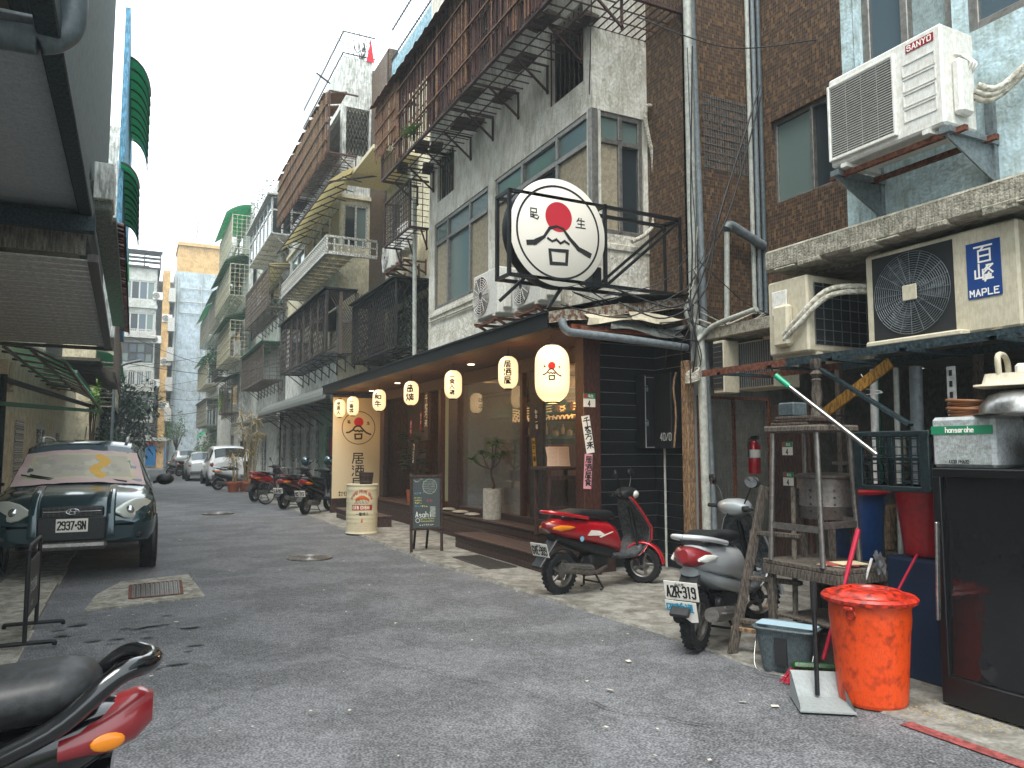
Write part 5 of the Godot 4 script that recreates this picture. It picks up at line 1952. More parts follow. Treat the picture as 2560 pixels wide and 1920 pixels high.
	for y in [0.75, 1.15]:
		g = W()
		g.bx(4.8, 5.2, y, y + 0.05, -8.6, -8.56)
		part("rail", g, mats.wood_dark)
	im = Image.create(256, 192, false, Image.FORMAT_RGB8)
	im.fill(Color(0.80, 0.70, 0.62))
	scribble(im, Rect2(14, 12, 105, 168), 13, Color(0.36, 0.22, 0.18), 1.0)
	scribble(im, Rect2(138, 12, 105, 168), 13, Color(0.36, 0.22, 0.18), 1.0)
	g = L()
	var B := Basis(Vector3.UP, -0.15) * Basis(V(1, 0, 0), -0.5)
	g.quad(B * V(-0.16, 0, 0.002), B * V(0.16, 0, 0.002), B * V(0.2, 0.29, 0.002), B * V(-0.1, 0.29, 0.002))
	g.box(B * V(0.02, 0.145, -0.006), V(0.3, 0.285, 0.008), 0, B)
	for i in g.v.size():
		g.v[i] += V(4.98, 1.32, -8.68)
	solo("menu_card", g, paint_mat("menu_print", im), "open pinkish menu leaning on the timber stand", "menu")
	# ---- easel chalkboard
	im = Image.create(256, 448, false, Image.FORMAT_RGB8)
	im.fill(Color(0.27, 0.30, 0.30))
	rng.seed = 70
	for i in 500:
		im.fill_rect(Rect2i(rng.randi() % 256, rng.randi() % 448, 12, 2), Color(0.27, 0.30, 0.30) * rng.randf_range(0.9, 1.15))
	var chalk := Color(0.86, 0.88, 0.84)
	scribble(im, Rect2(96, 28, 120, 110), 7, chalk, 1.0)
	circle_img(im, Vector2(160, 82), 66, 3, Color(0.7, 0.8, 0.72))
	scribble(im, Rect2(14, 128, 70, 30), 1, Color(0.45, 0.75, 0.9), 2.0)
	scribble(im, Rect2(14, 170, 72, 70), 3, Color(0.85, 0.85, 0.4), 2.0)
	scribble(im, Rect2(120, 186, 100, 50), 1, Color(0.8, 0.25, 0.42), 3.0)
	scribble(im, Rect2(14, 246, 66, 22), 1, Color(0.35, 0.65, 0.9), 2.0)
	scribble(im, Rect2(82, 246, 60, 26), 1, Color(0.9, 0.9, 0.35), 2.0)
	print_img(im, "Asahi", Vector2(26, 308), 48, 6, chalk)
	for i in 8:
		line_img(im, Vector2(160, 262 + i * 12), Vector2(212, 268 + i * 12), 2, chalk)
		line_img(im, Vector2(212, 268 + i * 12), Vector2(160, 274 + i * 12), 2, chalk)
	circle_img(im, Vector2(44, 385), 18, 4, chalk)
	scribble(im, Rect2(70, 360, 130, 44), 2, Color(0.85, 0.85, 0.5), 2.0)
	scribble(im, Rect2(60, 412, 150, 26), 1, chalk, 2.0)
	for i in 5:
		line_img(im, Vector2(12 + i * 16, 20 + 14 * sin(i * 1.0)), Vector2(28 + i * 16, 30 + 12 * sin(i + 1.0)), 2, chalk)
	thing("chalkboard", "chalkboard menu in a dark wooden easel at the edge of the asphalt", "chalkboard", V(3.96, 0, -10.85), deg_to_rad(-3))
	B = Basis(V(1, 0, 0), -0.06)
	g = L()
	g.oquad(B * V(-0.21, 0.38, 0.012), B * V(0.21, 0.38, 0.012), B * V(0.21, 1.12, 0.012), B * V(-0.21, 1.12, 0.012), V(0, 0, 1))
	for i in g.v.size():
		pass
	part("slate", g, paint_mat("chalk_print", im, 0.9))
	g.t = PackedVector2Array([Vector2(0, 1), Vector2(1, 0), Vector2(1, 1), Vector2(0, 1), Vector2(0, 0), Vector2(1, 0)])
	(cur.get_node("slate") as MeshInstance3D).mesh = g.mesh(mats.chalk_print)
	for s in [-1, 1]:
		g = L()
		g.box(B * V(s * 0.235, 0.59, 0.0), V(0.04, 1.18, 0.03), 0.004, B)
		part("leg", g, mats.wood_dark_x)
		g = L()
		g.beam(B * V(s * 0.1, 1.0, -0.03), V(s * 0.1, 0.0, -0.36), 0.03)
		part("rear_leg", g, mats.black_metal)
	for y in [0.36, 1.135]:
		g = L()
		g.box(B * V(0, y, 0.004), V(0.52, 0.04, 0.035), 0.004, B)
		part("rail", g, mats.wood_dark_x)
	g = L()
	g.box(B * V(0, 0.75, -0.012), V(0.44, 0.78, 0.012), 0, B)
	part("back", g, mats.wood_dark_x)
	# ---- beer drum
	im = Image.create(1024, 512, false, Image.FORMAT_RGB8)
	var cream := Color(0.83, 0.79, 0.66)
	im.fill(cream)
	rng.seed = 80
	for i in 260:
		im.fill_rect(Rect2i(rng.randi() % 1024, rng.randi() % 512, 1 + rng.randi() % 8, 1 + rng.randi() % 20), cream * rng.randf_range(0.82, 1.0))
	var cx := 512.0
	var red := Color(0.62, 0.14, 0.10)
	var word := "KIRINS PRIME BREW"
	for i in word.length():
		var t := (i - 8.0) * 0.145
		print_img(im, word[i], Vector2(cx - 10 + sin(t) * 118, 176 - cos(t) * 104), 30, 5, red)
	# a striped beast leaping, kept to a plain swoosh
	for i in 30:
		var f := i / 29.0
		line_img(im, Vector2(cx - 70 + 140 * f, 160 - 34 * sin(f * PI)), Vector2(cx - 64 + 140 * f, 178 - 20 * sin(f * PI)), 6, Color(0.80, 0.36, 0.12))
		if i % 3 == 0:
			line_img(im, Vector2(cx - 66 + 140 * f, 176 - 18 * sin(f * PI)), Vector2(cx - 80 + 150 * f, 204), 4, Color(0.12, 0.10, 0.10))
	im.fill_rect(Rect2i(int(cx) - 112, 212, 224, 52), red)
	print_img(im, "KIRIN ICHIBAN", Vector2(cx - 100, 222), 31, 5, Color(0.93, 0.90, 0.80), false, 0.80)
	print_img(im, "一番搾り", Vector2(cx - 64, 282), 30, 5, Color(0.1, 0.1, 0.1))
	for i in 16:
		im.fill_rect(Rect2i(int(cx) - i / 2, 330 + i * 2, 1 + i, 2), Color(0.86, 0.30, 0.12))
	disc_img(im, Vector2(cx, 368), 10, Color(0.86, 0.30, 0.12))
	scribble(im, Rect2(cx - 70, 400, 140, 66), 3, Color(0.72, 0.42, 0.3), 1.0)
	thing("beer_drum", "cream steel beer drum lettered KIRIN ICHIBAN standing before the banner", "drum", V(3.79, 0.02, -13.85), deg_to_rad(75))
	g = L()
	var prof := [Vector2(0.285, 0), Vector2(0.29, 0.012), Vector2(0.283, 0.025)]
	for i in 33:
		var y := 0.03 + 0.82 * i / 32.0
		var r := 0.28
		for c in [0.22, 0.29, 0.36, 0.58, 0.65, 0.80]:
			r += 0.009 * exp(-pow((y - c) / 0.014, 2))
		prof.append(Vector2(r, y))
	prof.append_array([Vector2(0.283, 0.865), Vector2(0.291, 0.875), Vector2(0.285, 0.89)])
	g.lathe(prof, V(0, 0, 0), 48)
	part("shell", g, paint_mat("drum_print", im, 0.5))
	g = L()
	g.lathe([Vector2(0.285, 0.89), Vector2(0.275, 0.885), Vector2(0.27, 0.865), Vector2(0.0, 0.866)], V(0, 0, 0), 40)
	part("lid", g, mats.ac_cream)
	thing("wooden_tub", "small dark wooden tub standing on the beer drum", "tub", V(3.86, 0.9, -13.85))
	g = L()
	for i in 16:
		var f := TAU * i / 16
		g.box(V(cos(f) * 0.112, 0.11, sin(f) * 0.112), V(0.018, 0.22, 0.044), 0.003, Basis(Vector3.UP, -f) * Basis(V(0, 0, 1), -0.1))
	g.lathe([Vector2(0, 0.02), Vector2(0.1, 0.02)], V(0, 0, 0), 16)
	part("stave", g, mats.wood_dark_x).set_meta("kind", "stuff")
	g = L()
	for y in [0.05, 0.17]:
		g.ring(V(0, y, 0), 0.112 + y * 0.1, 0.008, 24, 6)
	part("hoop", g, mats.alu_dark)
	# ---- white planter with a small tree
	thing("planter", "tall pale ribbed cylinder planter on the deck edge", "planter", V(5.22, 0.42, -11.25))
	g = L()
	prof = [Vector2(0, 0), Vector2(0.148, 0), Vector2(0.152, 0.01)]
	for i in 40:
		prof.append(Vector2(0.152 + 0.0025 * sin(i * 1.9), 0.015 + i * 0.0118))
	prof.append_array([Vector2(0.152, 0.49), Vector2(0.138, 0.49), Vector2(0.136, 0.44), Vector2(0, 0.44)])
	g.lathe(prof, V(0, 0, 0), 32)
	part("pot", g, mat("planter_white", C("c9c6bc"), 0.85, 0, "plaster", 0.5))
	tree_small("rosette-leaved small tree growing in the pale cylinder planter", V(5.22, 0.86, -11.25))
	for q in [[5.24, -13.2, 0.2, "farthest"], [5.2, -12.55, 0.19, "middle"], [5.17, -11.95, 0.17, "nearest"]]:
		g = L()
		g.ball(V(0, 0, 0), V(q[2] * 0.75, 0.028, q[2]), 18)
		var o := solo("stepping_stone", g, mats.stone, "flat white oval stone on the deck, %s of three" % q[3], "stone", "flat white stones on the deck")
		o.position = V(q[0], 0.447, q[1])
	build_round_sign()

func sticker(label: String, at: Vector3, B: Basis, w: float, h: float, kind: String) -> void:
	var o := thing("sticker", label, "sticker", at)
	o.transform.basis = B
	var base := {"plate4": "white_paper", "pink": "pink", "purple": "purple", "yellow": "yellow", "black": "ink"}
	mat("pink", C("d8949c"), 0.8)
	mat("purple", C("3a2440"), 0.8)
	mat("yellow", C("c99a2c"), 0.8)
	mat("plate_green", C("1f7a55"), 0.5)
	var g := L()
	g.box(V(0, 0, 0.001), V(w, h, 0.003))
	part("paper", g, mats[base.get(kind, "white_paper")])
	g = L()
	if kind == "plate4":
		print_on(g, "4", V(-0.02, -0.01, 0.003), V(1, 0, 0), V(0, -1, 0), 0.065, 0.012, false, 0.001)
		part("number", g, mats.ink)
		g = L()
		g.box(V(0, h * 0.3, 0.003), V(w, h * 0.4, 0.003))
		part("green_band", g, mats.plate_green)
		g = L()
		print_on(g, "民生", V(-0.02, 0.07, 0.0048), V(1, 0, 0), V(0, -1, 0), 0.035, 0.005, false, 0.0005)
		part("writing", g, mats.white_paper)
		g = L()
		g.lathe([Vector2(0.024, 0), Vector2(0.024, 0.002), Vector2(0, 0.002)], V(-0.055, 0.05, 0.0045), 16, Basis(V(1, 0, 0), V(0, 0, 1), V(0, -1, 0)))
		part("red_emblem", g, mats.red_ink)
		return
	var text := kind if kind == "千客万来" else ("居酒屋食" if kind in ["pink", "black"] else "和牛一番")
	print_on(g, text, V(-w * 0.33, h * 0.45, 0.0025), V(1, 0, 0), V(0, -1, 0), minf(w * 0.74, h * 0.9 / (1.14 * text.length())), w * 0.12, true, 0.001)
	part("writing", g, mats.white_paper if kind in ["purple", "black"] else mats.ink)

func tree_small(label: String, at: Vector3) -> void:
	thing("potted_tree", label, "plant", at)
	rng.seed = 90
	var g := L()
	var tips := []
	g.tube(arc([V(0, 0, 0), V(0.02, 0.12, 0.02), V(-0.03, 0.25, 0.03), V(-0.02, 0.36, 0.0)]), 0.025, 8, 0.017)
	for q in [[V(0.05, 0.75, -0.1), 0], [V(-0.12, 0.58, 0.28), 1], [V(-0.05, 0.62, -0.3), 2], [V(0.12, 0.6, 0.12), 3], [V(-0.16, 0.5, -0.42), 4], [V(0.02, 0.8, 0.12), 5]]:
		var t: Vector3 = q[0]
		g.tube(arc([V(-0.02, 0.36, 0.0), V(t.x * 0.5, 0.36 + (t.y - 0.36) * 0.35, t.z * 0.6), t]), 0.014, 6, 0.008)
		tips.append(t)
	part("trunk", g, mats.bark)
	for t in tips:
		g = L()
		for i in 16:
			var a := TAU * i / 16 * 2.6
			var d := V(cos(a), rng.randf_range(-0.25, 0.75), sin(a))
			broad_leaf(g, t, d, rng.randf_range(0.15, 0.22), 0.05)
		part("leaf_rosette", g, mats.leaf)
	g = L()
	for i in 26:
		var a := rng.randf() * TAU
		broad_leaf(g, V(cos(a) * 0.05, 0.0, sin(a) * 0.05), V(cos(a), 0.7, sin(a)), 0.13, 0.05)
	part("undergrowth", g, mats.leaf_dark)

func broad_leaf(g: G, p: Vector3, d: Vector3, l: float, w: float) -> void:
	d = d.normalized()
	var s := d.cross(Vector3.UP if absf(d.y) < 0.95 else Vector3.RIGHT).normalized()
	var up := s.cross(d).normalized()
	var a := []
	for i in 5:
		var f := i / 4.0
		var c := p + d * l * f + Vector3.DOWN * l * 0.28 * f * f + up * 0.0
		var ww := w * sin(PI * minf(0.98, 0.12 + f * 0.86))
		a.append([c - s * ww * 0.5 + up * ww * 0.16, c, c + s * ww * 0.5 + up * ww * 0.16])
	g.grid(a)

func plant_pot(label: String, at: Vector3, n: int) -> void:
	thing("leafy_plant", label, "plant", at)
	rng.seed = 91
	var g := L()
	g.lathe([Vector2(0, 0), Vector2(0.12, 0), Vector2(0.16, 0.3), Vector2(0.15, 0.3), Vector2(0, 0.26)], V(0, 0, 0), 16)
	part("pot", g, mats.terracotta)
	g = L()
	for i in 9:
		var a := rng.randf() * TAU
		var t := V(cos(a) * 0.22, rng.randf_range(0.6, 1.45), sin(a) * 0.22)
		g.tube([V(0, 0.28, 0), V(t.x * 0.5, t.y * 0.6, t.z * 0.5), t], 0.008, 5)
	part("stem", g, mats.bark)
	g = L()
	for i in n:
		var a := rng.randf() * TAU
		var y := rng.randf_range(0.5, 1.5)
		broad_leaf(g, V(cos(a) * 0.12, y, sin(a) * 0.12), V(cos(a), 0.3, sin(a)), rng.randf_range(0.18, 0.3), 0.14)
	part("leaves", g, mats.leaf_dark)

func build_round_sign() -> void:
	thing("round_sign", "big round white sign with red sun mark on a black iron frame", "sign", V(4.38, 4.08, -7.6))
	var g := L()
	var face := Basis(V(1, 0, 0), V(0, 0, 1), V(0, -1, 0))
	g.lathe([Vector2(0.0, -0.2), Vector2(0.62, -0.2), Vector2(0.65, -0.19), Vector2(0.65, -0.01), Vector2(0.645, -0.004)], V(0, 0, 0), 64, face)
	part("rim", g, mats.black_metal)
	g = L()
	g.lathe([Vector2(0.645, -0.004), Vector2(0.64, 0.0), Vector2(0, 0.0)], V(0, 0, 0), 64, face)
	part("face", g, mat("sign_white", C("e2dccf"), 0.5))
	g = L()
	for i in 72:
		var a0 := TAU * i / 72
		var a1 := TAU * (i + 1) / 72
		g.oquad(V(cos(a0) * 0.565, sin(a0) * 0.565, 0.002), V(cos(a1) * 0.565, sin(a1) * 0.565, 0.002), V(cos(a1) * 0.54, sin(a1) * 0.54, 0.002), V(cos(a0) * 0.54, sin(a0) * 0.54, 0.002), V(0, 0, 1))
	part("ink_ring", g, mats.ink)
	g = L()
	var u := V(1, 0, 0)
	var w := V(0, -1, 0)
	var R := 0.56
	print_on(g, "民", V(-0.72, 0.46, 0) * R, u, w, 0.135, 0.014)
	print_on(g, "生", V(0.42, 0.40, 0) * R, u, w, 0.13, 0.014)
	part("lettering", g, mats.ink).set_meta("kind", "stuff")
	g = L()
	# brush strokes of changing width
	for s in [[logo_lines()[0], [0.13, 0.13, 0.07, 0.08, 0.06, 0.06, 0.09, 0.11, 0.15]], [logo_lines()[1], [0.06, 0.05, 0.06, 0.05, 0.06, 0.05]], [logo_lines()[2], [0.08, 0.09, 0.08, 0.09, 0.07]]]:
		var p: Array = s[0]
		for i in p.size() - 1:
			for k in 6:
				var f0 := k / 6.0
				var f1 := (k + 1) / 6.0
				var a: Vector2 = p[i].lerp(p[i + 1], f0)
				var b: Vector2 = p[i].lerp(p[i + 1], f1)
				stripe(g, V(a.x, -a.y, 0) * R, V(b.x, -b.y, 0) * R, lerpf(s[1][i], s[1][i + 1], f0) * R * 0.85, V(0, 0, 1), 0.0035 + 0.00006 * ((i * 6 + k) % 9))
	part("brush_mark", g, mats.ink).set_meta("kind", "stuff")
	g = L()
	g.lathe([Vector2(0.18, 0.001), Vector2(0.18, 0.002), Vector2(0, 0.002)], V(0, 0.185, 0), 40, face)
	part("red_sun", g, mats.red_ink)
	g = L()
	for z in [-0.02, -0.34]:
		for y in [-0.56, 0.42]:
			g.beam(V(-0.64, y, z), V(1.8, y - 0.02, z), 0.04)
		for x in [-0.64, 0.66, 1.82]:
			g.beam(V(x, -0.58, z), V(x, 0.44, z), 0.04)
	for x in [-0.64, 0.66, 1.82]:
		for y in [-0.56, 0.42]:
			g.beam(V(x, y, -0.02), V(x, y, -0.34), 0.036)
	g.beam(V(0.7, -0.54, -0.02), V(1.8, 0.38, -0.02), 0.034)
	g.beam(V(0.7, -0.54, -0.34), V(1.8, 0.38, -0.34), 0.034)
	g.beam(V(-0.4, -0.56, -0.1), V(-0.72, -0.86, -0.1), 0.035)
	g.beam(V(0.1, -0.62, -0.1), V(-0.1, -0.9, -0.1), 0.035)
	part("iron_frame", g, mats.black_metal)
	g = L()
	g.box(V(0.6, -0.45, -0.2), V(0.12, 0.25, 0.2), 0.01)
	part("transformer", g, mats.black_plastic)

func build_left() -> void:
	thing("apartment_building", "dark overhanging house with plank soffit and tiled eave, nearest on the left", "building", V(-2.6, 0, -12))
	core(-12, -2.75, 0, 4.1, -14.6, 4)
	core(-12, -0.75, 4.1, 11, -14.8, -3.2)
	var g := W()
	g.bx(-2.75, -2.6, 0, 4.4, -12.4, 4)
	part("ground_wall", g, mats.plaster_grey)
	for i in 23:
		g = W()
		var y := 3.5 - 0.01 * i
		g.bx(-3.4, -0.5, y, y + 0.018, -14.5 + (22 - i) * 0.24, -14.5 + (22 - i) * 0.24 + 0.232, 0.006)
		part("soffit_board", g, mat("soffit_grey", C("d2d2ce"), 0.8, 0, "metal", 1.0))
	g = W()
	g.beam(V(-0.46, 3.27, -14.55), V(-0.46, 3.52, -8.9), 0.1, 0.08)
	g.bx(-3.4, -0.4, 3.22, 3.27, -14.6, -14.5)
	part("soffit_trim", g, mats.alu_dark)
	g = W()
	g.bx(-3.4, -0.53, 3.54, 3.76, -8.92, -8.87)
	for i in 3:
		g.bx(-0.8 - i * 0.36, -0.78 - i * 0.36, 3.55, 3.74, -8.87, -8.85)
		g.bx(-0.84 - i * 0.36, -0.82 - i * 0.36, 3.55, 3.74, -8.87, -8.85)
	part("vent_panel", g, mats.concrete_old)
	for i in 12:
		g = W()
		g.bx(-3.4, -0.58, 3.95, 3.97, -8.8 + i * 0.33, -8.8 + i * 0.33 + 0.322, 0.005)
		part("ceiling_panel", g, mat("soffit_dark", C("aab2ba"), 0.7, 0, "soft", 1.0))
	g = W()
	g.bx(-0.58, -0.46, 3.85, 4.0, -8.9, -3.2, 0.01)
	g.bx(-3.4, -0.45, 3.79, 3.93, -8.8, -8.64, 0.01)
	g.bx(-3.4, -0.43, 3.68, 3.84, -8.56, -8.44, 0.01)
	part("steel_frame", g, mats.blue_iron)
	g = W()
	g.bx(-0.58, -0.32, 4.5, 4.56, -20.5, -11.0, 0.01)
	g.bx(-0.62, -0.36, 4.44, 4.8, -11.0, -10.3, 0.02)
	part("eave_board", g, mat("eave_green", C("7c857d"), 0.9, 0, "stain", 1.3))
	g = W()
	g.bx(-0.56, -0.34, 4.55, 5.0, -10.9, -10.2, 0.01)
	part("broken_plaster", g, mats.plaster_white)
	g = W()
	g.bx(-0.75, -0.6, 4.1, 10.8, -14.9, -4.2)
	part("dark_wall", g, mat("wall_teal", C("4c5a58"), 0.9, 0, "stain", 2.0))
	g = W()
	g.bx(-0.52, -0.42, 4.95, 11, -27.0, -17.6)
	part("blue_wall", g, mat("wall_sky", C("6fb0d8"), 0.8, 0, "stain", 2.5))
	# glazed eave tiles seen end on
	var tg := L()
	var rows := []
	for i in 7:
		var a := PI * i / 6.0
		rows.append([V(0.10, 0.055 * sin(a), -0.07 * cos(a)), V(-0.12, 0.055 * sin(a) + 0.06, -0.07 * cos(a))])
	tg.grid(rows, false, false, false, true)
	tg.lathe([Vector2(0.07, 0), Vector2(0.07, 0.02), Vector2(0, 0.025)], V(0.095, 0, 0), 12, Basis(V(0, 1, 0), V(1, 0, 0), V(0, 0, 1)))
	var tm := tg.mesh(mat("glazed_tile", C("6a3a2a"), 0.3, 0, "dirt", 0.6))
	var org := cur.position
	for i in 58:
		piece("roof_tile", tm, Transform3D(Basis(V(0, 0, 1), 0.08 * sin(i * 2.7)), V(-0.34, 4.62 + 0.01 * sin(i * 5.0), -22.3 + i * 0.185) - org))
	pipe_thing("drain_pipe", "fat grey drain pipe with an elbow under the left overhang", arc([V(-2.4, 3.77, -4.9), V(-0.76, 3.84, -4.9), V(-0.58, 3.85, -4.9), V(-0.46, 3.91, -4.9), V(-0.42, 4.03, -4.9), V(-0.42, 4.25, -4.9)]), 0.08, "pvc_dark")
	# facade behind the car
	thing("apartment_building", "pale house with glazed doors behind the parked car on the left", "building", V(-2.2, 0, -26))
	core(-12, -2.45, 0, 3.9, -36.0, -12.6)
	core(-12, -2.4, 4.0, 12, -31.0, -25.5)
	g = W()
	wall_any(g, V(-2.2, 0, 0), V(0, 0, 1), V(1, 0, 0), -35.5, -12.4, 0, 3.9, [[0.05, 2.2, -17.2, -15.2], [0.9, 2.2, -19.6, -18.4], [0.05, 2.2, -24.5, -22.2], [0.4, 2.2, -29.0, -27.4]], 0.14)
	part("wall", g, mats.plaster_cream)
	for q in [[0.05, 2.2, -17.2, -15.2], [0.9, 2.2, -19.6, -18.4], [0.05, 2.2, -24.5, -22.2], [0.4, 2.2, -29.0, -27.4]]:
		window(V(-2.2, 0, 0), V(0, 0, 1), V(1, 0, 0), q[2], q[3], q[0], q[1], [1, 1], [1], mats.cage_white, [mats.dark_glass], 0.03, 0.14, "glazed_door")
	g = W()
	for i in 8:
		g.beam(V(-2.17, 0.95, -19.55 + i * 0.16), V(-2.17, 2.15, -19.55 + i * 0.16), 0.02)
		if i < 7:
			g.beam(V(-2.168, 1.0 + i * 0.18, -19.6), V(-2.168, 1.0 + i * 0.18, -18.4), 0.018)
	part("window_bars", g, mats.cage_white)
	g = W()
	for i in 9:
		g.beam(V(-2.2, 3.85, -31 + i * 0.9), V(-0.6, 3.75, -31 + i * 0.9), 0.08)
	g.bx(-2.2, -0.9, 3.9, 3.98, -31.0, -23.0)
	part("rafters", g, mats.wood_grey).set_meta("kind", "stuff")
	g = W()
	g.beam(V(-1.5, 3.55, -31), V(-1.5, 3.55, -22.5), 0.22, 0.08)
	part("gutter", g, mats.galvanized)
	g = W()
	for i in 90:
		g.beam(V(-0.55, 3.55, -31 + i * 0.1), V(-0.55, 5.1, -31 + i * 0.1), 0.03)
	g.beam(V(-0.55, 3.55, -31), V(-0.55, 3.55, -22), 0.06)
	part("grille", g, mats.cage_brown).set_meta("kind", "stuff")
	g = W()
	g.bx(-1.3, -0.62, 5.1, 12, -31, -27.1)
	part("upper_wall", g, mats.plaster_white)
	for q in [[9.75, 0.85, -24.2, -19.0, 0.5], [6.95, 0.5, -22.0, -17.2, 0.36]]:
		g = W()
		var rw := []
		for i in 60:
			var z := lerpf(q[2], q[3], i / 59.0)
			var row := []
			for j in 8:
				var a := PI / 2 * j / 7.0
				row.append(V(-0.48 + sin(a) * q[4], q[0] + cos(a) * q[1] + 0.012 * (i % 2), z))
			rw.append(row)
		g.grid(rw, false, false, true)
		part("awning", g, mats.green_sheet)
		g = W()
		for i in 10:
			var z := lerpf(q[2], q[3], i / 9.0)
			for j in 7:
				var a := PI / 2 * j / 7.0
				var b := PI / 2 * (j + 1) / 7.0
				g.beam(V(-0.47 + sin(a) * q[4], q[0] - 0.03 + cos(a) * q[1], z), V(-0.47 + sin(b) * q[4], q[0] - 0.03 + cos(b) * q[1], z), 0.035)
		part("awning_rib", g, mats.cage_dark)
	# translucent green awning over the doors
	thing("awning", "translucent green sheet awning on a frame over the left doors", "awning", V(-2.2, 2.8, -17))
	g = W()
	var clear := mat("green_clear", Color(0.16, 0.72, 0.54, 0.55), 0.6)
	clear.transparency = BaseMaterial3D.TRANSPARENCY_ALPHA
	rows = []
	for i in 70:
		var z := -25.3 + i * 0.15
		rows.append([V(-2.2, 3.35 + 0.012 * (i % 2), z), V(-1.6, 3.28 + 0.012 * (i % 2), z), V(-1.1, 3.05 + 0.012 * (i % 2), z), V(-0.86, 2.7 + 0.012 * (i % 2), z)])
	g.grid(rows, false, false, true)
	part("sheet", g, clear)
	for i in 9:
		g = W()
		var z := -25.2 + i * 1.28
		g.tube([V(-2.2, 3.3, z), V(-1.6, 3.23, z), V(-1.1, 3.0, z), V(-0.86, 2.65, z)], 0.025, 6)
		part("rib", g, mats.cage_brown)
	g = W()
	for q in [[-2.0, 3.24], [-1.6, 3.2], [-1.1, 2.97], [-0.86, 2.63]]:
		g.beam(V(q[0], q[1], -25.3), V(q[0], q[1], -14.9), 0.04)
	part("purlin", g, mats.cage_brown)
	g = W()
	g.tube(arc([V(-2.1, 2.66, -12.6), V(-1.0, 2.62, -21.6), V(-0.9, 2.7, -22.2), V(-0.92, 2.9, -22.3), V(-1.1, 3.0, -22.2)]), 0.05, 8)
	part("gutter_pipe", g, mats.black_metal)
	g = W()
	g.beam(V(-1.95, 2.2, -12.8), V(-0.82, 2.5, -21.8), 0.07)
	part("green_beam", g, mat("green_paint", C("1e6a52"), 0.5, 0, "metal", 1.0))
	ac_unit("window-sized air conditioner under the green awning at the left edge", V(-1.95, 2.55, -15.6), PI / 2, 0.7, 0.5, 0.3, "ac_cream")
	pipe_thing("post", "dark green steel post at the left edge before the doors", [V(-1.85, 0, -14.0), V(-1.85, 2.7, -14.0)], 0.05, "blue_iron", "", "post")
	# the farther pale row on the left
	thing("apartment_building", "cream house with small grilled balconies beyond the left trees", "building", V(-1.6, 0, -45))
	core(-12, -1.9, 0, 12, -64, -36.2)
	g = W()
	wall_any(g, V(-1.6, 0, 0), V(0, 0, 1), V(1, 0, 0), -64, -36.2, 0, 12.4, [[3.6, 5.2, -50, -38], [6.8, 8.4, -50, -38], [0.3, 2.4, -43, -40]], 0.14)
	wall_z(g, -36.2, 0, 12.4, -6.0, -1.74)
	part("wall", g, mats.plaster_cream)
	for q in [[3.4, 5.3, 6.0], [6.6, 8.2, 9.4], [9.6, 11.0, 12.0]]:
		g = W()
		for y in [q[0], q[1]]:
			g.beam(V(-0.8, y, -48), V(-0.8, y, -37), 0.06)
			g.beam(V(-1.6, y, -37), V(-0.83, y, -37), 0.055)
		for i in 56:
			g.beam(V(-0.8, q[0], -48 + i * 0.2), V(-0.8, q[1], -48 + i * 0.2), 0.025)
		for i in 10:
			g.beam(V(-1.6, q[0] + i * (q[1] - q[0]) / 10, -37), V(-0.8, q[0] + i * (q[1] - q[0]) / 10, -37), 0.022)
			g.beam(V(-0.8, q[0] + i * (q[1] - q[0]) / 10, -48), V(-0.8, q[0] + i * (q[1] - q[0]) / 10, -37), 0.018)
		part("window_cage", g, mats.cage_cream)
		g = W()
		rows = []
		for i in 50:
			var z := -48.0 + i * 0.23
			rows.append([V(-1.6, q[1] + 0.45, z), V(-1.1, q[1] + 0.36 + 0.02 * (i % 2), z), V(-0.6, q[1] + 0.05 + 0.02 * (i % 2), z)])
		g.grid(rows, false, false, true)
		part("awning", g, mats.green_sheet)
	# plants between
	shrub("big_tree", "dark glossy-leaved tree over the end of the parked row on the left", V(-0.9, 0, -45), V(1.9, 1.9, 2.6), 3.3, 4200, 0.3, "leaf_dark", 201)
	shrub("shrub", "bushy green shrub between the left wall and the big tree", V(-1.3, 0, -39), V(0.75, 1.2, 2.2), 1.5, 1400, 0.22, "leaf_dark", 202)
	shrub("shrub", "hanging leafy plant on the corner of the left balcony", V(-0.95, 0, -21.5), V(0.14, 0.42, 0.2), 2.75, 260, 0.09, "leaf_lime", 203)
	shrub("shrub", "low light-green bush at the far end of the alley on the right", V(4.2, 0, -55), V(0.7, 1.1, 1.6), 1.4, 700, 0.22, "leaf", 204)
	shrub("shrub", "thin tree beside the ochre column at the far end", V(3.0, 0, -66), V(0.9, 1.3, 1.2), 3.2, 600, 0.22, "leaf", 205)
	g = L()
	g.bx(-1.95, -1.2, 0.6, 1.9, -32.0, -31.95)
	solo("mural_board", g, mat("mural", C("51443f"), 0.9, 0, "rust", 1.5), "weathered painted board standing by the left wall before the shrubs", "board")
	pipe_thing("pole", "slim pale pole leaning by the left wall near the mural board", [V(-1.55, 0.4, -28), V(-1.42, 2.3, -28.6)], 0.02, "pvc")
	pipe_thing("lamp_post", "grey steel street lamp post rising past the left shrubs", arc([V(-0.85, 0, -36), V(-0.83, 4.6, -36), V(-0.6, 5.1, -36), V(0.15, 5.35, -36)]), 0.06, "pvc_dark", "", "post")

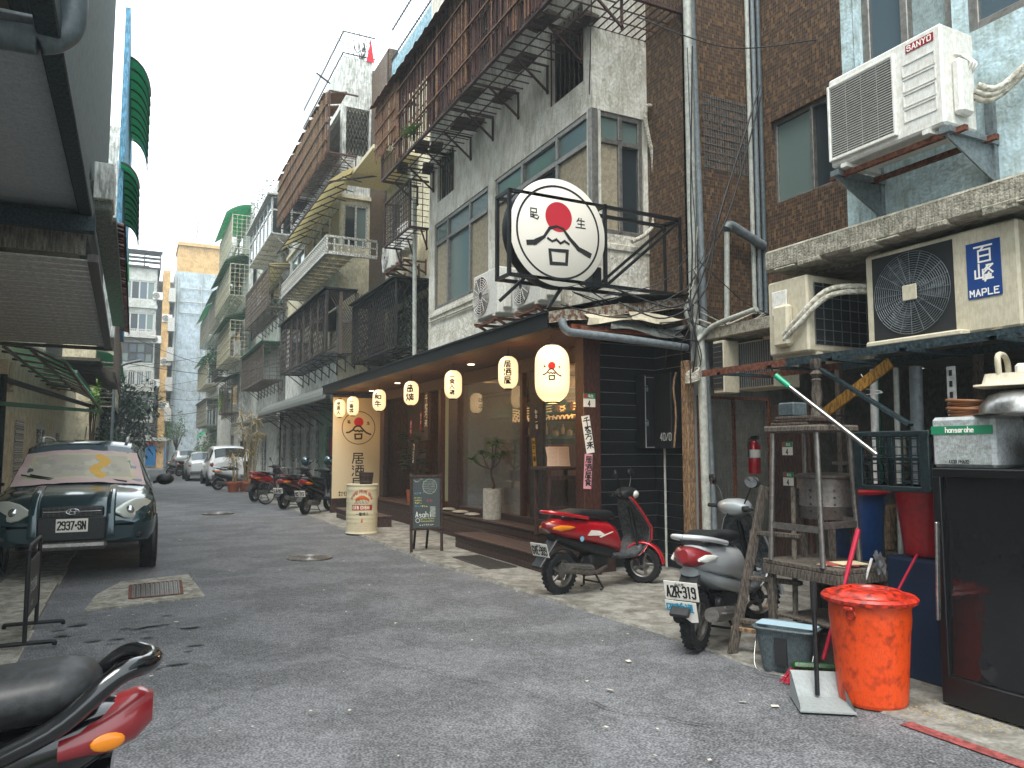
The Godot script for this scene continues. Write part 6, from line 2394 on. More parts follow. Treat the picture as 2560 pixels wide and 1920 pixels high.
func shrub(called: String, label: String, at: Vector3, r: Vector3, h: float, n: int, s: float, m: String, sd: int) -> void:
	thing(called, label, "tree" if "tree" in called else "shrub", at)
	rng.seed = sd
	var g := L()
	g.tube(arc([V(0, 0, 0), V(0.06, h * 0.3, 0.05), V(-0.04, h * 0.7, 0), V(0, h, 0)]), 0.035 + r.x * 0.05, 8, 0.02)
	for i in 7:
		var a := TAU * i / 7 + 0.4
		g.tube(arc([V(0, h * 0.45, 0), V(cos(a) * r.x * 0.35, h * 0.75, sin(a) * r.z * 0.35), V(cos(a) * r.x * 0.7, h + r.y * 0.35 * sin(i * 2.0), sin(a) * r.z * 0.7)]), 0.025 + r.x * 0.015, 6, 0.008)
	part("trunk", g, mats.bark)
	g = L()
	var cl := []
	for i in 26:
		var d := V(rng.randfn(), rng.randfn() * 0.8, rng.randfn()).normalized() * pow(rng.randf(), 0.4)
		cl.append(V(0, h, 0) + d * r)
	for i in n:
		var c: Vector3 = cl[rng.randi() % cl.size()]
		var d := V(rng.randfn(), rng.randfn(), rng.randfn()) * 0.2
		var p: Vector3 = c + d * r
		leaf(g, p, d.normalized() + V(rng.randfn() * 0.4, -0.25, rng.randfn() * 0.4), s * rng.randf_range(0.6, 1.3), s * 0.45)
	part("crown", g, mats[m])

func build_far() -> void:
	thing("apartment_building", "grey-white apartment house with rows of windows closing the alley", "building", V(-1, 0, -72))
	core(-9, 0.6, 2.4, 17.5, -80, -72.3)
	var g := W()
	var ops := []
	for y in [14.4, 11.6, 9.0, 7.0, 4.4]:
		ops.append([y, y + (1.7 if y != 7.0 else 1.3), -1.35, 1.15])
	wall_z(g, -72, 2.6, 17.2, -9.0, 1.25, ops, 0.2)
	part("wall", g, mats.far_grey)
	var k := 0
	for q in ops:
		win_z(-72, q[0], q[1], q[2], q[3], [1, 1, 1, 1], [1] if k != 2 else [1, 1], "cage_white" if k != 2 else "alu_dark", ["green_glass", "dark_glass", "sky_glass"], 0.08, 0.12)
		if k in [1, 3, 4]:
			g = W()
			g.bx(-1.5, 1.3, q[0] - 0.55, q[0] - 0.35, -71.95, -71.3)
			for i in 18:
				g.beam(V(-1.5 + i * 0.163, q[0] - 0.4, -71.3), V(-1.5 + i * 0.163, q[0] + (0.15 if k == 1 else 1.25), -71.3), 0.05)
			g.beam(V(-1.5, q[0] + (0.15 if k == 1 else 1.25), -71.3), V(1.3, q[0] + (0.15 if k == 1 else 1.25), -71.3), 0.07)
			part("balcony_bars", g, mats.cage_white)
		k += 1
	for q in [[14.0, 13.7], [11.0, 10.9], [6.4, 5.95]]:
		g = W()
		g.bx(-1.6, 1.35, q[1], q[0], -71.96, -71.8)
		part("sill_band", g, mats.far_grey)
	g = W()
	wall_z(g, -74, 2.6, 16.6, 1.25, 1.75)
	g.bx(1.251, 1.27, 2.6, 16.6, -74, -72.1)
	part("side_recess", g, mats.far_grey)
	g = W()
	g.bx(-9, 1.5, 17.2, 17.3, -78, -71.8)
	for y in [17.6, 17.95, 18.3]:
		g.bx(-9, 1.5, y, y + 0.22, -71.9, -71.85)
	for i in 9:
		g.bx(-8.6 + i * 1.25, -8.5 + i * 1.25, 17.3, 18.6, -71.85, -71.75)
	g.bx(-9, 1.6, 18.6, 18.7, -72.5, -71.6)
	part("roof_railing", g, mats.cage_dark)
	for i in 6:
		ac_unit("small wall air conditioner on the far house, %s from the ground" % ["lowest", "second", "third", "fourth", "fifth", "topmost"][i], V(1.35 if i % 2 else 2.15, 5.0 + i * 1.9, -71.9), 0.0, 0.8, 0.65, 0.35, "ac_white", "air conditioners on the far houses")
	thing("apartment_building", "ochre column and pale blue windowless tower at the end of the alley", "building", V(3, 0, -74))
	g = W()
	g.bx(1.72, 2.3, 0.0, 17.2, -74, -72)
	g.bx(2.9, 6.4, 17.25, 20.0, -77, -72.6)
	g.bx(2.8, 6.5, 19.7, 20.0, -77.2, -72.4)
	part("ochre_wall", g, mats.ochre)
	g = W()
	g.bx(2.66, 8.0, 0.0, 17.3, -80, -72.4)
	part("blue_wall", g, mats.far_blue)
	g = W()
	g.bx(2.3, 2.66, 2.5, 16.6, -76, -74)
	part("recess", g, mats.far_grey)
	g = W()
	for x in [2.75, 2.95, 4.9]:
		g.tube([V(x, 0.5, -72.3), V(x, 17.0, -72.3)], 0.05, 6)
	g.tube([V(3.0, 14.6, -72.3), V(6.0, 14.6, -72.3), V(6.0, 15.8, -72.3), V(3.1, 15.8, -72.3), V(3.1, 13.6, -72.3), V(6.5, 13.6, -72.3)], 0.04, 6)
	part("pipe", g, mats.pvc)
	for i in 5:
		g = W()
		g.bx(2.2, 2.75, 4.0 + i * 2.6, 5.2 + i * 2.6, -72.3, -71.6)
		part("window_box", g, mats.cage_white)
	thing("tv_antenna", "thin television antenna on the ochre roof block", "antenna", V(4.3, 20, -74))
	g = L()
	g.tube([V(0, 0, 0), V(0.2, 2.4, 0)], 0.04, 5)
	for y in [1.4, 1.9, 2.3]:
		g.beam(V(-0.6, y, 0), V(0.9, y + 0.1, 0), 0.035)
		g.beam(V(0.15, y, -0.4), V(0.15, y, 0.4), 0.03)
	part("mast", g, mats.cage_dark)
	# opening at the end with a blue hoarding behind
	thing("passage_roof", "low dark roof over the passage at the end of the alley", "roof", V(1.5, 2.3, -72))
	g = W()
	g.bx(-9, 2.66, 2.3, 2.6, -76, -71.5)
	part("roof_slab", g, mats.far_grey)
	g = W()
	g.bx(-9, 0.9, 0, 2.3, -73, -72.5)
	part("side_wall", g, mats.far_grey)
	thing("hoarding", "bright blue hoarding with a red top seen through the far passage", "hoarding", V(1.8, 0, -84))
	g = W()
	g.bx(-2, 7, 0.0, 2.0, -84.2, -84)
	part("blue_panel", g, mat("hoarding_blue", C("2f8fd0"), 0.6))
	g = W()
	g.bx(-2, 7, 2.0, 2.6, -84.2, -83.9)
	part("red_panel", g, mat("hoarding_red", C("c4483c"), 0.6))
	g = L()
	g.bx(-60, -9, 0, 6, -90, -88)
	g.bx(8, 60, 0, 8, -92, -90)
	solo("far_wall", g, mats.far_grey, "distant grey wall beyond the end of the alley", "wall")

func paint(key: String, c: Color, rough := 0.25, metal := 0.3) -> StandardMaterial3D:
	return mat(key, c, rough, metal, "", 1, "", 1, {"clearcoat_enabled": true, "clearcoat": 0.8, "clearcoat_roughness": 0.08})

func wheel(name: String, at: Vector3, R: float, w: float, spokes: int, parent: Node3D, B := Basis.IDENTITY, rim := "steel_dull") -> void:
	# axle along z
	var g := L()
	var A := B * Basis(V(1, 0, 0), V(0, 0, 1), V(0, -1, 0))
	var h := w / 2
	g.lathe([Vector2(R * 0.66, -h * 0.9), Vector2(R * 0.8, -h), Vector2(R * 0.93, -h * 0.92), Vector2(R * 0.985, -h * 0.6), Vector2(R, 0), Vector2(R * 0.985, h * 0.6), Vector2(R * 0.93, h * 0.92), Vector2(R * 0.8, h), Vector2(R * 0.66, h * 0.9)], at, 32, A)
	for i in 28:
		var f := TAU * i / 28
		for s in [-1, 1]:
			g.box(at + A * V(cos(f) * R * 0.985, s * h * 0.5, sin(f) * R * 0.985), V(0.012, h * 0.8, R * 0.10), 0, A * Basis(V(0, 1, 0), -f) * Basis(V(1, 0, 0), 0.5 * s))
	var o := part(name, g, mats.rubber, parent)
	g = L()
	g.lathe([Vector2(R * 0.68, -h * 0.8), Vector2(R * 0.6, -h * 0.6), Vector2(R * 0.6, h * 0.6), Vector2(R * 0.68, h * 0.8)], at, 28, A)
	g.lathe([Vector2(0, -h * 0.7), Vector2(R * 0.2, -h * 0.7), Vector2(R * 0.2, h * 0.7), Vector2(0, h * 0.72)], at, 14, A)
	for i in spokes:
		var f := TAU * i / spokes
		g.box(at + A * V(cos(f) * R * 0.4, h * 0.25, sin(f) * R * 0.4), V(R * 0.46, h * 0.5, R * 0.15), 0.006, A * Basis(V(0, 1, 0), -f))
	part("rim", g, mats[rim], o)
	g = L()
	g.lathe([Vector2(R * 0.36, 0.0), Vector2(R * 0.36, h * 0.2), Vector2(0.0, h * 0.2)], at, 20, A)
	part("brake_disc", g, mats.alu_dark, o)

# a motor scooter that heads along +X: c body colour, kick how far the tail rises
func scooter(label: String, at: Vector3, turn: float, body: String, low: String, text: String, o := {}) -> Node3D:
	var kick: float = o.get("kick", 0.0)
	var st: float = o.get("steer", -0.45)
	var root := thing("motor_scooter", label, "scooter", at, turn, o.get("group", ""))
	var K := func(x: float) -> float: return kick * pow(maxf(0, -x - 0.1), 2)
	wheel("rear_wheel", V(-0.62, 0.215, 0), 0.215, 0.1, 5, root, Basis.IDENTITY, o.get("rim", "steel_dull"))
	var F := Transform3D(Basis.IDENTITY, V(0.52, 0, 0)) * Transform3D(Basis(Vector3.UP, st), Vector3.ZERO) * Transform3D(Basis.IDENTITY, V(-0.52, 0, 0))
	wheel("front_wheel", F * V(0.64, 0.21, 0), 0.21, 0.09, 5, root, F.basis, o.get("rim", "steel_dull"))
	# tail
	var g := L()
	var rings := []
	for q in [[-0.82, 0.745, 0.69, 0.05], [-0.77, 0.77, 0.65, 0.095], [-0.66, 0.785, 0.60, 0.125], [-0.45, 0.785, 0.545, 0.15], [-0.2, 0.76, 0.485, 0.168], [0.0, 0.735, 0.43, 0.17], [0.12, 0.68, 0.385, 0.15], [0.2, 0.56, 0.36, 0.12]]:
		var k: float = K.call(q[0])
		rings.append(G.oval(V(q[0], (q[1] + q[2]) / 2 + k, 0), V(0, 0, -q[3]), V(0, (q[1] - q[2]) / 2, 0), 20, 0.75))
	g.loft(rings)
	part("tail_panel", g, mats[body])
	g = L()
	rings = []
	for q in [[-0.74, 0.63, 0.56, 0.07], [-0.45, 0.56, 0.44, 0.12], [-0.15, 0.5, 0.36, 0.14], [0.1, 0.45, 0.3, 0.13]]:
		rings.append(G.oval(V(q[0], (q[1] + q[2]) / 2 + K.call(q[0]) * 0.8, 0), V(0, 0, -q[3]), V(0, (q[1] - q[2]) / 2, 0), 16, 0.8))
	g.loft(rings)
	part("lower_cowl", g, mats[low])
	g = L()
	rings = []
	for q in [[-0.66, 0.80, 0.02, 0.09], [-0.6, 0.815, 0.045, 0.13], [-0.4, 0.83, 0.05, 0.15], [-0.25, 0.81, 0.055, 0.15], [-0.1, 0.795, 0.055, 0.145], [0.08, 0.79, 0.05, 0.12], [0.15, 0.76, 0.03, 0.08]]:
		rings.append(G.oval(V(q[0], q[1] + K.call(q[0]) * 0.8, 0), V(0, 0, -q[3]), V(0, q[2], 0), 20, 0.7))
	g.loft(rings)
	part("seat", g, mats.seat_vinyl)
	g = L()
	var kr: float = K.call(-0.8)
	for s in [-1, 1]:
		g.tube(arc([V(-0.35, (0.78 if kick == 0 else 0.69) + K.call(-0.35), 0.155 * s), V(-0.6, (0.825 if kick == 0 else 0.765) + K.call(-0.6), 0.15 * s), V(-0.75, 0.85 + kr, 0.12 * s), V(-0.82, 0.86 + kr, 0.06 * s), V(-0.835, 0.86 + kr, 0.0)]), 0.02 if kick == 0 else 0.028, 10)
	part("grab_rail", g, mats[o.get("rail", body)])
	var ls: float = o.get("lamp", 1.0 if kick == 0 else 1.35)
	g = L()
	rings = []
	for q in [[-0.84, 0.72, 0.03 * ls, 0.03], [-0.80, 0.715, 0.05 * ls, 0.085], [-0.73, 0.705, 0.05 * ls, 0.118], [-0.62, 0.70, 0.035 * ls, 0.141]]:
		rings.append(G.oval(V(q[0], q[1] + K.call(q[0]), 0), V(0, 0, -q[3] - 0.004), V(0, q[2], 0), 18, 0.8))
	g.loft(rings)
	part("tail_lamp", g, mats.lamp_red)
	for s in ([-1, 1] if o.get("indicator", "x") else []):
		g = L()
		rings = []
		for q in [[-0.80, 0.012, 0.105], [-0.72, 0.032, 0.126], [-0.6, 0.022, 0.146], [-0.54, 0.006, 0.148]]:
			rings.append(G.oval(V(q[0], 0.695 + K.call(q[0]), s * q[2]), V(0, 0, -0.012), V(0, q[1], 0), 10, 0.9))
		g.loft(rings)
		part("indicator", g, mats[o.get("indicator", "lamp_amber")])
	# tail fender and plate
	g = L()
	g.beam(V(-0.68, 0.60 + kr * 0.6, 0), V(-0.95, 0.30, 0), 0.15, 0.03, 0.01, V(1, 0, 0))
	var arcp := []
	for i in 9:
		var a := PI * 0.15 + PI * 0.62 * i / 8.0
		arcp.append(V(-0.62 + cos(a) * 0.25, 0.215 + sin(a) * 0.25, 0))
	for i in 8:
		g.beam(arcp[i], arcp[i + 1], 0.1, 0.012, 0)
	part("rear_fender", g, mats.black_plastic)
	if text:
		var B := Basis(V(0, 0, 1), 0.30)
		var pc := V(-0.895, 0.475 + kr * 0.35, 0)
		g = L()
		g.box(pc, V(0.004, 0.145, 0.26), 0.001, B)
		var pl := part("licence_plate", g, mats.white_paper)
		g = L()
		print_on(g, text, pc + B * V(-0.003, 0.035, -0.112), V(0, 0, 1), B * V(0, -1, 0), 0.082, 0.013, false, 0.001, 0.224 / (text_width(text) * 0.082))
		print_on(g, "台北市", pc + B * V(-0.003, 0.062, -0.045), V(0, 0, 1), B * V(0, -1, 0), 0.022, 0.003, false, 0.001)
		part("plate_number", g, mats.ink, pl)
	# engine, muffler, stand
	g = L()
	rings = []
	for q in [[-0.72, 0.05], [-0.6, 0.085], [-0.3, 0.085], [-0.1, 0.09], [0.02, 0.06]]:
		rings.append(G.oval(V(q[0], 0.25 + 0.03 * (q[0] + 0.7), -0.1), V(0, 0, -0.045), V(0, q[1], 0), 14, 0.8))
	g.loft(rings)
	g.box(V(-0.12, 0.32, 0.0), V(0.3, 0.16, 0.2), 0.03)
	g.ring(V(-0.3, 0.3, 0.06), 0.06, 0.012, 16, 6, Basis(V(1, 0, 0), PI / 2))
	g.lathe([Vector2(0.06, 0), Vector2(0.05, 0.04), Vector2(0, 0.045)], V(-0.3, 0.3, 0.05), 16, Basis(V(1, 0, 0), V(0, 0, 1), V(0, -1, 0)))
	part("engine", g, mats.black_plastic)
	g = L()
	g.tube(arc([V(0.0, 0.24, 0.08), V(-0.2, 0.2, 0.13), V(-0.34, 0.24, 0.15)]), 0.02, 8)
	g.tube([V(-0.3, 0.235, 0.15), V(-0.34, 0.24, 0.15), V(-0.38, 0.245, 0.152), V(-0.70, 0.29, 0.165), V(-0.735, 0.295, 0.167)], 0.055, 14)
	part("muffler", g, mats.steel_dull)
	g = L()
	g.tube([V(-0.36, 0.3, 0.208), V(-0.6, 0.335, 0.222)], 0.006, 5)
	g.beam(V(-0.36, 0.26, 0.206), V(-0.64, 0.30, 0.222), 0.05, 0.012)
	part("heat_shield", g, mats.steel)
	g = L()
	for s in [-1, 1]:
		g.tube([V(-0.2, 0.24, 0.06 * s), V(-0.12, 0.02, 0.15 * s), V(-0.16, 0.012, 0.15 * s)], 0.012, 6)
	g.tube([V(-0.14, 0.08, -0.13), V(-0.14, 0.08, 0.13)], 0.01, 6)
	part("stand", g, mats.black_metal)
	# floor and shield
	g = L()
	rings = []
	for q in [[0.05, 0.36, 0.03, 0.15], [0.2, 0.335, 0.035, 0.17], [0.42, 0.335, 0.035, 0.17], [0.52, 0.4, 0.05, 0.15]]:
		rings.append(G.oval(V(q[0], q[1], 0), V(0, 0, -q[3]), V(0, q[2], 0), 16, 0.5))
	g.loft(rings)
	part("floorboard", g, mats.grey_plastic)
	for dd in [0, 1]:
		g = L()
		rings = []
		for q in [[0.46, 0.27, 0.05, 0.13], [0.60, 0.36, 0.06, 0.18], [0.70, 0.50, 0.075, 0.22], [0.68, 0.62, 0.085, 0.235], [0.60, 0.76, 0.07, 0.2], [0.52, 0.90, 0.05, 0.14], [0.48, 0.98, 0.03, 0.08]]:
			var cx: float = q[0] - 0.045 * dd
			var n := 22
			var r := []
			for i in n:
				var a := TAU * i / n
				r.append(V(cx + (cos(a) * q[2] * (1.0 if cos(a) > 0 else 0.35) - 0.10 * pow(sin(a), 2)) * (1.0 if dd == 0 else 0.7), q[1], -sin(a) * (q[3] - 0.012 * dd)))
			rings.append(r)
		g.loft(rings)
		part("front_shield" if dd == 0 else "inner_shield", g, mats[body] if dd == 0 else mats.grey_plastic)
	g = L()
	g.x = F
	var fr := []
	for i in 12:
		var a := PI * 0.02 + PI * 0.8 * i / 11.0
		fr.append(G.oval(V(0.64 + cos(a) * 0.235, 0.21 + sin(a) * 0.245, 0), V(0, 0, -0.062), V(cos(a), sin(a), 0) * 0.016, 10, 0.6))
	g.loft(fr)
	part("front_fender", g, mats[low if low != "black_plastic" else body])
	g = L()
	g.x = F
	for s in [-1, 1]:
		g.tube([V(0.64, 0.21, 0.065 * s), V(0.58, 0.5, 0.06 * s)], 0.018, 8)
	g.tube([V(0.56, 0.5, 0), V(0.46, 0.98, 0)], 0.025, 8)
	part("fork", g, mats.black_metal)
	# handlebar
	g = L()
	g.x = F
	rings = []
	for q in [[-0.21, 0.025], [-0.17, 0.05], [-0.08, 0.075], [0.0, 0.08], [0.08, 0.075], [0.17, 0.05], [0.21, 0.025]]:
		rings.append(G.oval(V(0.44 + 0.02 * cos(q[0] * 8), 1.0, q[0]), V(q[1] * 1.5, 0, 0), V(0, q[1], 0), 14, 0.8))
	g.loft(rings)
	part("handlebar_cover", g, mats[o.get("head", "black_plastic")])
	g = L()
	g.x = F
	g.ball(V(0.55, 0.995, 0), V(0.05, 0.05, 0.1), 12)
	part("headlight", g, mats.lamp_clear)
	for s in [-1, 1]:
		g = L()
		g.x = F
		g.tube([V(0.42, 1.0, 0.19 * s), V(0.38, 1.0, 0.34 * s)], 0.018, 8)
		g.box(V(0.42, 1.0, 0.21 * s), V(0.06, 0.05, 0.045), 0.01)
		g.tube([V(0.47, 1.0, 0.2 * s), V(0.46, 0.985, 0.34 * s)], 0.007, 6)
		part("grip", g, mats.rubber)
		g = L()
		g.x = F
		g.tube(arc([V(0.43, 1.03, 0.17 * s), V(0.44, 1.14, 0.24 * s), V(0.42, 1.21, 0.31 * s)]), 0.007, 6)
		var mb := Basis(Vector3.UP, 0.25 * s) * Basis(V(0, 0, 1), 0.15)
		g.ball(V(0.425, 1.235, 0.33 * s), V(0.022, 0.052, 0.078), 14, mb)
		var mi := part("mirror", g, mats[o.get("mirror", "black_plastic")])
		g = L()
		g.x = F
		g.lathe([Vector2(0.048, 0), Vector2(0, 0.002)], V(0.402, 1.235, 0.33 * s), 16, mb * Basis(V(0, 1, 0), V(-1, 0, 0), V(0, 0, 1.45)))
		part("mirror_glass", g, mats.mirror, mi)
	if o.get("box", false):
		g = L()
		g.box(V(-0.72, 1.02 + kr, 0), V(0.34, 0.3, 0.36), 0.05)
		part("top_box", g, mats.black_plastic)
	return root

# a car that heads along +X: stations are [x, underside, half width, belt height, roof half width, roof height]
func car_shell(st: Array, paintm: Material, glass: Material, cabin: Array, front_i: Array, rear_i: Array) -> void:
	var P := []
	for q in st:
		var row := []
		for s in [1, -1]:
			var pts := [V(q[0], q[1], q[2] * 0.7), V(q[0], q[1] + 0.03, q[2] * 0.95), V(q[0], q[1] + 0.2, q[2]), V(q[0], (q[1] + q[3]) / 2 + 0.1, q[2] * 1.005), V(q[0], q[3] - 0.04, q[2] * 0.985), V(q[0], q[3], q[2] * 0.955), V(q[0], q[5] - 0.09 * minf(1, (q[5] - q[3]) * 4), lerpf(q[4], q[2] * 0.955, 0.12)), V(q[0], q[5] - 0.02, q[4] * 0.9), V(q[0], q[5] + 0.012, q[4] * 0.5), V(q[0], q[5] + 0.02, 0)]
			if s < 0:
				pts.pop_back()
				pts.reverse()
				for p in pts:
					row.append(V(p.x, p.y, -p.z))
			else:
				row.append_array(pts)
		P.append(row)
	var g := L()
	g.grid(P, true)
	g.fan(P[0], true)
	g.fan(P[-1], false)
	part("body", g, paintm)
	var put := func(called: String, i0: int, i1: int, j0: int, j1: int, m: Material, inset: float) -> void:
		var q := L()
		var rows := []
		var e := (1.0 - inset) * 0.5
		for i in 7:
			var u := lerpf(i0 + e * (i1 - i0), i1 - e * (i1 - i0), i / 6.0)
			var iu := mini(int(u), P.size() - 2)
			var row := []
			for j in 13:
				var w := lerpf(j0 + e * (j1 - j0), j1 - e * (j1 - j0), j / 12.0)
				var jw := mini(int(w), P[0].size() - 2)
				var p: Vector3 = (P[iu][jw] as Vector3).lerp(P[iu][jw + 1], w - jw).lerp((P[iu + 1][jw] as Vector3).lerp(P[iu + 1][jw + 1], w - jw), u - iu)
				row.append(p)
			rows.append(row)
		var cen := V(rows[3][6].x, 0.8, 0)
		for r in rows:
			for k in r.size():
				r[k] += (V(r[k].x, r[k].y, r[k].z) - V(cen.x * 0.7 + r[k].x * 0.3, 0.7, 0)).normalized() * 0.014
		q.grid(rows)
		part(called, q, m)
	for w in cabin:
		put.call("side_window", w[0], w[1], 5, 6, glass, 0.93)
		put.call("side_window", w[0], w[1], 12, 13, glass, 0.93)
	put.call("windscreen", front_i[0], front_i[1], 6, 12, glass, 0.94)
	put.call("rear_window", rear_i[0], rear_i[1], 6, 12, glass, 0.92)

func car_wheels(xs: Array, z: float, R: float) -> void:
	for x in xs:
		for s in [-1, 1]:
			var g := L()
			g.lathe([Vector2(R * 1.12, 0), Vector2(R * 1.12, 0.03), Vector2(0, 0.03)], V(x, R, s * (z - 0.035)), 26, Basis(V(1, 0, 0), V(0, 0, s), V(0, -s, 0)))
			part("wheel_arch", g, mats.black_plastic)
			wheel("wheel", V(x, R, s * (z - 0.07)), R, 0.2, 7, cur, Basis(Vector3.UP, PI if s < 0 else 0.0), "steel")

func build_vehicles() -> void:
	paint("red_paint_gloss", C("b40f1e"))
	paint("silver_paint", C("c3c6c7"), 0.3, 0.15)
	paint("black_paint", C("101114"), 0.15, 0.2)
	paint("dark_red_paint", C("5a0c18"))
	paint("white_paint", C("d5d9da"), 0.25, 0.0)
	paint("teal_black_paint", C("1f3a40"), 0.16, 0.35)
	paint("grey_paint", C("a2a8aa"), 0.3, 0.15)
	var r := scooter("red motor scooter parked across the pavement by the clad wall", V(4.675, 0.024, -7.22), 0.22, "red_paint_gloss", "black_plastic", "GVE·989", {"steer": -1.1, "rail": "red_paint_gloss", "mirror": "black_plastic"})
	var g := L()
	for k in 5:
		g.quad(V(-0.36 + k * 0.012, 0.60 + k * 0.011, 0.164), V(-0.10 - k * 0.02, 0.585 + k * 0.011, 0.177), V(-0.10 - k * 0.02, 0.594 + k * 0.011, 0.177), V(-0.36 + k * 0.012, 0.609 + k * 0.011, 0.164))
	g.quad(V(-0.18, 0.565, 0.178), V(0.02, 0.615, 0.18), V(0.0, 0.622, 0.18), V(-0.2, 0.58, 0.178))
	part("side_decal", g, mats.white_paper, r)
	g = L()
	g.lathe([Vector2(0.028, 0), Vector2(0.028, 0.003), Vector2(0, 0.003)], V(-0.44, 0.57, 0.158), 16, Basis(V(1, 0, 0), V(0, 0, 1), V(0, -1, 0)))
	part("round_sticker", g, mat("sticker_blue", C("7fb3cf"), 0.5), r)
	var s2 := scooter("silver motor scooter with a torn white flap under its plate A2R-319", V(4.42, 0.024, -4.97), 0.5, "silver_paint", "grey_paint", "A2R·319", {"steer": -0.7, "rail": "silver_paint", "head": "grey_paint", "lamp": 1.55, "indicator": "lamp_clear", "mirror": "black_plastic"})
	g = L()
	var B := Basis(V(0, 0, 1), 0.30)
	g.prism([Vector2(-0.12, 0), Vector2(0.12, 0), Vector2(0.12, -0.15), Vector2(0.07, -0.16), Vector2(-0.03, -0.09), Vector2(-0.12, -0.06)], V(-0.915, 0.405, 0), Basis(V(0, 0, 1), B * V(0, 1, 0), B * V(-1, 0, 0)), 0.003)
	part("mud_flap", g, mats.white_paper, s2)
	g = L()
	print_on(g, "四維通", V(-0.919, 0.393, -0.105), V(0, 0, 1), B * V(0, -1, 0), 0.062, 0.011, false, 0.003)
	part("flap_writing", g, mat("teal_ink", C("1f8fb0"), 0.7), s2)
	r = scooter("glossy black motor scooter cut by the left foreground edge", V(-0.76, 0.0, -2.56), PI - 0.06, "black_paint", "black_paint", "", {"kick": 0.13, "indicator": "", "rail": "black_paint"})
	g = L()
	g.ball(V(-0.735, 0.742, -0.118), V(0.045, 0.024, 0.009), 14, Basis(Vector3.UP, 0.35))
	part("indicator", g, mats.lamp_amber, r)
	g = L()
	var rg := []
	for q in [[-0.70, 0.87, 0.03, 0.08], [-0.67, 0.875, 0.06, 0.125], [-0.6, 0.87, 0.075, 0.15], [-0.4, 0.855, 0.075, 0.165], [-0.2, 0.835, 0.07, 0.165], [0.0, 0.82, 0.06, 0.15]]:
		rg.append(G.oval(V(q[0], q[1], 0), V(0, 0, -q[3]), V(0, q[2], 0), 20, 0.8))
	g.loft(rg)
	part("rear_seat", g, mats.seat_vinyl, r)
	var grp := "motor scooters parked in a row before the green wall"
	scooter("dark red motor scooter with white plate between bicycle and black scooter", V(3.92, 0.02, -20.83), 0.85, "dark_red_paint", "black_plastic", "GJA·887", {"group": grp})
	scooter("black motor scooter nearest the banner with plate MCE-2157", V(4.06, 0.02, -18.9), 0.9, "black_paint", "black_paint", "MCE·2157", {"group": grp, "kick": 0.1})
	scooter("bright red motor scooter farthest along the parked row", V(3.66, 0.02, -24.0), 0.8, "red_paint_gloss", "black_plastic", "", {"group": grp})
	scooter("white motor scooter lying behind the flower pots by the white car", V(3.5, 0.02, -31.2), 0.3, "white_paint", "black_plastic", "")
	scooter("dark motor scooter parked past the silver car", V(3.0, 0.02, -48.5), 0.2, "black_paint", "black_plastic", "", {"group": "far scooters"})
	scooter("dark motor scooter with a grey cover beside the far red car", V(2.6, 0.02, -51.0), 0.2, "grey_paint", "black_plastic", "", {"group": "far scooters"})
	for q in [[4.25, 1.12, -21.3, "teal_black_paint", "dark helmet hung on the dark red scooter"], [4.45, 1.16, -19.4, "teal_black_paint", "teal-black helmet with raised visor on the black scooter's mirror"]]:
		thing("helmet", q[4], "helmet", V(q[0], q[1], q[2]))
		g = L()
		g.ball(V(0, 0.1, 0), V(0.14, 0.13, 0.12), 14)
		part("shell", g, mats[q[3]])
		g = L()
		g.ball(V(0.05, 0.08, 0), V(0.11, 0.06, 0.115), 12)
		part("visor", g, mats.dark_glass)
	bicycle(V(3.75, 0.02, -22.4), 0.6)
	build_suv()
	# white van-like car seen from behind, heading away
	thing("parked_car", "white tall family car with dark rear window, parked on the right", "car", V(3.66, 0, -36.3), PI / 2)
	car_shell([[-2.12, 0.36, 0.66, 0.9, 0.5, 1.0], [-2.08, 0.3, 0.78, 1.02, 0.58, 1.2], [-1.9, 0.28, 0.83, 1.08, 0.62, 1.6], [-1.55, 0.26, 0.85, 1.06, 0.64, 1.68], [-0.6, 0.26, 0.85, 1.02, 0.65, 1.72], [0.3, 0.26, 0.85, 0.98, 0.63, 1.70], [0.7, 0.26, 0.85, 0.96, 0.60, 1.60], [1.5, 0.26, 0.84, 0.93, 0.66, 1.02], [2.0, 0.28, 0.76, 0.8, 0.6, 0.85], [2.12, 0.34, 0.6, 0.66, 0.45, 0.7]], mats.white_paint, mats.dark_glass, [[2, 3], [3, 4], [4, 6]], [6, 7], [1, 2])
	car_wheels([-1.4, 1.35], 0.85, 0.31)
	car_rear(-2.13, 0.62, 0.86, "3358·ZB", true)
	thing("parked_car", "silver saloon car parked in front of the white family car", "car", V(3.2, 0, -42.6), PI / 2)
	car_shell([[-2.1, 0.36, 0.62, 0.86, 0.5, 0.9], [-2.05, 0.3, 0.76, 0.95, 0.6, 0.98], [-1.5, 0.27, 0.82, 0.95, 0.62, 1.02], [-0.95, 0.25, 0.83, 0.94, 0.55, 1.38], [0.0, 0.25, 0.83, 0.92, 0.56, 1.43], [0.45, 0.25, 0.83, 0.9, 0.54, 1.38], [1.15, 0.25, 0.83, 0.88, 0.64, 0.95], [1.95, 0.28, 0.76, 0.76, 0.6, 0.8], [2.1, 0.34, 0.6, 0.62, 0.45, 0.66]], mats.silver_paint, mats.sky_glass, [[3, 4], [4, 5]], [5, 6], [2, 3])
	car_wheels([-1.3, 1.3], 0.83, 0.3)
	car_rear(-2.1, 0.6, 0.76, "", false)
	thing("parked_car", "dark grey hatchback with red rear lamps beyond the silver saloon", "car", V(3.0, 0, -54.5), PI / 2)
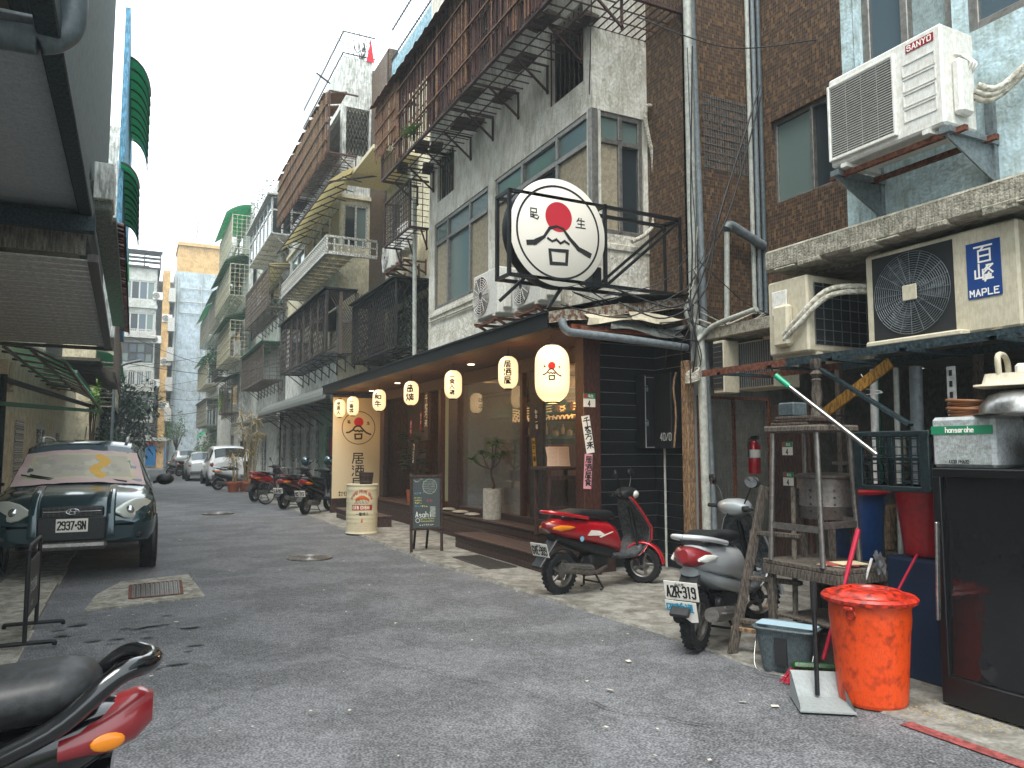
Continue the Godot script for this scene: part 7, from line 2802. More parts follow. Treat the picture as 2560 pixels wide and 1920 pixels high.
	car_shell([[-2.0, 0.36, 0.66, 0.9, 0.5, 1.0], [-1.96, 0.3, 0.78, 1.0, 0.56, 1.15], [-1.7, 0.28, 0.83, 1.0, 0.58, 1.48], [-0.6, 0.26, 0.85, 0.98, 0.6, 1.55], [0.3, 0.26, 0.85, 0.95, 0.58, 1.5], [1.1, 0.26, 0.84, 0.92, 0.66, 0.98], [1.9, 0.28, 0.74, 0.78, 0.58, 0.82], [2.0, 0.34, 0.6, 0.64, 0.45, 0.68]], mats.grey_paint, mats.sky_glass, [[2, 3], [3, 4]], [4, 5], [1, 2])
	car_wheels([-1.25, 1.3], 0.85, 0.3)
	car_rear(-2.0, 0.62, 0.86, "", true)

func car_rear(x: float, hz: float, y: float, text: String, tall: bool) -> void:
	for s in [-1, 1]:
		var g := L()
		g.ball(V(x + 0.1, y + (0.05 if tall else 0.0), s * (hz + 0.08)), V(0.1, 0.13 if tall else 0.08, 0.1), 12)
		part("tail_lamp", g, mats.lamp_red)
	var g := L()
	g.box(V(x - 0.01, 0.42, 0), V(0.1, 0.16, hz * 2.3), 0.04)
	part("bumper", g, mats.grey_plastic)
	g = L()
	g.box(V(x - 0.015, y - 0.06, 0), V(0.01, 0.15, 0.34), 0.003)
	var p := part("licence_plate", g, mats.white_paper)
	if text:
		g = L()
		print_on(g, text, V(x - 0.021, y - 0.02, -0.14), V(0, 0, 1), V(0, -1, 0), 0.09, 0.014, false, 0.001, 0.28 / (text_width(text) * 0.09))
		part("plate_number", g, mats.ink, p)

func bicycle(at: Vector3, turn: float) -> void:
	thing("bicycle", "old black bicycle with a wire basket leaning between the red scooters", "bicycle", at, turn)
	for x in [-0.5, 0.52]:
		var g := L()
		g.ring(V(x, 0.33, 0), 0.31, 0.018, 36, 8, Basis(V(1, 0, 0), PI / 2))
		var w := part("wheel", g, mats.rubber)
		g = L()
		for i in 18:
			var a := TAU * i / 18
			g.beam(V(x, 0.33, 0.02 * (1 if i % 2 else -1)), V(x + cos(a) * 0.3, 0.33 + sin(a) * 0.3, 0), 0.003)
		g.ring(V(x, 0.33, 0), 0.29, 0.008, 32, 6, Basis(V(1, 0, 0), PI / 2))
		part("spokes", g, mats.steel, w)
	var g := L()
	for q in [[-0.5, 0.33, -0.1, 0.3], [-0.1, 0.3, -0.24, 0.8], [-0.5, 0.33, -0.22, 0.72], [-0.1, 0.3, 0.36, 0.72], [-0.22, 0.7, 0.34, 0.82], [0.52, 0.33, 0.36, 0.72], [0.36, 0.72, 0.3, 0.98]]:
		g.tube([V(q[0], q[1], 0), V(q[2], q[3], 0)], 0.017, 8)
	part("frame", g, mats.black_metal)
	g = L()
	g.tube(arc([V(0.1, 1.0, -0.28), V(0.28, 1.0, -0.18), V(0.3, 1.0, 0), V(0.28, 1.0, 0.18), V(0.1, 1.0, 0.28)]), 0.013, 8)
	part("handlebar", g, mats.steel)
	g = L()
	g.ball(V(-0.26, 0.84, 0), V(0.13, 0.035, 0.09), 12)
	part("saddle", g, mats.seat_vinyl)
	g = L()
	for i in 9:
		for s in [-1, 1]:
			g.beam(V(0.42 + i * 0.035, 0.72, s * 0.13), V(0.4 + i * 0.04, 0.95, s * 0.16), 0.004)
	for y in [0.72, 0.84, 0.95]:
		for s in [-1, 1]:
			g.beam(V(0.41, y, s * 0.14), V(0.72, y, s * 0.14), 0.006)
			g.beam(V(0.56 + 0.155 * s, y, -0.14), V(0.56 + 0.155 * s, y, 0.14), 0.006)
	part("basket", g, mats.galvanized)

func build_suv() -> void:
	var root := thing("parked_car", "dark green-black off-road car facing the camera with a cloth over its windscreen", "car", V(-0.62, 0, -12.62), -PI / 2)
	car_shell([[-2.16, 0.45, 0.72, 0.95, 0.55, 1.15], [-2.08, 0.4, 0.84, 1.05, 0.6, 1.5], [-1.7, 0.34, 0.89, 1.04, 0.63, 1.6], [-0.7, 0.32, 0.91, 1.02, 0.66, 1.66], [0.1, 0.32, 0.91, 1.0, 0.65, 1.65], [0.42, 0.32, 0.91, 1.0, 0.62, 1.585], [0.76, 0.32, 0.91, 1.0, 0.68, 1.33], [1.1, 0.32, 0.91, 0.98, 0.74, 1.07], [1.5, 0.34, 0.91, 0.95, 0.74, 1.03], [1.85, 0.38, 0.9, 0.9, 0.74, 0.975], [2.03, 0.4, 0.84, 0.82, 0.7, 0.91], [2.12, 0.42, 0.76, 0.74, 0.62, 0.82], [2.16, 0.45, 0.66, 0.66, 0.5, 0.70]], mats.teal_black_paint, mats.sky_glass, [[2, 3], [3, 4], [4, 5]], [5, 7], [1, 2])
	car_wheels([-1.3, 1.33], 0.91, 0.345)
	var g: G
	# raised hood ridges that run down the nose
	for s in [-1, 1]:
		g = L()
		var rings := []
		for q in [[1.08, 1.07, 0.012], [1.5, 1.055, 0.03], [1.85, 1.0, 0.035], [2.03, 0.93, 0.04], [2.13, 0.84, 0.04], [2.175, 0.7, 0.035], [2.18, 0.5, 0.03]]:
			rings.append(G.oval(V(q[0], q[1], s * 0.40), V(0, 0, -0.05), V(0.35, 1, 0).normalized() * q[2] * 0.8, 12, 0.8))
		g.loft(rings)
		part("hood_ridge", g, mats.teal_black_paint)
		g = L()
		rings = []
		for q in [[0.45, 0.035, 2.15], [0.54, 0.10, 2.13], [0.66, 0.135, 2.08], [0.78, 0.12, 2.0], [0.86, 0.06, 1.86]]:
			var k := V(q[2], 0.80 + 0.05 * (q[0] - 0.42), s * q[0])
			rings.append(G.oval(k, V(0.03, 0, -0.0), V(-0.35, 1, 0).normalized() * q[1], 14, 0.8))
		g.loft(rings)
		part("headlight", g, mat("lamp_glass", C("c4c6bd"), 0.08, 0.3))
		g = L()
		g.ball(V(2.125, 0.80, s * 0.60), V(0.03, 0.055, 0.055), 14)
		part("lamp_reflector", g, mats.chrome)
		g = L()
		g.ring(V(2.12, 0.60, s * 0.60), 0.055, 0.012, 20, 6, Basis(V(0, 0, 1), PI / 2 - 0.1))
		g.ball(V(2.11, 0.60, s * 0.60), V(0.03, 0.05, 0.05), 14)
		part("fog_lamp", g, mats.chrome)
		g = L()
		g.box(V(2.09, 0.50, s * 0.62), V(0.08, 0.07, 0.26), 0.02, Basis(Vector3.UP, 0.25 * s))
		part("bumper_vent", g, mats.black_plastic)
		# mirrors, roof rails
		g = L()
		g.ball(V(0.72, 1.12, s * 1.03), V(0.07, 0.08, 0.12), 14)
		g.beam(V(0.74, 1.08, s * 0.88), V(0.72, 1.1, s * 0.98), 0.04)
		part("door_mirror", g, mats.black_plastic)
		g = L()
		g.tube(arc([V(0.2, 1.63, s * 0.52), V(0.05, 1.70, s * 0.53), V(-0.8, 1.72, s * 0.54), V(-1.6, 1.69, s * 0.53), V(-1.75, 1.61, s * 0.52)]), 0.022, 8)
		part("roof_rail", g, mats.grey_paint)
		g = L()
		g.box(V(0.3, 0.55, s * 0.925), V(1.7, 0.08, 0.02), 0.008)
		part("side_strip", g, mats.black_plastic)
	g = L()
	g.box(V(2.14, 0.80, 0), V(0.05, 0.13, 0.66), 0.02)
	part("grille", g, mats.black_plastic)
	g = L()
	for i in 12:
		g.box(V(2.168, 0.80, -0.3 + i * 0.055), V(0.008, 0.11, 0.008))
	for i in 4:
		g.box(V(2.169, 0.75 + i * 0.03, 0), V(0.008, 0.006, 0.62))
	part("grille_mesh", g, mats.alu_dark).set_meta("kind", "stuff")
	g = L()
	g.box(V(2.178, 0.805, 0), V(0.016, 0.016, 0.6), 0.005)
	g.ring(V(2.19, 0.805, 0), 0.052, 0.008, 28, 6, Basis(V(0, 0, 1), PI / 2) * Basis.from_scale(V(0.62, 1, 1.3)))
	for s in [-1, 1]:
		g.beam(V(2.192, 0.775, 0.03 * s + 0.012), V(2.192, 0.835, 0.03 * s - 0.012), 0.012)
	g.beam(V(2.192, 0.8, -0.03), V(2.192, 0.81, 0.03), 0.01)
	part("grille_bar", g, mats.chrome)
	g = L()
	g.box(V(2.175, 0.60, 0), V(0.05, 0.28, 0.72), 0.02)
	part("bumper_centre", g, mats.black_plastic)
	g = L()
	g.box(V(2.16, 0.405, 0), V(0.1, 0.10, 0.74), 0.03, Basis(V(0, 0, 1), 0.25))
	part("skid_plate", g, mats.steel_dull)
	g = L()
	g.box(V(2.21, 0.645, 0.0), V(0.012, 0.155, 0.33), 0.004)
	var p := part("licence_plate", g, mats.white_paper)
	g = L()
	print_on(g, "2937·SN", V(2.217, 0.69, 0.145), V(0, 0, -1), V(0, -1, 0), 0.09, 0.016, false, 0.001, 0.29 / (text_width("2937·SN") * 0.09))
	part("plate_number", g, mats.ink, p)
	for s in [-1, 1]:
		g = L()
		g.beam(V(1.10, 1.11, s * 0.05 + 0.12), V(0.98, 1.21, s * 0.05 + 0.62), 0.018)
		if s > 0:
			g.beam(V(1.10, 1.11, -0.55), V(0.99, 1.20, 0.02), 0.018)
		part("wiper", g, mats.black_plastic)
	# patterned cloth laid over the glass
	var im := Image.create(256, 128, false, Image.FORMAT_RGB8)
	im.fill(Color(0.78, 0.69, 0.68))
	im.fill_rect(Rect2i(18, 14, 220, 96), Color(0.76, 0.74, 0.62))
	im.fill_rect(Rect2i(26, 20, 204, 84), Color(0.70, 0.68, 0.62))
	rng.seed = 17
	for i in 40:
		disc_img(im, Vector2(rng.randf_range(30, 220), rng.randf_range(24, 98)), rng.randf_range(3, 13), [Color(0.71, 0.66, 0.64), Color(0.66, 0.65, 0.61), Color(0.74, 0.73, 0.67)][i % 3])
	for i in 8:
		disc_img(im, Vector2(168 + 12 * sin(i * 0.9), 26 + i * 10), 12, Color(0.82, 0.66, 0.34))
	g = L()
	var rows := []
	var nz := FastNoiseLite.new()
	nz.frequency = 1.6
	for i in 15:
		var f := i / 14.0
		var row := []
		for j in 23:
			var u := j / 22.0 * 2 - 1
			var xx := lerpf(1.12, 0.56, f)
			var yy := lerpf(1.08, 1.50, f) - 0.05 * u * u
			var w := nz.get_noise_2d(u * 1.2, f * 3.0) * 0.022
			row.append(V(xx + 0.045 + w - 0.10 * u * u, yy + 0.03 + w, u * lerpf(0.78, 0.66, f)))
		rows.append(row)
	for r in rows:
		r.reverse()
	g.grid(rows)
	for i in g.t.size():
		g.t[i].y = 1.0 - g.t[i].y
	var o := solo("windscreen_cloth", g, paint_mat("cloth_print", im, 0.95), "faded pink and yellow printed cloth spread over the car's windscreen", "cloth")
	o.transform = root.transform

func ac_label(o: Node3D, text: String, at: Vector3, w: float, h: float, bg: String, size: float) -> void:
	var g := L()
	g.box(at, V(w, h, 0.004))
	var p := part("label_plate", g, mats[bg], o)
	g = L()
	print_on(g, text, at + V(-w * 0.44, size * 0.5, 0.002), V(1, 0, 0), V(0, -1, 0), size, size * 0.2, false, 0.0006, w * 0.88 / (text_width(text) * size))
	part("label_text", g, mats.white_paper, p)

func build_right_fittings() -> void:
	mat("label_red", C("8e1020"), 0.5)
	mat("label_blue", C("0f3a78"), 0.5)
	var F := -PI / 2
	# the big one over the ledge
	var o := ac_unit("large white air conditioner with louvred grille on brackets over the ledge", V(4.6, 3.6, -3.45), F, 0.9, 0.68, 0.34)
	for n in ["fan_guard", "fan_opening", "fan_blade"]:
		o.get_node(n).free()
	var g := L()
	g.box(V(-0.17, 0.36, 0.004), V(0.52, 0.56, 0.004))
	part("grille_back", g, mats.fan_black, o)  # dark sheet that paints the shade behind the louvres
	g = L()
	for q in [[-0.44, 0.07, 0.08, 0.63, 0.02, 0.58], [0.1, 0.07, 0.12, 0.63, 0.02, 0.58]]:
		g.bx(q[0], q[0] + 0.02, 0.07, 0.65, 0.0, 0.03, 0.004)
	for y in [0.07, 0.63]:
		g.bx(-0.42, 0.1, y, y + 0.02, 0.0, 0.029, 0.004)
	for i in 30:
		g.box(V(-0.16, 0.098 + i * 0.0183, 0.014), V(0.52, 0.008, 0.016), 0, Basis(V(1, 0, 0), 0.5))
	for i in 3:
		g.box(V(-0.29 + i * 0.13, 0.36, 0.004), V(0.004, 0.54, 0.006))
	part("louvre_grille", g, mats.ac_white, o).set_meta("kind", "stuff")
	for i in 4:
		g = L()
		var y := 0.14 + i * 0.105
		for q in [[0.17, y, 0.40, y], [0.17, y + 0.085, 0.40, y + 0.085], [0.17, y, 0.17, y + 0.085], [0.40, y, 0.40, y + 0.085]]:
			g.beam(V(q[0], q[1], 0.002), V(q[2], q[3], 0.002), 0.008)
		part("pressed_rib", g, mats.ac_white, o)
	ac_label(o, "SANYO", V(0.30, 0.64, 0.003), 0.2, 0.055, "label_red", 0.036)
	g = L()
	g.box(V(0.455, 0.58, -0.2), V(0.02, 0.14, 0.16), 0.006)
	for k in 3:
		g.tube(arc([V(0.47, 0.52, -0.16 - k * 0.03), V(0.53, 0.44, -0.17 - k * 0.03), V(0.49, 0.38, -0.18 - k * 0.02)]), 0.008, 6)
	part("terminal_cover", g, mats.ac_white, o)
	thing("wall_bracket", "galvanized wall brackets under the large white air conditioner", "bracket", V(5.1, 3.6, -3.4))
	g = W()
	for z in [-3.86, -3.0]:
		g = W()
		g.prism([Vector2(0, 0), Vector2(0.5, 0), Vector2(0.5, -0.27), Vector2(0.44, -0.27), Vector2(0, -0.06)], V(4.6, 3.595, z), Basis.IDENTITY, 0.012)
		g.bx(4.58, 5.1, 3.56, 3.6, z - 0.03, z + 0.04)
		g.bx(5.06, 5.1, 3.25, 3.95, z - 0.025, z + 0.03)
		part("arm", g, mats.galvanized)
	g = W()
	g.beam(V(4.66, 3.575, -3.95), V(4.66, 3.575, -2.9), 0.035)
	g.beam(V(4.98, 3.575, -3.95), V(4.98, 3.575, -2.9), 0.035)
	part("rail", g, mats.rusty_iron)
	g = L()
	for k in 3:
		g.tube(arc([V(4.86, 3.85, -2.98), V(4.95, 3.82, -2.9), V(5.04, 3.95, -2.75), V(5.07, 4.2, -2.4), V(5.08, 4.5, -2.0)].map(func(p): return p + V(0, 0.03 * k, 0.02 * k))), 0.022, 8)
	solo("lagged_pipe", g, mats.lag_white, "white lagged pipes running up the blue wall from the large air conditioner", "pipe")
	# under the ledge
	o = ac_unit("cream air conditioner with big round fan and blue label 百峰 under the ledge", V(4.85, 2.26, -3.29), F, 1.1, 0.68, 0.36, "ac_cream")
	for n in ["fan_guard", "fan_opening"]:
		o.get_node(n).free()
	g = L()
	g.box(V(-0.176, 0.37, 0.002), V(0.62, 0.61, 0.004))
	part("fan_opening", g, mats.fan_black, o)  # black sheet in place of the shaded hollow round the fan
	ac_label(o, "MAPLE", V(0.335, 0.28, 0.004), 0.215, 0.07, "label_blue", 0.04)
	g = L()
	g.box(V(0.335, 0.43, 0.0035), V(0.22, 0.36, 0.004))
	var lp := part("blue_label", g, mats.label_blue, o)
	g = L()
	print_on(g, "百峰", V(0.28, 0.59, 0.0055), V(1, 0, 0), V(0, -1, 0), 0.112, 0.0115, true, 0.001)
	part("label_writing", g, mats.white_paper, lp)
	g = L()
	for i in 14:
		g.ring(V(-0.176, 0.37, 0.014), 0.08 + 0.0162 * i, 0.0024, 36, 4, Basis(V(1, 0, 0), PI / 2))
	for i in 20:
		var a := TAU * i / 20
		g.beam(V(-0.176 + cos(a) * 0.06, 0.37 + sin(a) * 0.06, 0.018), V(-0.176 + cos(a) * 0.29, 0.37 + sin(a) * 0.29, 0.018), 0.004)
	part("wire_guard", g, mats.galvanized, o)
	g = L()
	g.box(V(-0.176, 0.37, 0.026), V(0.11, 0.11, 0.01), 0.02)
	part("hub_cap", g, mats.ac_cream, o)
	g = L()
	g.box(V(-0.13, 0.03, 0.05), V(0.72, 0.04, 0.1), 0.01)
	part("drip_lip", g, mats.ac_cream, o)
	o = ac_unit("air conditioner end-on beneath the ledge, left of the one with the blue label", V(5.16, 2.28, -4.72), PI, 0.82, 0.62, 0.42, "ac_cream")
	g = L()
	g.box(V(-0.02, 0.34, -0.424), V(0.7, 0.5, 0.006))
	part("coil_opening", g, mats.fan_black, o)  # flat panel, the darkness inside the coil painted on
	g = L()
	for i in 8:
		g.box(V(-0.36 + i * 0.1, 0.34, -0.43), V(0.006, 0.5, 0.006))
		if i < 6:
			g.box(V(-0.02, 0.12 + i * 0.088, -0.43), V(0.7, 0.006, 0.005))
	part("coil_guard", g, mats.galvanized, o)
	g = L()
	g.box(V(0.42, 0.46, -0.14), V(0.012, 0.2, 0.16), 0.004)
	part("end_cover", g, mats.ac_white, o)
	g = L()
	for k in 2:
		g.tube(arc([V(4.7, 2.42 + k * 0.04, -4.5), V(4.7, 2.52 + k * 0.05, -4.36), V(4.8, 2.72 + k * 0.05, -4.15), V(4.95, 2.74 + k * 0.04, -3.95), V(5.05, 2.7 + k * 0.04, -3.85)]), 0.022, 8)
	solo("lagged_pipe", g, mats.lag_white, "pair of white lagged hoses arching between the two units under the ledge", "pipe")
	thing("angle_shelf", "slotted angle-iron shelf carrying the air conditioners under the ledge", "shelf", V(4.8, 2.25, -3.6))
	for x in [4.6, 5.2]:
		g = W()
		g.bx(x, x + 0.006, 2.19, 2.25, -4.4, -2.2)
		g.bx(x, x + 0.05, 2.245, 2.251, -4.4, -2.2)
		for i in 24:
			g.bx(x - 0.004, x, 2.21, 2.23, -4.35 + i * 0.09, -4.32 + i * 0.09)
		part("angle", g, mats.blue_iron)
		g = W()
		g.bx(x, x + 0.006, 2.192, 2.25, -5.4, -4.4)
		g.bx(x, x + 0.05, 2.245, 2.251, -5.4, -4.4)
		part("rusty_angle", g, mats.rusty_iron)
	g = W()
	g.beam(V(4.73, 2.2, -4.26), V(4.75, 1.7, -3.45), 0.06, 0.02)
	part("brace", g, mats.blue_iron)
	for i in 5:
		g = W()
		g.bx(4.6, 5.25, 2.19, 2.215, -5.2 + i * 0.6, -5.15 + i * 0.6)
		part("cross_bar", g, mats.blue_iron)
	g = L()
	g.beam(V(4.88, 1.82, -4.28), V(4.88, 2.16, -3.68), 0.02, 0.085, 0.004)
	solo("plank", g, mat("yellow_board", C("b8862a"), 0.7, 0, "wood", 0.6), "yellow painted plank leaning across the dark brace under the shelf", "plank")
	# recess ledge and window unit
	g = L()
	g.bx(6.18, 6.6, 2.86, 3.0, -7.25, -6.0, 0.01)
	solo("ledge", g, mats.ledge, "thin concrete ledge over the gate in the recess", "ledge")
	thing("air_conditioner", "small window air conditioner under the thin ledge in the recess", "air conditioner", V(6.3, 2.2, -6.8))
	g = W()
	g.bx(6.16, 6.4, 2.2, 2.82, -7.02, -6.84, 0.008)
	g.bx(6.4, 6.8, 2.24, 2.8, -7.0, -6.3, 0.008)
	part("casing", g, mats.ac_cream)
	g = W()
	for i in 9:
		g.bx(6.145, 6.16, 2.25 + i * 0.062, 2.256 + i * 0.062, -7.0, -6.86)
	for i in 14:
		g.bx(6.385, 6.4, 2.26, 2.78, -6.8 + i * 0.035, -6.79 + i * 0.035)
	part("louvre", g, mats.galvanized)
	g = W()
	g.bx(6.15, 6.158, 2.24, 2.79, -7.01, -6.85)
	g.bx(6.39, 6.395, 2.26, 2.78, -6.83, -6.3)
	part("opening", g, mats.fan_black)  # dark plates painting the shade behind louvres and fins
	# on the shop house wall
	o = ac_unit("white air conditioner with a rust-stained fan and red National label beside the round sign", V(4.72, 3.52, -10.45), F, 0.9, 0.7, 0.32, "ac_white", "", true)
	ac_label(o, "National", V(-0.28, 0.64, 0.003), 0.2, 0.05, "label_red", 0.03)
	bracket("rusty bracket under the rust-stained air conditioner", 4.7, 5.3, 3.5, [-10.8, -10.1])
	ac_unit("white air conditioner half hidden behind the round sign", V(4.8, 3.5, -9.25), F, 0.85, 0.6, 0.32)
	bracket("bracket under the unit behind the round sign", 4.78, 5.3, 3.48, [-9.55, -8.95])
	ac_unit("higher of two white air conditioners in the recess past the shop house", V(5.6, 6.3, -17.45), F, 0.85, 0.65, 0.32, "ac_white")
	ac_unit("lower left of two white air conditioners in the recess past the shop house", V(5.6, 6.1, -18.5), F, 0.85, 0.65, 0.32, "ac_white")
	bracket("pair of brackets under the recess air conditioners", 5.6, 6.2, 6.1, [-18.8, -18.2, -17.7, -17.2])
	ac_unit("small white unit behind the black lattice cage", V(5.25, 5.1, -21.9), F, 0.5, 0.42, 0.3)
	ac_unit("air conditioner inside the lower cream cage of the fourth house", V(4.3, 6.25, -40.5), F, 0.9, 0.7, 0.32)
	# pipes
	pipe_thing("drain_pipe", "thick pale drain pipe on the tiled corner, bent near the wires", arc([V(6.1, 13, -7.28), V(6.1, 3.75, -7.28), V(6.1, 3.45, -7.28), V(6.02, 3.22, -7.28), V(6.08, 3.0, -7.24), V(6.15, 2.7, -7.22), V(6.17, 0, -7.2)]), 0.055, "pvc")
	pipe_thing("drain_pipe", "grey drain pipe beside the thick pale one on the tiled corner", [V(6.16, 13, -7.42), V(6.28, 2.8, -7.3), V(6.29, 0, -7.2)], 0.045, "pvc_grey")
	for k in 3:
		pipe_thing("conduit", "grey conduit in the inner tiled corner, %s of three" % ["left", "middle", "right"][k], [V(7.2 + 0.07 * k, 12, -7.38 + 0.03 * k), V(7.2 + 0.07 * k, 3.3, -7.38 + 0.03 * k)], 0.03, ["pvc", "pvc_grey", "pvc_dark"][k])
	pipe_thing("vent_pipe", "elbowed grey pipe standing out of the tiled recess wall", arc([V(7.3, 4.2, -7.3), V(6.95, 4.33, -7.3), V(6.74, 4.4, -7.3), V(6.68, 4.34, -7.3)]), 0.06, "pvc_grey")
	pipe_thing("vent_pipe", "slim pale pipe dropping from the elbow to the thin ledge", [V(6.68, 4.3, -7.3), V(6.64, 3.0, -7.3)], 0.035, "pvc")
	pipe_thing("conduit", "pale pipe lying along the thin ledge of the recess", arc([V(6.08, 2.85, -7.2), V(6.15, 2.96, -7.12), V(6.16, 3.03, -6.9), V(6.17, 3.1, -6.3)]), 0.03, "pvc")
	pipe_thing("drain_pipe", "slim pale drain pipe at the far end of the plastered wall", [V(5.2, 6.9, -15.2), V(5.2, 3.3, -15.1)], 0.045, "pvc")
	pipe_thing("drain_pipe", "cream drain pipe down the recess beside the tall windows", [V(6.1, 9.0, -18.1), V(6.1, 3.3, -18.1)], 0.05, "pvc")
	pipe_thing("lagged_pipe", "white taped pipe bending down the bay's side wall", arc([V(6.2, 6.25, -8.2), V(6.12, 6.22, -8.2), V(6.1, 6.05, -8.2), V(6.16, 5.75, -8.2), V(6.22, 5.5, -8.2), V(6.23, 4.7, -8.2), V(6.1, 4.45, -8.2), V(5.85, 4.3, -8.2)]), 0.03, "lag_white")
	pipe_thing("conduit", "thin white conduits under the left windows of the bay", [V(5.27, 4.10, -14.4), V(5.27, 4.07, -11.0)], 0.018, "lag_white")
	# wires
	var g2: G
	rng.seed = 99
	var hub := V(6.02, 3.35, -7.2)
	var ends := [V(7.3, 3.35, -7.25), V(7.2, 3.1, -6.8), V(5.1, 3.38, -7.55), V(4.9, 3.5, -8.1), V(6.0, 2.5, -7.2), V(6.15, 4.2, -7.3), V(6.05, 6.5, -7.2), V(5.9, 2.3, -7.15), V(7.35, 6.3, -7.2), V(6.4, 4.4, -7.2)]
	for i in 26:
		var e: Vector3 = ends[i % ends.size()] + V(rng.randfn(), rng.randfn(), rng.randfn()) * 0.06
		var h := hub + V(rng.randfn() * 0.06, rng.randfn() * 0.22, rng.randfn() * 0.05)
		g2 = L()
		var m := h.lerp(e, 0.5) + V(rng.randfn() * 0.08, -0.12 - 0.1 * rng.randf(), 0.08 * rng.randf())
		g2.tube(arc([h, h.lerp(m, 0.5) + V(0, -0.05, 0.04), m, e], 5), rng.randf_range(0.005, 0.013), 5)
		solo("cable", g2, mats.wire if i % 5 else mats.wire_white, "one of the tangled cables at the tiled corner", "cable", "tangled cables at the tiled corner")
	g2 = L()
	for i in 6:
		g2.ring(V(6.0, 2.36 + i * 0.022, -7.2), 0.085, 0.014, 20, 6, Basis(V(0, 0, 1), 0.35 + 0.05 * i))
	solo("cable_coil", g2, mats.wire_white, "coil of dirty white cable tied round the pale drain pipe", "cable")
	for q in [[V(5.4, 6.9, -7.4), V(7.4, 6.6, -6.4), "black cable slung across the tiled recess near the top"], [V(4.35, 3.2, -7.5), V(6.0, 3.5, -7.3), "cable lying along the rusty flashing"], [V(5.1, 12.2, -7.7), V(5.2, 6.2, -8.2), "thin wire hanging down the bay's side wall"], [V(-0.6, 4.0, -60), V(5.0, 4.4, -58), "wire strung across the far alley"], [V(4.6, 3.6, -17.5), V(4.8, 5.2, -16.0), "pale wire hanging from the black lattice cage"]]:
		g2 = L()
		g2.tube(arc([q[0], (q[0] as Vector3).lerp(q[1], 0.5) + V(0, -0.25, 0), q[1]], 8), 0.008 if q[0].z > -50 else 0.02, 5)
		solo("cable", g2, mats.wire, q[2], "cable")
	# gate of wire mesh
	thing("mesh_gate", "rusty wire-mesh gate across the dark recess", "gate", V(6.8, 0, -7.35))
	g = W()
	for i in 24:
		g.beam(V(6.2 + i * 0.05, 0.1, -7.35), V(6.2 + i * 0.05, 2.15, -7.35), 0.005)
	for i in 42:
		g.beam(V(6.2, 0.1 + i * 0.05, -7.352), V(7.36, 0.1 + i * 0.05, -7.352), 0.005)
	part("mesh", g, mats.galvanized).set_meta("kind", "stuff")
	g = W()
	for q in [[6.2, 0.05, 6.2, 2.2], [6.75, 0.05, 6.75, 2.2], [7.34, 0.05, 7.34, 2.2], [6.2, 2.18, 7.34, 2.18], [6.2, 0.08, 7.34, 0.08]]:
		g.beam(V(q[0], q[1], -7.34), V(q[2], q[3], -7.34), 0.035)
	part("frame", g, mats.rusty_iron)
	g = L()
	g.bx(6.24, 11.0, 0, 3.0, -8.0, -7.9)
	solo("passage_wall", g, mats.inner_plaster, "dark wall behind the mesh gate", "wall")
	thing("fire_extinguisher", "red fire extinguisher with a white label hung in the dark recess", "fire extinguisher", V(7.0, 1.235, -7.26))
	g = L()
	g.lathe([Vector2(0, 0), Vector2(0.07, 0), Vector2(0.075, 0.02), Vector2(0.075, 0.34), Vector2(0.05, 0.4), Vector2(0.025, 0.42), Vector2(0, 0.42)], V(0, 0, 0), 18)
	part("body", g, mats.red_paint_gloss)
	g = L()
	g.lathe([Vector2(0.0765, 0.2), Vector2(0.0765, 0.3)], V(0, 0, 0), 18)
	part("label_band", g, mats.white_paper)
	g = L()
	g.tube(arc([V(0.0, 0.46, 0.02), V(-0.1, 0.42, 0.02), V(-0.11, 0.2, 0.02)]), 0.012, 6)
	g.box(V(0.0, 0.45, 0.02), V(0.05, 0.05, 0.12), 0.01)
	part("valve", g, mats.black_plastic)
	var fx := Basis(V(0, 0, 1), V(0, 1, 0), V(-1, 0, 0))
	g = L()
	g.bx(7.362, 7.42, 0.0, 2.1, -7.3, -6.7, 0.006)
	solo("door_leaf", g, mats.wood_dark, "dark timber door leaf with two number plates in the recess", "door")
	sticker("upper house number plate 4 on the dark recess wall", V(7.355, 1.55, -7.05), fx, 0.17, 0.17, "plate4")
	sticker("lower house number plate 4 on the dark recess wall", V(7.355, 1.17, -7.05), fx, 0.17, 0.17, "plate4")

func bin(called: String, label: String, at: Vector3, r0: float, r1: float, h: float, m: String, lid: String) -> Node3D:
	var o := thing(called, label, "bin", at)
	var g := L()
	var prof := [Vector2(0, 0), Vector2(r0 * 0.96, 0), Vector2(r0, 0.02)]
	for i in 14:
		var f := i / 13.0
		var rr := lerpf(r0, r1, f)
		if f > 0.72 and f < 0.9:
			rr += 0.004 * sin(f * 150.0)
		prof.append(Vector2(rr, 0.02 + (h - 0.03) * f))
	prof.append_array([Vector2(r1 + 0.02, h - 0.01), Vector2(r1 + 0.02, h + 0.008), Vector2(r1 - 0.01, h + 0.008), Vector2(r1 - 0.02, h - 0.02)])
	g.lathe(prof, V(0, 0, 0), 36)
	part("tub", g, mats[m])
	if lid:
		g = L()
		g.lathe([Vector2(r1 + 0.035, h), Vector2(r1 + 0.04, h + 0.02), Vector2(r1 + 0.025, h + 0.035), Vector2(r1 - 0.03, h + 0.035), Vector2(r1 - 0.05, h + 0.06), Vector2(r1 - 0.07, h + 0.066), Vector2(r1 * 0.55, h + 0.066), Vector2(r1 * 0.52, h + 0.055), Vector2(0.0, h + 0.058)], V(0, 0, 0), 40)
		part("lid", g, mats[lid])
	return o

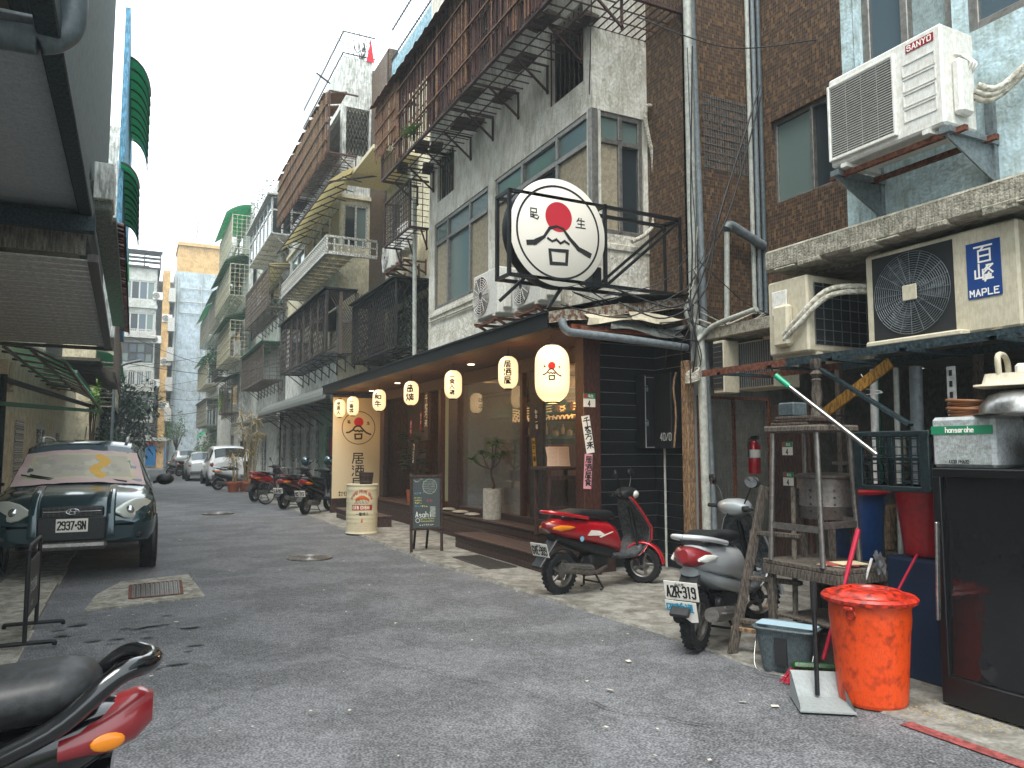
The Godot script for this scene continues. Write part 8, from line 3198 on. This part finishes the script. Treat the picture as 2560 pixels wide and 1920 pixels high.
func build_yard() -> void:
	var g: G
	mat("orange_plastic", C("d8470c"), 0.4, 0, "bin", 0.9, "", 1, {"scale": V(1, 0.7, 1)})
	mat("orange_lid", C("d8361c"), 0.35, 0, "rough", 0.8)
	mat("red_plastic", C("a81620"), 0.35, 0, "metal", 0.7)
	mat("blue_plastic", C("12407c"), 0.35, 0, "metal", 0.7)
	mat("crate_green", C("14272a"), 0.45, 0, "rough", 0.5)
	mat("stain_steel", C("6e6863"), 0.5, 0.6, "metal", 0.4)
	mat("pink_red", C("b01c38"), 0.4)
	mat("mop_grey", C("5d6a70"), 0.5, 0, "stain", 0.4)
	# orange bin
	bin("rubbish_bin", "big orange plastic bin with red-orange lid at the edge of the asphalt", V(4.06, 0.02, -3.28), 0.195, 0.235, 0.60, "orange_plastic", "orange_lid")
	g = L()
	for s in [-1, 1]:
		g.ring(V(0.235 * s, 0.54, 0.06), 0.03, 0.006, 14, 5, Basis(V(0, 0, 1), PI / 2))
		g.box(V(0.25 * s, 0.58, 0.06), V(0.03, 0.02, 0.06), 0.005)
	part("handle", g, mats.orange_lid)
	# dark glazed cabinet
	thing("cabinet", "tall dark cabinet with a glossy film-covered glass door", "cabinet", V(4.62, 0, -2.7))
	g = W()
	g.bx(4.4, 4.95, 0.04, 1.42, -3.04, -2.1, 0.008)
	g.bx(4.36, 4.4, 0.04, 0.2, -3.04, -2.1, 0.004)
	g.bx(4.36, 4.4, 1.37, 1.42, -3.04, -2.1, 0.004)
	g.bx(4.36, 4.4, 0.2, 1.37, -3.04, -2.99, 0.004)
	part("carcass", g, mat("cabinet_black", C("0d0d0f"), 0.35))
	g = W()
	var rows := []
	var nz := FastNoiseLite.new()
	nz.frequency = 4.5
	nz.seed = 3
	nz.noise_type = FastNoiseLite.TYPE_CELLULAR
	for i in 60:
		var row := []
		for j in 46:
			var y := 0.2 + 1.17 * i / 59.0
			var z := -2.99 + 0.89 * j / 45.0
			row.append(V(4.385 - 0.006 * nz.get_noise_2d(z * 1.3 + 0.3 * y, y * 0.8), y, z))
		rows.append(row)
	g.grid(rows)
	part("film_door", g, mat("film_black", C("141517"), 0.07, 0.0))
	g = W()
	g.beam(V(4.33, 0.52, -3.02), V(4.33, 1.1, -3.0), 0.016, 0.03, 0.004)
	part("handle", g, mats.steel)
	# on the cabinet
	thing("carton", "white wrapped carton with a green band lettered hansgrohe on the cabinet", "box", V(4.6, 1.42, -2.9))
	g = W()
	g.bx(4.44, 4.75, 1.425, 1.73, -3.09, -2.7, 0.02)
	part("box", g, mat("carton_wrap", C("a9b0b2"), 0.55, 0, "plaster", 0.5, "mid_n", 0.8))
	g = W()
	g.bx(4.436, 4.44, 1.625, 1.675, -3.085, -2.705)
	part("green_band", g, mats.plate_green)
	g = W()
	print_on(g, "hansgrohe", V(4.436, 1.667, -2.99), V(0, 0, 1), V(0, -1, 0), 0.03, 0.006, false, 0.001)
	part("band_writing", g, mats.white_paper)
	g = W()
	print_on(g, "AXOR PHARO", V(4.44, 1.47, -2.98), V(0, 0, 1), V(0, -1, 0), 0.02, 0.0035, false, 0.001)
	part("small_writing", g, mats.ink)
	thing("basin", "upturned dull steel basin on top of the white carton", "basin", V(4.62, 1.735, -2.62))
	g = L()
	g.lathe([Vector2(0.262, 0), Vector2(0.262, 0.008), Vector2(0.236, 0.01), Vector2(0.228, 0.06), Vector2(0.18, 0.115), Vector2(0.12, 0.138), Vector2(0, 0.142)], V(0, 0, 0), 36)
	part("bowl", g, mats.steel)
	thing("tray", "pale plastic tray with two loop handles lying on the steel basin", "tray", V(4.62, 1.9, -2.6), 0.3)
	g = L()
	rings_box(g, V(0, 0.0, 0), V(0.15, 0, 0.26), V(0.12, 0.075, 0.22))
	part("tray", g, mats.ac_cream)
	for s in [-1, 1]:
		g = L()
		g.tube(arc([V(-0.09, 0.05, s * 0.12), V(-0.1, 0.17, s * 0.12), V(0.02, 0.19, s * 0.12), V(0.1, 0.15, s * 0.12), V(0.11, 0.05, s * 0.12)]), 0.017, 8)
		part("handle", g, mats.ac_cream)
	g = L()
	g.box(V(0, 0.09, 0.0), V(0.12, 0.08, 0.1), 0.015)
	part("plug_box", g, mats.ac_white)
	thing("hose", "coiled brown hose behind the carton on the cabinet", "hose", V(4.72, 1.74, -3.0))
	g = L()
	for i in 6:
		g.ring(V(0, 0.012 + i * 0.017, 0), 0.12 + 0.008 * (i % 3), 0.011, 24, 6, Basis(V(1, 0, 0), 0.08 * (i % 3 - 1)))
	part("coil", g, mat("hose_brown", C("7a4a24"), 0.5))
	g = L()
	g.box(V(4.62, 1.53, -2.5), V(0.26, 0.2, 0.12), 0.01)
	solo("box", g, mats.red_plastic, "red box beside the white carton at the right picture edge", "box")
	# crate, bins and boxes behind the stools
	thing("dark_box", "black storage box under the red bin", "box", V(4.88, 0, -3.42))
	g = L()
	g.box(V(0, 0.41, 0), V(0.42, 0.8, 0.42), 0.02)
	part("box", g, mat("navy_plastic", C("13243f"), 0.5))
	bin("rubbish_bin", "tall red plastic bin under the black lattice crate", V(4.86, 0.82, -3.45), 0.14, 0.185, 0.44, "red_plastic", "")
	thing("crate", "black-green plastic lattice crate propped above the red bin", "crate", V(4.6, 1.27, -3.38), 0.05)
	g = L()
	for y in [0.01, 0.365]:
		for s in [-1, 1]:
			g.box(V(s * 0.17, y, 0), V(0.02, 0.035, 0.54), 0.004)
			g.box(V(0, y, s * 0.26), V(0.34, 0.034, 0.02), 0.004)
	for sx in [-1, 1]:
		for sz in [-1, 1]:
			g.box(V(sx * 0.165, 0.19, sz * 0.235), V(0.03, 0.35, 0.06), 0.004)
	part("frame", g, mats.crate_green)
	g = L()
	for s in [-1, 1]:
		for i in 6:
			g.box(V(s * 0.168, 0.06 + i * 0.055, 0), V(0.008, 0.006, 0.46))
			g.box(V(0, 0.06 + i * 0.055, s * 0.258), V(0.3, 0.006, 0.008))
		for i in 8:
			g.box(V(s * 0.167, 0.19, -0.2 + i * 0.057), V(0.008, 0.34, 0.007))
			if i < 5:
				g.box(V(-0.12 + i * 0.06, 0.19, s * 0.257), V(0.007, 0.34, 0.008))
	part("slats", g, mats.crate_green).set_meta("kind", "stuff")
	g = L()
	g.box(V(0, 0.2, 0), V(0.3, 0.02, 0.48))
	part("floor", g, mats.crate_green)
	thing("dark_box", "black box that carries the blue bin", "box", V(4.98, 0, -4.1))
	g = L()
	g.box(V(0, 0.35, 0), V(0.45, 0.68, 0.5), 0.02)
	part("box", g, mats.black_plastic)
	bin("rubbish_bin", "blue plastic bin with red rim and a white notice, behind the steel pot", V(4.98, 0.7, -4.1), 0.17, 0.2, 0.5, "blue_plastic", "red_plastic")
	g = L()
	g.box(V(-0.185, 0.36, 0.07), V(0.004, 0.09, 0.12), 0, Basis(Vector3.UP, -0.35))
	part("notice", g, mats.white_paper)
	# lower bench with a stool standing on it
	thing("work_bench", "grey weathered wooden bench below the steel-legged stool", "bench", V(4.48, 0, -3.95))
	for i in 4:
		g = W()
		g.bx(4.2 + i * 0.14, 4.2 + i * 0.14 + 0.135, 0.70, 0.735, -4.3, -3.62, 0.006)
		part("board", g, mats.wood_grey)
	for z in [-4.28, -3.68]:
		for x in [4.22, 4.68]:
			g = W()
			g.bx(x, x + 0.05, 0.02, 0.7, z, z + 0.05, 0.005)
			part("leg", g, mats.wood_grey)
	g = W()
	g.bx(4.2, 4.225, 0.63, 0.7, -4.3, -3.62, 0.004)
	g.bx(4.225, 4.75, 0.63, 0.7, -3.645, -3.62, 0.004)
	part("apron", g, mats.wood_grey)
	g = W()
	g.bx(4.24, 4.7, 0.33, 0.35, -4.2, -3.7, 0.004)
	part("shelf_board", g, mats.wood_grey)
	thing("metal_stool", "tall stool with steel tube legs and grey wooden seat on the bench", "stool", V(4.38, 0.735, -3.98))
	g = L()
	g.box(V(0, 0.945, 0), V(0.4, 0.05, 0.52), 0.012)
	part("seat", g, mats.wood_grey)
	for sx in [-1, 1]:
		for sz in [-1, 1]:
			g = L()
			g.tube([V(sx * 0.16, 0.92, sz * 0.2), V(sx * 0.18, 0.0, sz * 0.235)], 0.019, 10)
			part("leg", g, mats.steel_dull)
	for q in [[-0.175, 0.25, -0.23, -0.175, 0.25, 0.23], [0.175, 0.3, -0.23, 0.175, 0.3, 0.23], [-0.175, 0.28, 0.23, 0.175, 0.28, 0.23]]:
		g = L()
		g.beam(V(q[0], q[1], q[2]), V(q[3], q[4], q[5]), 0.016, 0.045)
		part("rail", g, mats.steel_dull)
	for k in 3:
		g = L()
		g.bx(4.22, 4.52, 1.708 + k * 0.022, 1.708 + k * 0.022 + 0.02, -4.2 + 0.02 * k, -3.86 + 0.03 * (k % 2), 0.004)
		solo("plank", g, mats.wood_dark if k % 2 else mats.wood_grey, ["lowest short board stacked on the tall stool", "middle short board stacked on the tall stool", "topmost short board stacked on the tall stool"][k], "plank")
	g = L()
	g.box(V(4.32, 1.825, -4.08), V(0.14, 0.1, 0.15), 0.01)
	solo("tin_box", g, mats.mop_grey, "small blue-grey tin box on the stacked boards", "box")
	thing("baluster", "turned wooden post propping the shelf over the stacked boards", "post", V(4.46, 1.775, -3.98))
	g = L()
	g.lathe([Vector2(0.045, 0), Vector2(0.045, 0.05), Vector2(0.028, 0.07), Vector2(0.04, 0.16), Vector2(0.028, 0.25), Vector2(0.038, 0.265), Vector2(0.022, 0.28), Vector2(0.042, 0.31), Vector2(0.022, 0.34), Vector2(0.038, 0.36), Vector2(0.042, 0.42), Vector2(0, 0.42)], V(0, 0, 0), 20)
	part("shaft", g, mats.wood_grey)
	g = L()
	g.box(V(0.03, -0.003, 0.06), V(0.12, 0.012, 0.2))
	part("base", g, mats.black_plastic)
	thing("broom_pole", "aluminium pole with a green grip leaning over the stool", "pole", V(4.2, 2.0, -4.0))
	g = W()
	g.tube([V(4.18, 1.98, -3.97), V(4.36, 1.5, -3.42)], 0.015, 10)
	part("pole", g, mats.steel)
	g = W()
	g.tube([V(4.15, 2.07, -4.07), V(4.155, 2.06, -4.06), V(4.18, 1.98, -3.97)], 0.021, 12)
	part("grip", g, mat("grip_green", C("0f8a66"), 0.4))
	thing("steel_pot", "dull steel pot pierced with small holes, lid on, on the bench", "pot", V(4.62, 1.0, -4.06))
	g = L()
	g.lathe([Vector2(0, 0.03), Vector2(0.2, 0.03), Vector2(0.205, 0.04), Vector2(0.208, 0.12), Vector2(0.211, 0.125), Vector2(0.208, 0.13), Vector2(0.208, 0.32), Vector2(0.22, 0.33)], V(0, 0, 0), 36)
	g.lathe([Vector2(0.22, 0.33), Vector2(0.222, 0.345), Vector2(0.19, 0.355), Vector2(0.08, 0.362), Vector2(0, 0.362)], V(0, 0, 0), 36)
	part("pot", g, mats.stain_steel)
	g = L()
	for a in [2.2, 2.6, 3.3, 3.7, 4.1]:
		for k in 4:
			g.box(V(cos(a) * 0.209, 0.09 + 0.05 * k, -sin(a) * 0.209), V(0.006, 0.014, 0.014), 0, Basis(Vector3.UP, a) * Basis(V(1, 0, 0), 0.78))
	part("holes", g, mats.fan_black)  # dark bits on the pot wall, the shade of holes painted on
	for a in [1.0, 2.3, 4.0, 5.4]:
		g = L()
		g.box(V(cos(a) * 0.17, -0.12, -sin(a) * 0.17), V(0.035, 0.3, 0.035))
		part("foot", g, mats.wood_grey)
	for k in 3:
		g = L()
		g.box(V(4.36 + 0.03 * k, 0.742 + k * 0.008, -3.78 + 0.03 * k), V(0.15, 0.006, 0.2), 0.001, Basis(Vector3.UP, 0.3 + 0.5 * k))
		solo("leaflet", g, mat("leaflet_%d" % k, [C("b7a38a"), C("a8423c"), C("c7b896")][k], 0.7), ["lowest printed leaflet on the grey bench", "reddish leaflet in the middle of the pile on the bench", "topmost pale leaflet on the grey bench"][k], "leaflet")
	thing("storage_pot", "dull steel stew pot on the floor under the bench shelf", "pot", V(4.46, 0.02, -3.95))
	g = L()
	g.lathe([Vector2(0, 0), Vector2(0.17, 0), Vector2(0.175, 0.02), Vector2(0.175, 0.25), Vector2(0.185, 0.26), Vector2(0.17, 0.26), Vector2(0.165, 0.03)], V(0, 0, 0), 28)
	part("pot", g, mats.stain_steel)
	# wooden ladder
	thing("step_ladder", "old grey wooden step ladder leaning beside the silver scooter", "ladder", V(4.2, 0.02, -4.35))
	for q in [[4.04, -4.47, 4.36, -4.42], [4.28, -4.08, 4.45, -4.22]]:
		g = W()
		g.beam(V(q[0], 0.02, q[1]), V(q[2], 1.25, q[3]), 0.035, 0.07, 0.004)
		part("rail", g, mats.wood_grey)
	for q in [[0.18, "wood_raw"], [0.24, "wood_grey"], [0.55, "wood_grey"], [0.88, "wood_grey"]]:
		var f: float = q[0] / 1.23
		g = W()
		g.beam(V(4.04 + 0.32 * f, 0.02 + q[0], -4.52 + 0.05 * f), V(4.28 + 0.17 * f, 0.02 + q[0], -4.02 - 0.14 * f), 0.06, 0.03, 0.003)
		part("rung", g, mats[q[1]])
	# mop bucket
	thing("mop_bucket", "grimy blue-grey mop wringer bucket with wire handle", "bucket", V(4.1, 0.02, -3.98), 0.5)
	g = L()
	var rr := []
	for q in [[0.0, 0.11, 0.15], [0.02, 0.115, 0.155], [0.27, 0.145, 0.195], [0.285, 0.165, 0.215], [0.30, 0.165, 0.215], [0.30, 0.15, 0.2], [0.27, 0.135, 0.18], [0.03, 0.1, 0.14]]:
		rr.append(G.oval(V(0, q[0], 0), V(q[1], 0, 0), V(0, 0, -q[2]), 24, 0.35))
	g.loft(rr)
	part("tub", g, mats.mop_grey)
	g = L()
	for i in 5:
		g.box(V(-0.06 + i * 0.03, 0.305, 0), V(0.02, 0.012, 0.4), 0.004, Basis(V(0, 0, 1), 0.1))
	part("wringer", g, mat("pale_blue", C("8aa3ae"), 0.5))
	g = L()
	g.bx(-0.152, -0.13, 0.06, 0.24, -0.05, 0.03)
	part("slot", g, mats.fan_black)  # dark block that paints the shaded hollow of the slot
	g = L()
	g.tube(arc([V(-0.02, 0.27, 0.2), V(-0.19, 0.04, 0.17), V(-0.23, 0.02, 0.0), V(-0.19, 0.04, -0.17), V(-0.02, 0.27, -0.2)]), 0.005, 6)
	part("wire_handle", g, mats.steel)
	# brooms and dustpan
	thing("broom", "broom with a red handle, green top and red bristles by the orange bin", "broom", V(4.06, 0.02, -3.66))
	g = W()
	g.tube([V(4.08, 0.17, -3.66), V(4.24, 0.6, -3.63), V(4.38, 1.0, -3.6)], 0.014, 10, 0.017)
	part("handle", g, mats.pink_red)
	g = W()
	g.box(V(4.03, 0.125, -3.68), V(0.07, 0.05, 0.3), 0.02, Basis(Vector3.UP, 0.9))
	part("head", g, mat("broom_green", C("1f9a3c"), 0.4, 0, "rust", 0.2))
	g = W()
	rng.seed = 44
	for i in 260:
		var u := V(cos(0.9 - PI / 2), 0, -sin(0.9 - PI / 2)) * rng.randf_range(-0.15, 0.15)
		var p := V(4.03, 0.11, -3.68) + u + V(rng.randf_range(-0.02, 0.02), 0, rng.randf_range(-0.02, 0.02))
		g.beam(p, p + u * 0.45 + V(rng.randfn() * 0.025 - 0.02, -0.085, rng.randfn() * 0.025 + 0.02), 0.003)
	part("bristles", g, mats.pink_red).set_meta("kind", "stuff")
	for q in [[V(4.3, 0.05, -3.62), V(4.62, 0.85, -3.35), "thin pink stick leaning behind the orange bin", "pink_red"], [V(4.32, 0.05, -3.75), V(4.5, 0.8, -3.6), "thin white stick leaning behind the orange bin", "white_metal"]]:
		pipe_thing("stick", q[2], [q[0], q[1]], 0.009, q[3], "", "stick")
	thing("dustpan", "long-handled grey dustpan lying open on the asphalt", "dustpan", V(3.72, 0.024, -3.36), -0.62)
	g = L()
	g.bx(-0.155, 0.155, 0.0, 0.008, -0.13, 0.16)
	g.quad(V(-0.155, 0.008, -0.13), V(0.155, 0.008, -0.13), V(0.14, 0.14, -0.2), V(-0.14, 0.14, -0.2))
	for s in [-1, 1]:
		g.oquad(V(s * 0.156, 0, 0.16), V(s * 0.156, 0, -0.13), V(s * 0.141, 0.14, -0.2), V(s * 0.15, 0.03, 0.1), V(s, 0, 0))
		g.oquad(V(s * 0.152, 0, 0.16), V(s * 0.152, 0, -0.13), V(s * 0.137, 0.14, -0.2), V(s * 0.146, 0.03, 0.1), V(-s, 0, 0))
	part("pan", g, mat("pan_grey", C("8f9698"), 0.5, 0, "soft", 0.5))
	g = L()
	g.tube([V(0, 0.02, -0.11), V(0.0, 0.68, -0.13)], 0.014, 10)
	part("handle", g, mats.black_plastic)
	g = L()
	g.tube([V(0, 0.52, -0.126), V(0.0, 0.70, -0.13)], 0.02, 10)
	part("grip", g, mats.rubber)
	g = L()
	rows = []
	for i in 7:
		var row := []
		for j in 7:
			row.append(V(4.55 - 0.02 * i, 0.84 + 0.02 * sin(i * 2.0 + j) - 0.022 * j, -3.62 + 0.03 * i + 0.01 * sin(j * 2.4 + i)))
		rows.append(row)
	g.grid(rows, false, false, true, true)
	solo("plastic_bag", g, mat("bag_grey", Color(0.55, 0.58, 0.6, 0.55), 0.3, 0, "", 1, "", 1, {"transparency": BaseMaterial3D.TRANSPARENCY_ALPHA}), "crumpled clear plastic bag hung at the bench corner", "bag")
	g = L()
	rng.seed = 45
	for i in 120:
		var p := V(4.1 + rng.randf() * 0.35, 0.026, -3.1 + rng.randf() * 0.5)
		g.box(p, V(0.012, 0.004, 0.007), 0, Basis(Vector3.UP, rng.randf() * 6))
	struct("debris", g, mats.leaf_dry, "dry crumbs and leaf bits swept beside the orange bin", "stuff")

func build_clutter() -> void:
	var g: G
	for q in [[5.05, -4.0, 0.028, "white_metal", "thick white pipe standing upright behind the yellow plank"], [5.12, -3.86, 0.02, "pvc", "thin pale pipe standing upright behind the yellow plank"], [5.2, -4.1, 0.035, "green_paint", "green pipe standing upright behind the steel stool"], [5.15, -3.72, 0.045, "pvc_grey", "grey pipe standing upright behind the black crate"]]:
		pipe_thing("upright_pipe", q[4], [V(q[0], 0.02, q[1]), V(q[0] + 0.03, 2.15, q[1] + 0.02)], q[2], q[3])
	thing("slotted_rail", "white slotted metal rail hanging behind the black crate", "rail", V(5.0, 1.7, -3.3))
	g = W()
	g.bx(4.98, 4.99, 1.62, 2.1, -3.33, -3.27)
	part("rail", g, mats.white_metal)
	g = W()
	for i in 6:
		g.bx(4.975, 4.98, 1.66 + i * 0.075, 1.70 + i * 0.075, -3.31, -3.29)
	part("slot", g, mats.fan_black).set_meta("kind", "stuff")  # dark bits painted on for the shade in the slots
	thing("coat_hanger", "thin white wire hanger hooked on the dark brace", "hanger", V(4.9, 2.0, -3.95))
	g = L()
	g.tube(arc([V(0, 0.1, 0), V(0.0, 0.06, 0.02), V(0, 0.0, 0.0), V(0, -0.05, 0.18), V(0, -0.055, -0.18), V(0, 0, 0)], 4), 0.004, 5)
	part("wire", g, mats.white_metal)
	for i in 7:
		var h := 0.2 + 0.05 * (i % 3)
		thing("tin", ["rusty tin", "pale tin", "brown jar", "green jar", "grey tin", "small white tin", "dented dark tin"][i] + " on the plank shelf at the back of the yard", "tin", V(6.2, 1.42, -5.0 + i * 0.36))
		g = L()
		g.lathe([Vector2(0, 0), Vector2(0.07, 0), Vector2(0.07, h * 0.8), Vector2(0.05, h), Vector2(0, h)], V(0, 0, 0), 14)
		part("body", g, mats[["rusty_iron", "ac_cream", "wood_brown", "green_paint", "galvanized", "white_metal", "blue_iron"][i]])
	thing("plank_shelf", "rough plank shelf of tins at the back of the yard", "shelf", V(6.2, 0, -4))
	for y in [0.6, 1.39]:
		g = W()
		g.bx(6.0, 6.4, y, y + 0.03, -5.2, -2.4)
		part("board", g, mats.wood_grey)
	for z in [-5.15, -3.8, -2.45]:
		g = W()
		g.bx(6.02, 6.08, 0, 2.6, z, z + 0.05)
		part("upright", g, mats.wood_grey)
	for i in 4:
		thing("storage_box", ["brown carton", "grey tub", "dark green box", "faded blue box"][i] + " low on the plank shelf in the yard", "box", V(6.2, 0.63, -4.9 + i * 0.66))
		g = L()
		g.box(V(0, 0.2, 0), V(0.32, 0.4 - 0.05 * (i % 2), 0.5), 0.02)
		part("box", g, mats[["wood_raw", "mop_grey", "green_paint", "blue_plastic"][i]])
	# lines of wires high in the alley and laundry on the far cages
	rng.seed = 71
	for i in 6:
		var z := -30.0 - 6.0 * i
		g = L()
		g.tube(arc([V(5.2, 5.0 + i % 3, z), V(3.0, 4.6 + i % 3, z - 3.0), V(-0.5, 5.2 + (i * 2) % 3, z - 6.0)], 6), 0.012, 4)
		solo("cable", g, mats.wire, "sagging overhead cable across the far alley", "cable", "sagging overhead cables")
	for q in [[4.15, 7.0, -40.6, "red_ink", "red shirt drying in the middle cage of the fourth house"], [4.15, 6.9, -41.4, "white_paper", "white cloth drying in the middle cage of the fourth house"], [4.6, 5.1, -33.0, "curtain", "pale cloth drying in the grey cage of the third house"]]:
		thing("laundry", q[4], "laundry", V(q[0], q[1], q[2]))
		g = L()
		var rows := []
		for i in 5:
			var row := []
			for j in 6:
				row.append(V(0.03 * sin(j * 1.7 + i), -0.18 * i, -0.25 + 0.1 * j))
			rows.append(row)
		g.grid(rows)
		part("cloth", g, mats[q[3]])

func rings_box(g: G, c: Vector3, bot: Vector3, top: Vector3) -> void:
	# shallow tray upside: rim at the bottom, flat inside
	g.loft([G.oval(c, V(bot.x, 0, 0), V(0, 0, -bot.z), 24, 0.35), G.oval(c + V(0, 0.012, 0), V(bot.x, 0, 0), V(0, 0, -bot.z), 24, 0.35), G.oval(c + V(0, 0.015, 0), V(top.x, 0, 0), V(0, 0, -top.z), 24, 0.35), G.oval(c + V(0, top.y, 0), V(top.x * 0.9, 0, 0), V(0, 0, -top.z * 0.92), 24, 0.35)])

func build_small() -> void:
	var g: G
	# low folding sign of black pipe on the left
	thing("pipe_sign", "low black pipe-framed sign standing at the left gutter", "sign", V(-0.7, 0.015, -7.44))
	g = W()
	for z in [-7.04, -7.84]:
		g.tube([V(-0.7, 0.04, z), V(-0.7, 0.74, z)], 0.017, 10)
	g.tube([V(-0.7, 0.74, -7.04), V(-0.7, 0.78, -7.08), V(-0.7, 0.78, -7.80), V(-0.7, 0.74, -7.84)], 0.015, 10)
	part("frame", g, mats.black_metal)
	for z in [-7.04, -7.84]:
		g = W()
		g.tube(arc([V(-0.93, 0.015, z), V(-0.93, 0.04, z), V(-0.9, 0.045, z), V(-0.55, 0.045, z), V(-0.5, 0.04, z), V(-0.5, 0.015, z)]), 0.017, 8)
		part("foot", g, mats.black_metal)
	g = W()
	g.bx(-0.708, -0.692, 0.22, 0.66, -7.8, -7.08, 0.003)
	part("panel", g, mat("sign_black", C("15191b"), 0.5))
	g = W()
	print_on(g, "訂位四維", V(-0.692, 0.5, -7.2), V(0, 0, -1), V(0, -1, 0), 0.1, 0.01, false, 0.001)
	print_on(g, "-一食入口-", V(-0.692, 0.33, -7.22), V(0, 0, -1), V(0, -1, 0), 0.05, 0.006, false, 0.001)
	part("writing", g, mats.joint_pale)
	# plants on the cages
	for q in [[4.42, 8.55, -11.9, "leaf_lime", "lime-green bushy plant poking through the top of the bamboo cage", 0.32, 240], [4.42, 7.65, -11.4, "leaf_lime", "small lime-green sprig halfway down the bamboo cage", 0.18, 90], [4.42, 7.75, -14.9, "leaf_lime", "leafy green plant at the far end of the bamboo cage", 0.22, 150], [4.42, 7.9, -9.5, "leaf", "thin green climber on the near part of the bamboo cage", 0.2, 80], [4.45, 9.85, -20.6, "leaf_lime", "tuft of green on the corner of the second bamboo screen", 0.16, 90], [4.45, 9.9, -24.5, "leaf", "fern hanging low on the second bamboo screen", 0.18, 80]]:
		thing("cage_plant", q[4], "plant", V(q[0], q[1], q[2]))
		bush(cur, "foliage", V(0, 0, 0), V(q[5] * 0.5, q[5] * 0.8, q[5]), q[6], 0.11, q[3], int(q[2] * -100))
	thing("aloe", "spiky aloe hanging out of the bamboo cage", "plant", V(4.45, 7.4, -13.1))
	g = L()
	rng.seed = 61
	for i in 26:
		var a := TAU * i / 26 * 3.1
		broad_leaf(g, V(0, 0, 0), V(cos(a) * 0.8 - 0.3, rng.randf_range(-0.1, 1.0), sin(a)), rng.randf_range(0.28, 0.42), 0.045)
	part("leaf_rosette", g, mats.leaf)
	# pots with dry dracaenas
	for q in [[3.3, -29.5, "terracotta pot with a bare-stemmed plant, left of the pair by the white car"], [3.85, -29.2, "terracotta pot with tall dry spiky plant, right of the pair by the white car"], [3.75, -29.9, "terracotta pot half hidden behind the pair by the white car"]]:
		thing("flower_pot", q[2], "flower pot", V(q[0], 0.02, q[1]), 0, "terracotta pots by the white car")
		g = L()
		g.lathe([Vector2(0, 0), Vector2(0.17, 0), Vector2(0.24, 0.3), Vector2(0.27, 0.3), Vector2(0.27, 0.36), Vector2(0.23, 0.36), Vector2(0.22, 0.3), Vector2(0, 0.3)], V(0, 0, 0), 24)
		part("pot", g, mats.terracotta)
		rng.seed = int(q[0] * 100)
		g = L()
		var tips := []
		for i in 6:
			var a := TAU * i / 6
			var h := rng.randf_range(1.3, 3.2) if q[0] > 3.5 else rng.randf_range(0.7, 1.5)
			var t := V(cos(a) * 0.35 * h * 0.4, h, sin(a) * 0.3 * h * 0.4)
			g.tube(arc([V(cos(a) * 0.06, 0.3, sin(a) * 0.06), t * 0.5 + V(0.05, 0.1, 0), t]), 0.022, 6, 0.012)
			tips.append(t)
		part("stem", g, mats.leaf_dry)
		g = L()
		for t in tips:
			if q[0] < 3.5 and t.y < 1.1:
				continue
			for i in 34:
				var a := rng.randf() * TAU
				broad_leaf(g, t - V(0, 0.25 * rng.randf(), 0), V(cos(a), rng.randf_range(-0.6, 0.9), sin(a)), rng.randf_range(0.25, 0.5), 0.03)
		part("leaf_rosette", g, mats.leaf_dry)
	thing("wall_lamp", "black iron wall lantern on the brown boards beside the banner", "lamp", V(5.05, 2.2, -19.5))
	g = L()
	g.lathe([Vector2(0, -0.25), Vector2(0.05, -0.2), Vector2(0.11, 0.05), Vector2(0.12, 0.1), Vector2(0.05, 0.17), Vector2(0.02, 0.25), Vector2(0, 0.26)], V(0, 0, 0), 8)
	g.tube(arc([V(0, 0.26, 0), V(0.05, 0.32, -0.08), V(0.05, 0.1, -0.2)]), 0.015, 6)
	part("cage", g, mats.black_metal)
	# a few bare twigs on the roof
	thing("bare_twigs", "bare potted twigs behind the spiked fence on the roof corner", "plant", V(5.9, 13.6, -22.9))
	g = L()
	rng.seed = 62
	for i in 12:
		var a := rng.randf() * TAU
		var t := V(cos(a) * 0.4, rng.randf_range(0.6, 1.2), sin(a) * 0.4)
		g.tube([V(0, 0, 0), t * 0.5 + V(0.04, 0, 0), t], 0.018, 5, 0.008)
		g.tube([t * 0.6, t * 0.7 + V(rng.randfn() * 0.2, 0.35, rng.randfn() * 0.2)], 0.012, 5, 0.006)
	part("twigs", g, mats.wood_grey)
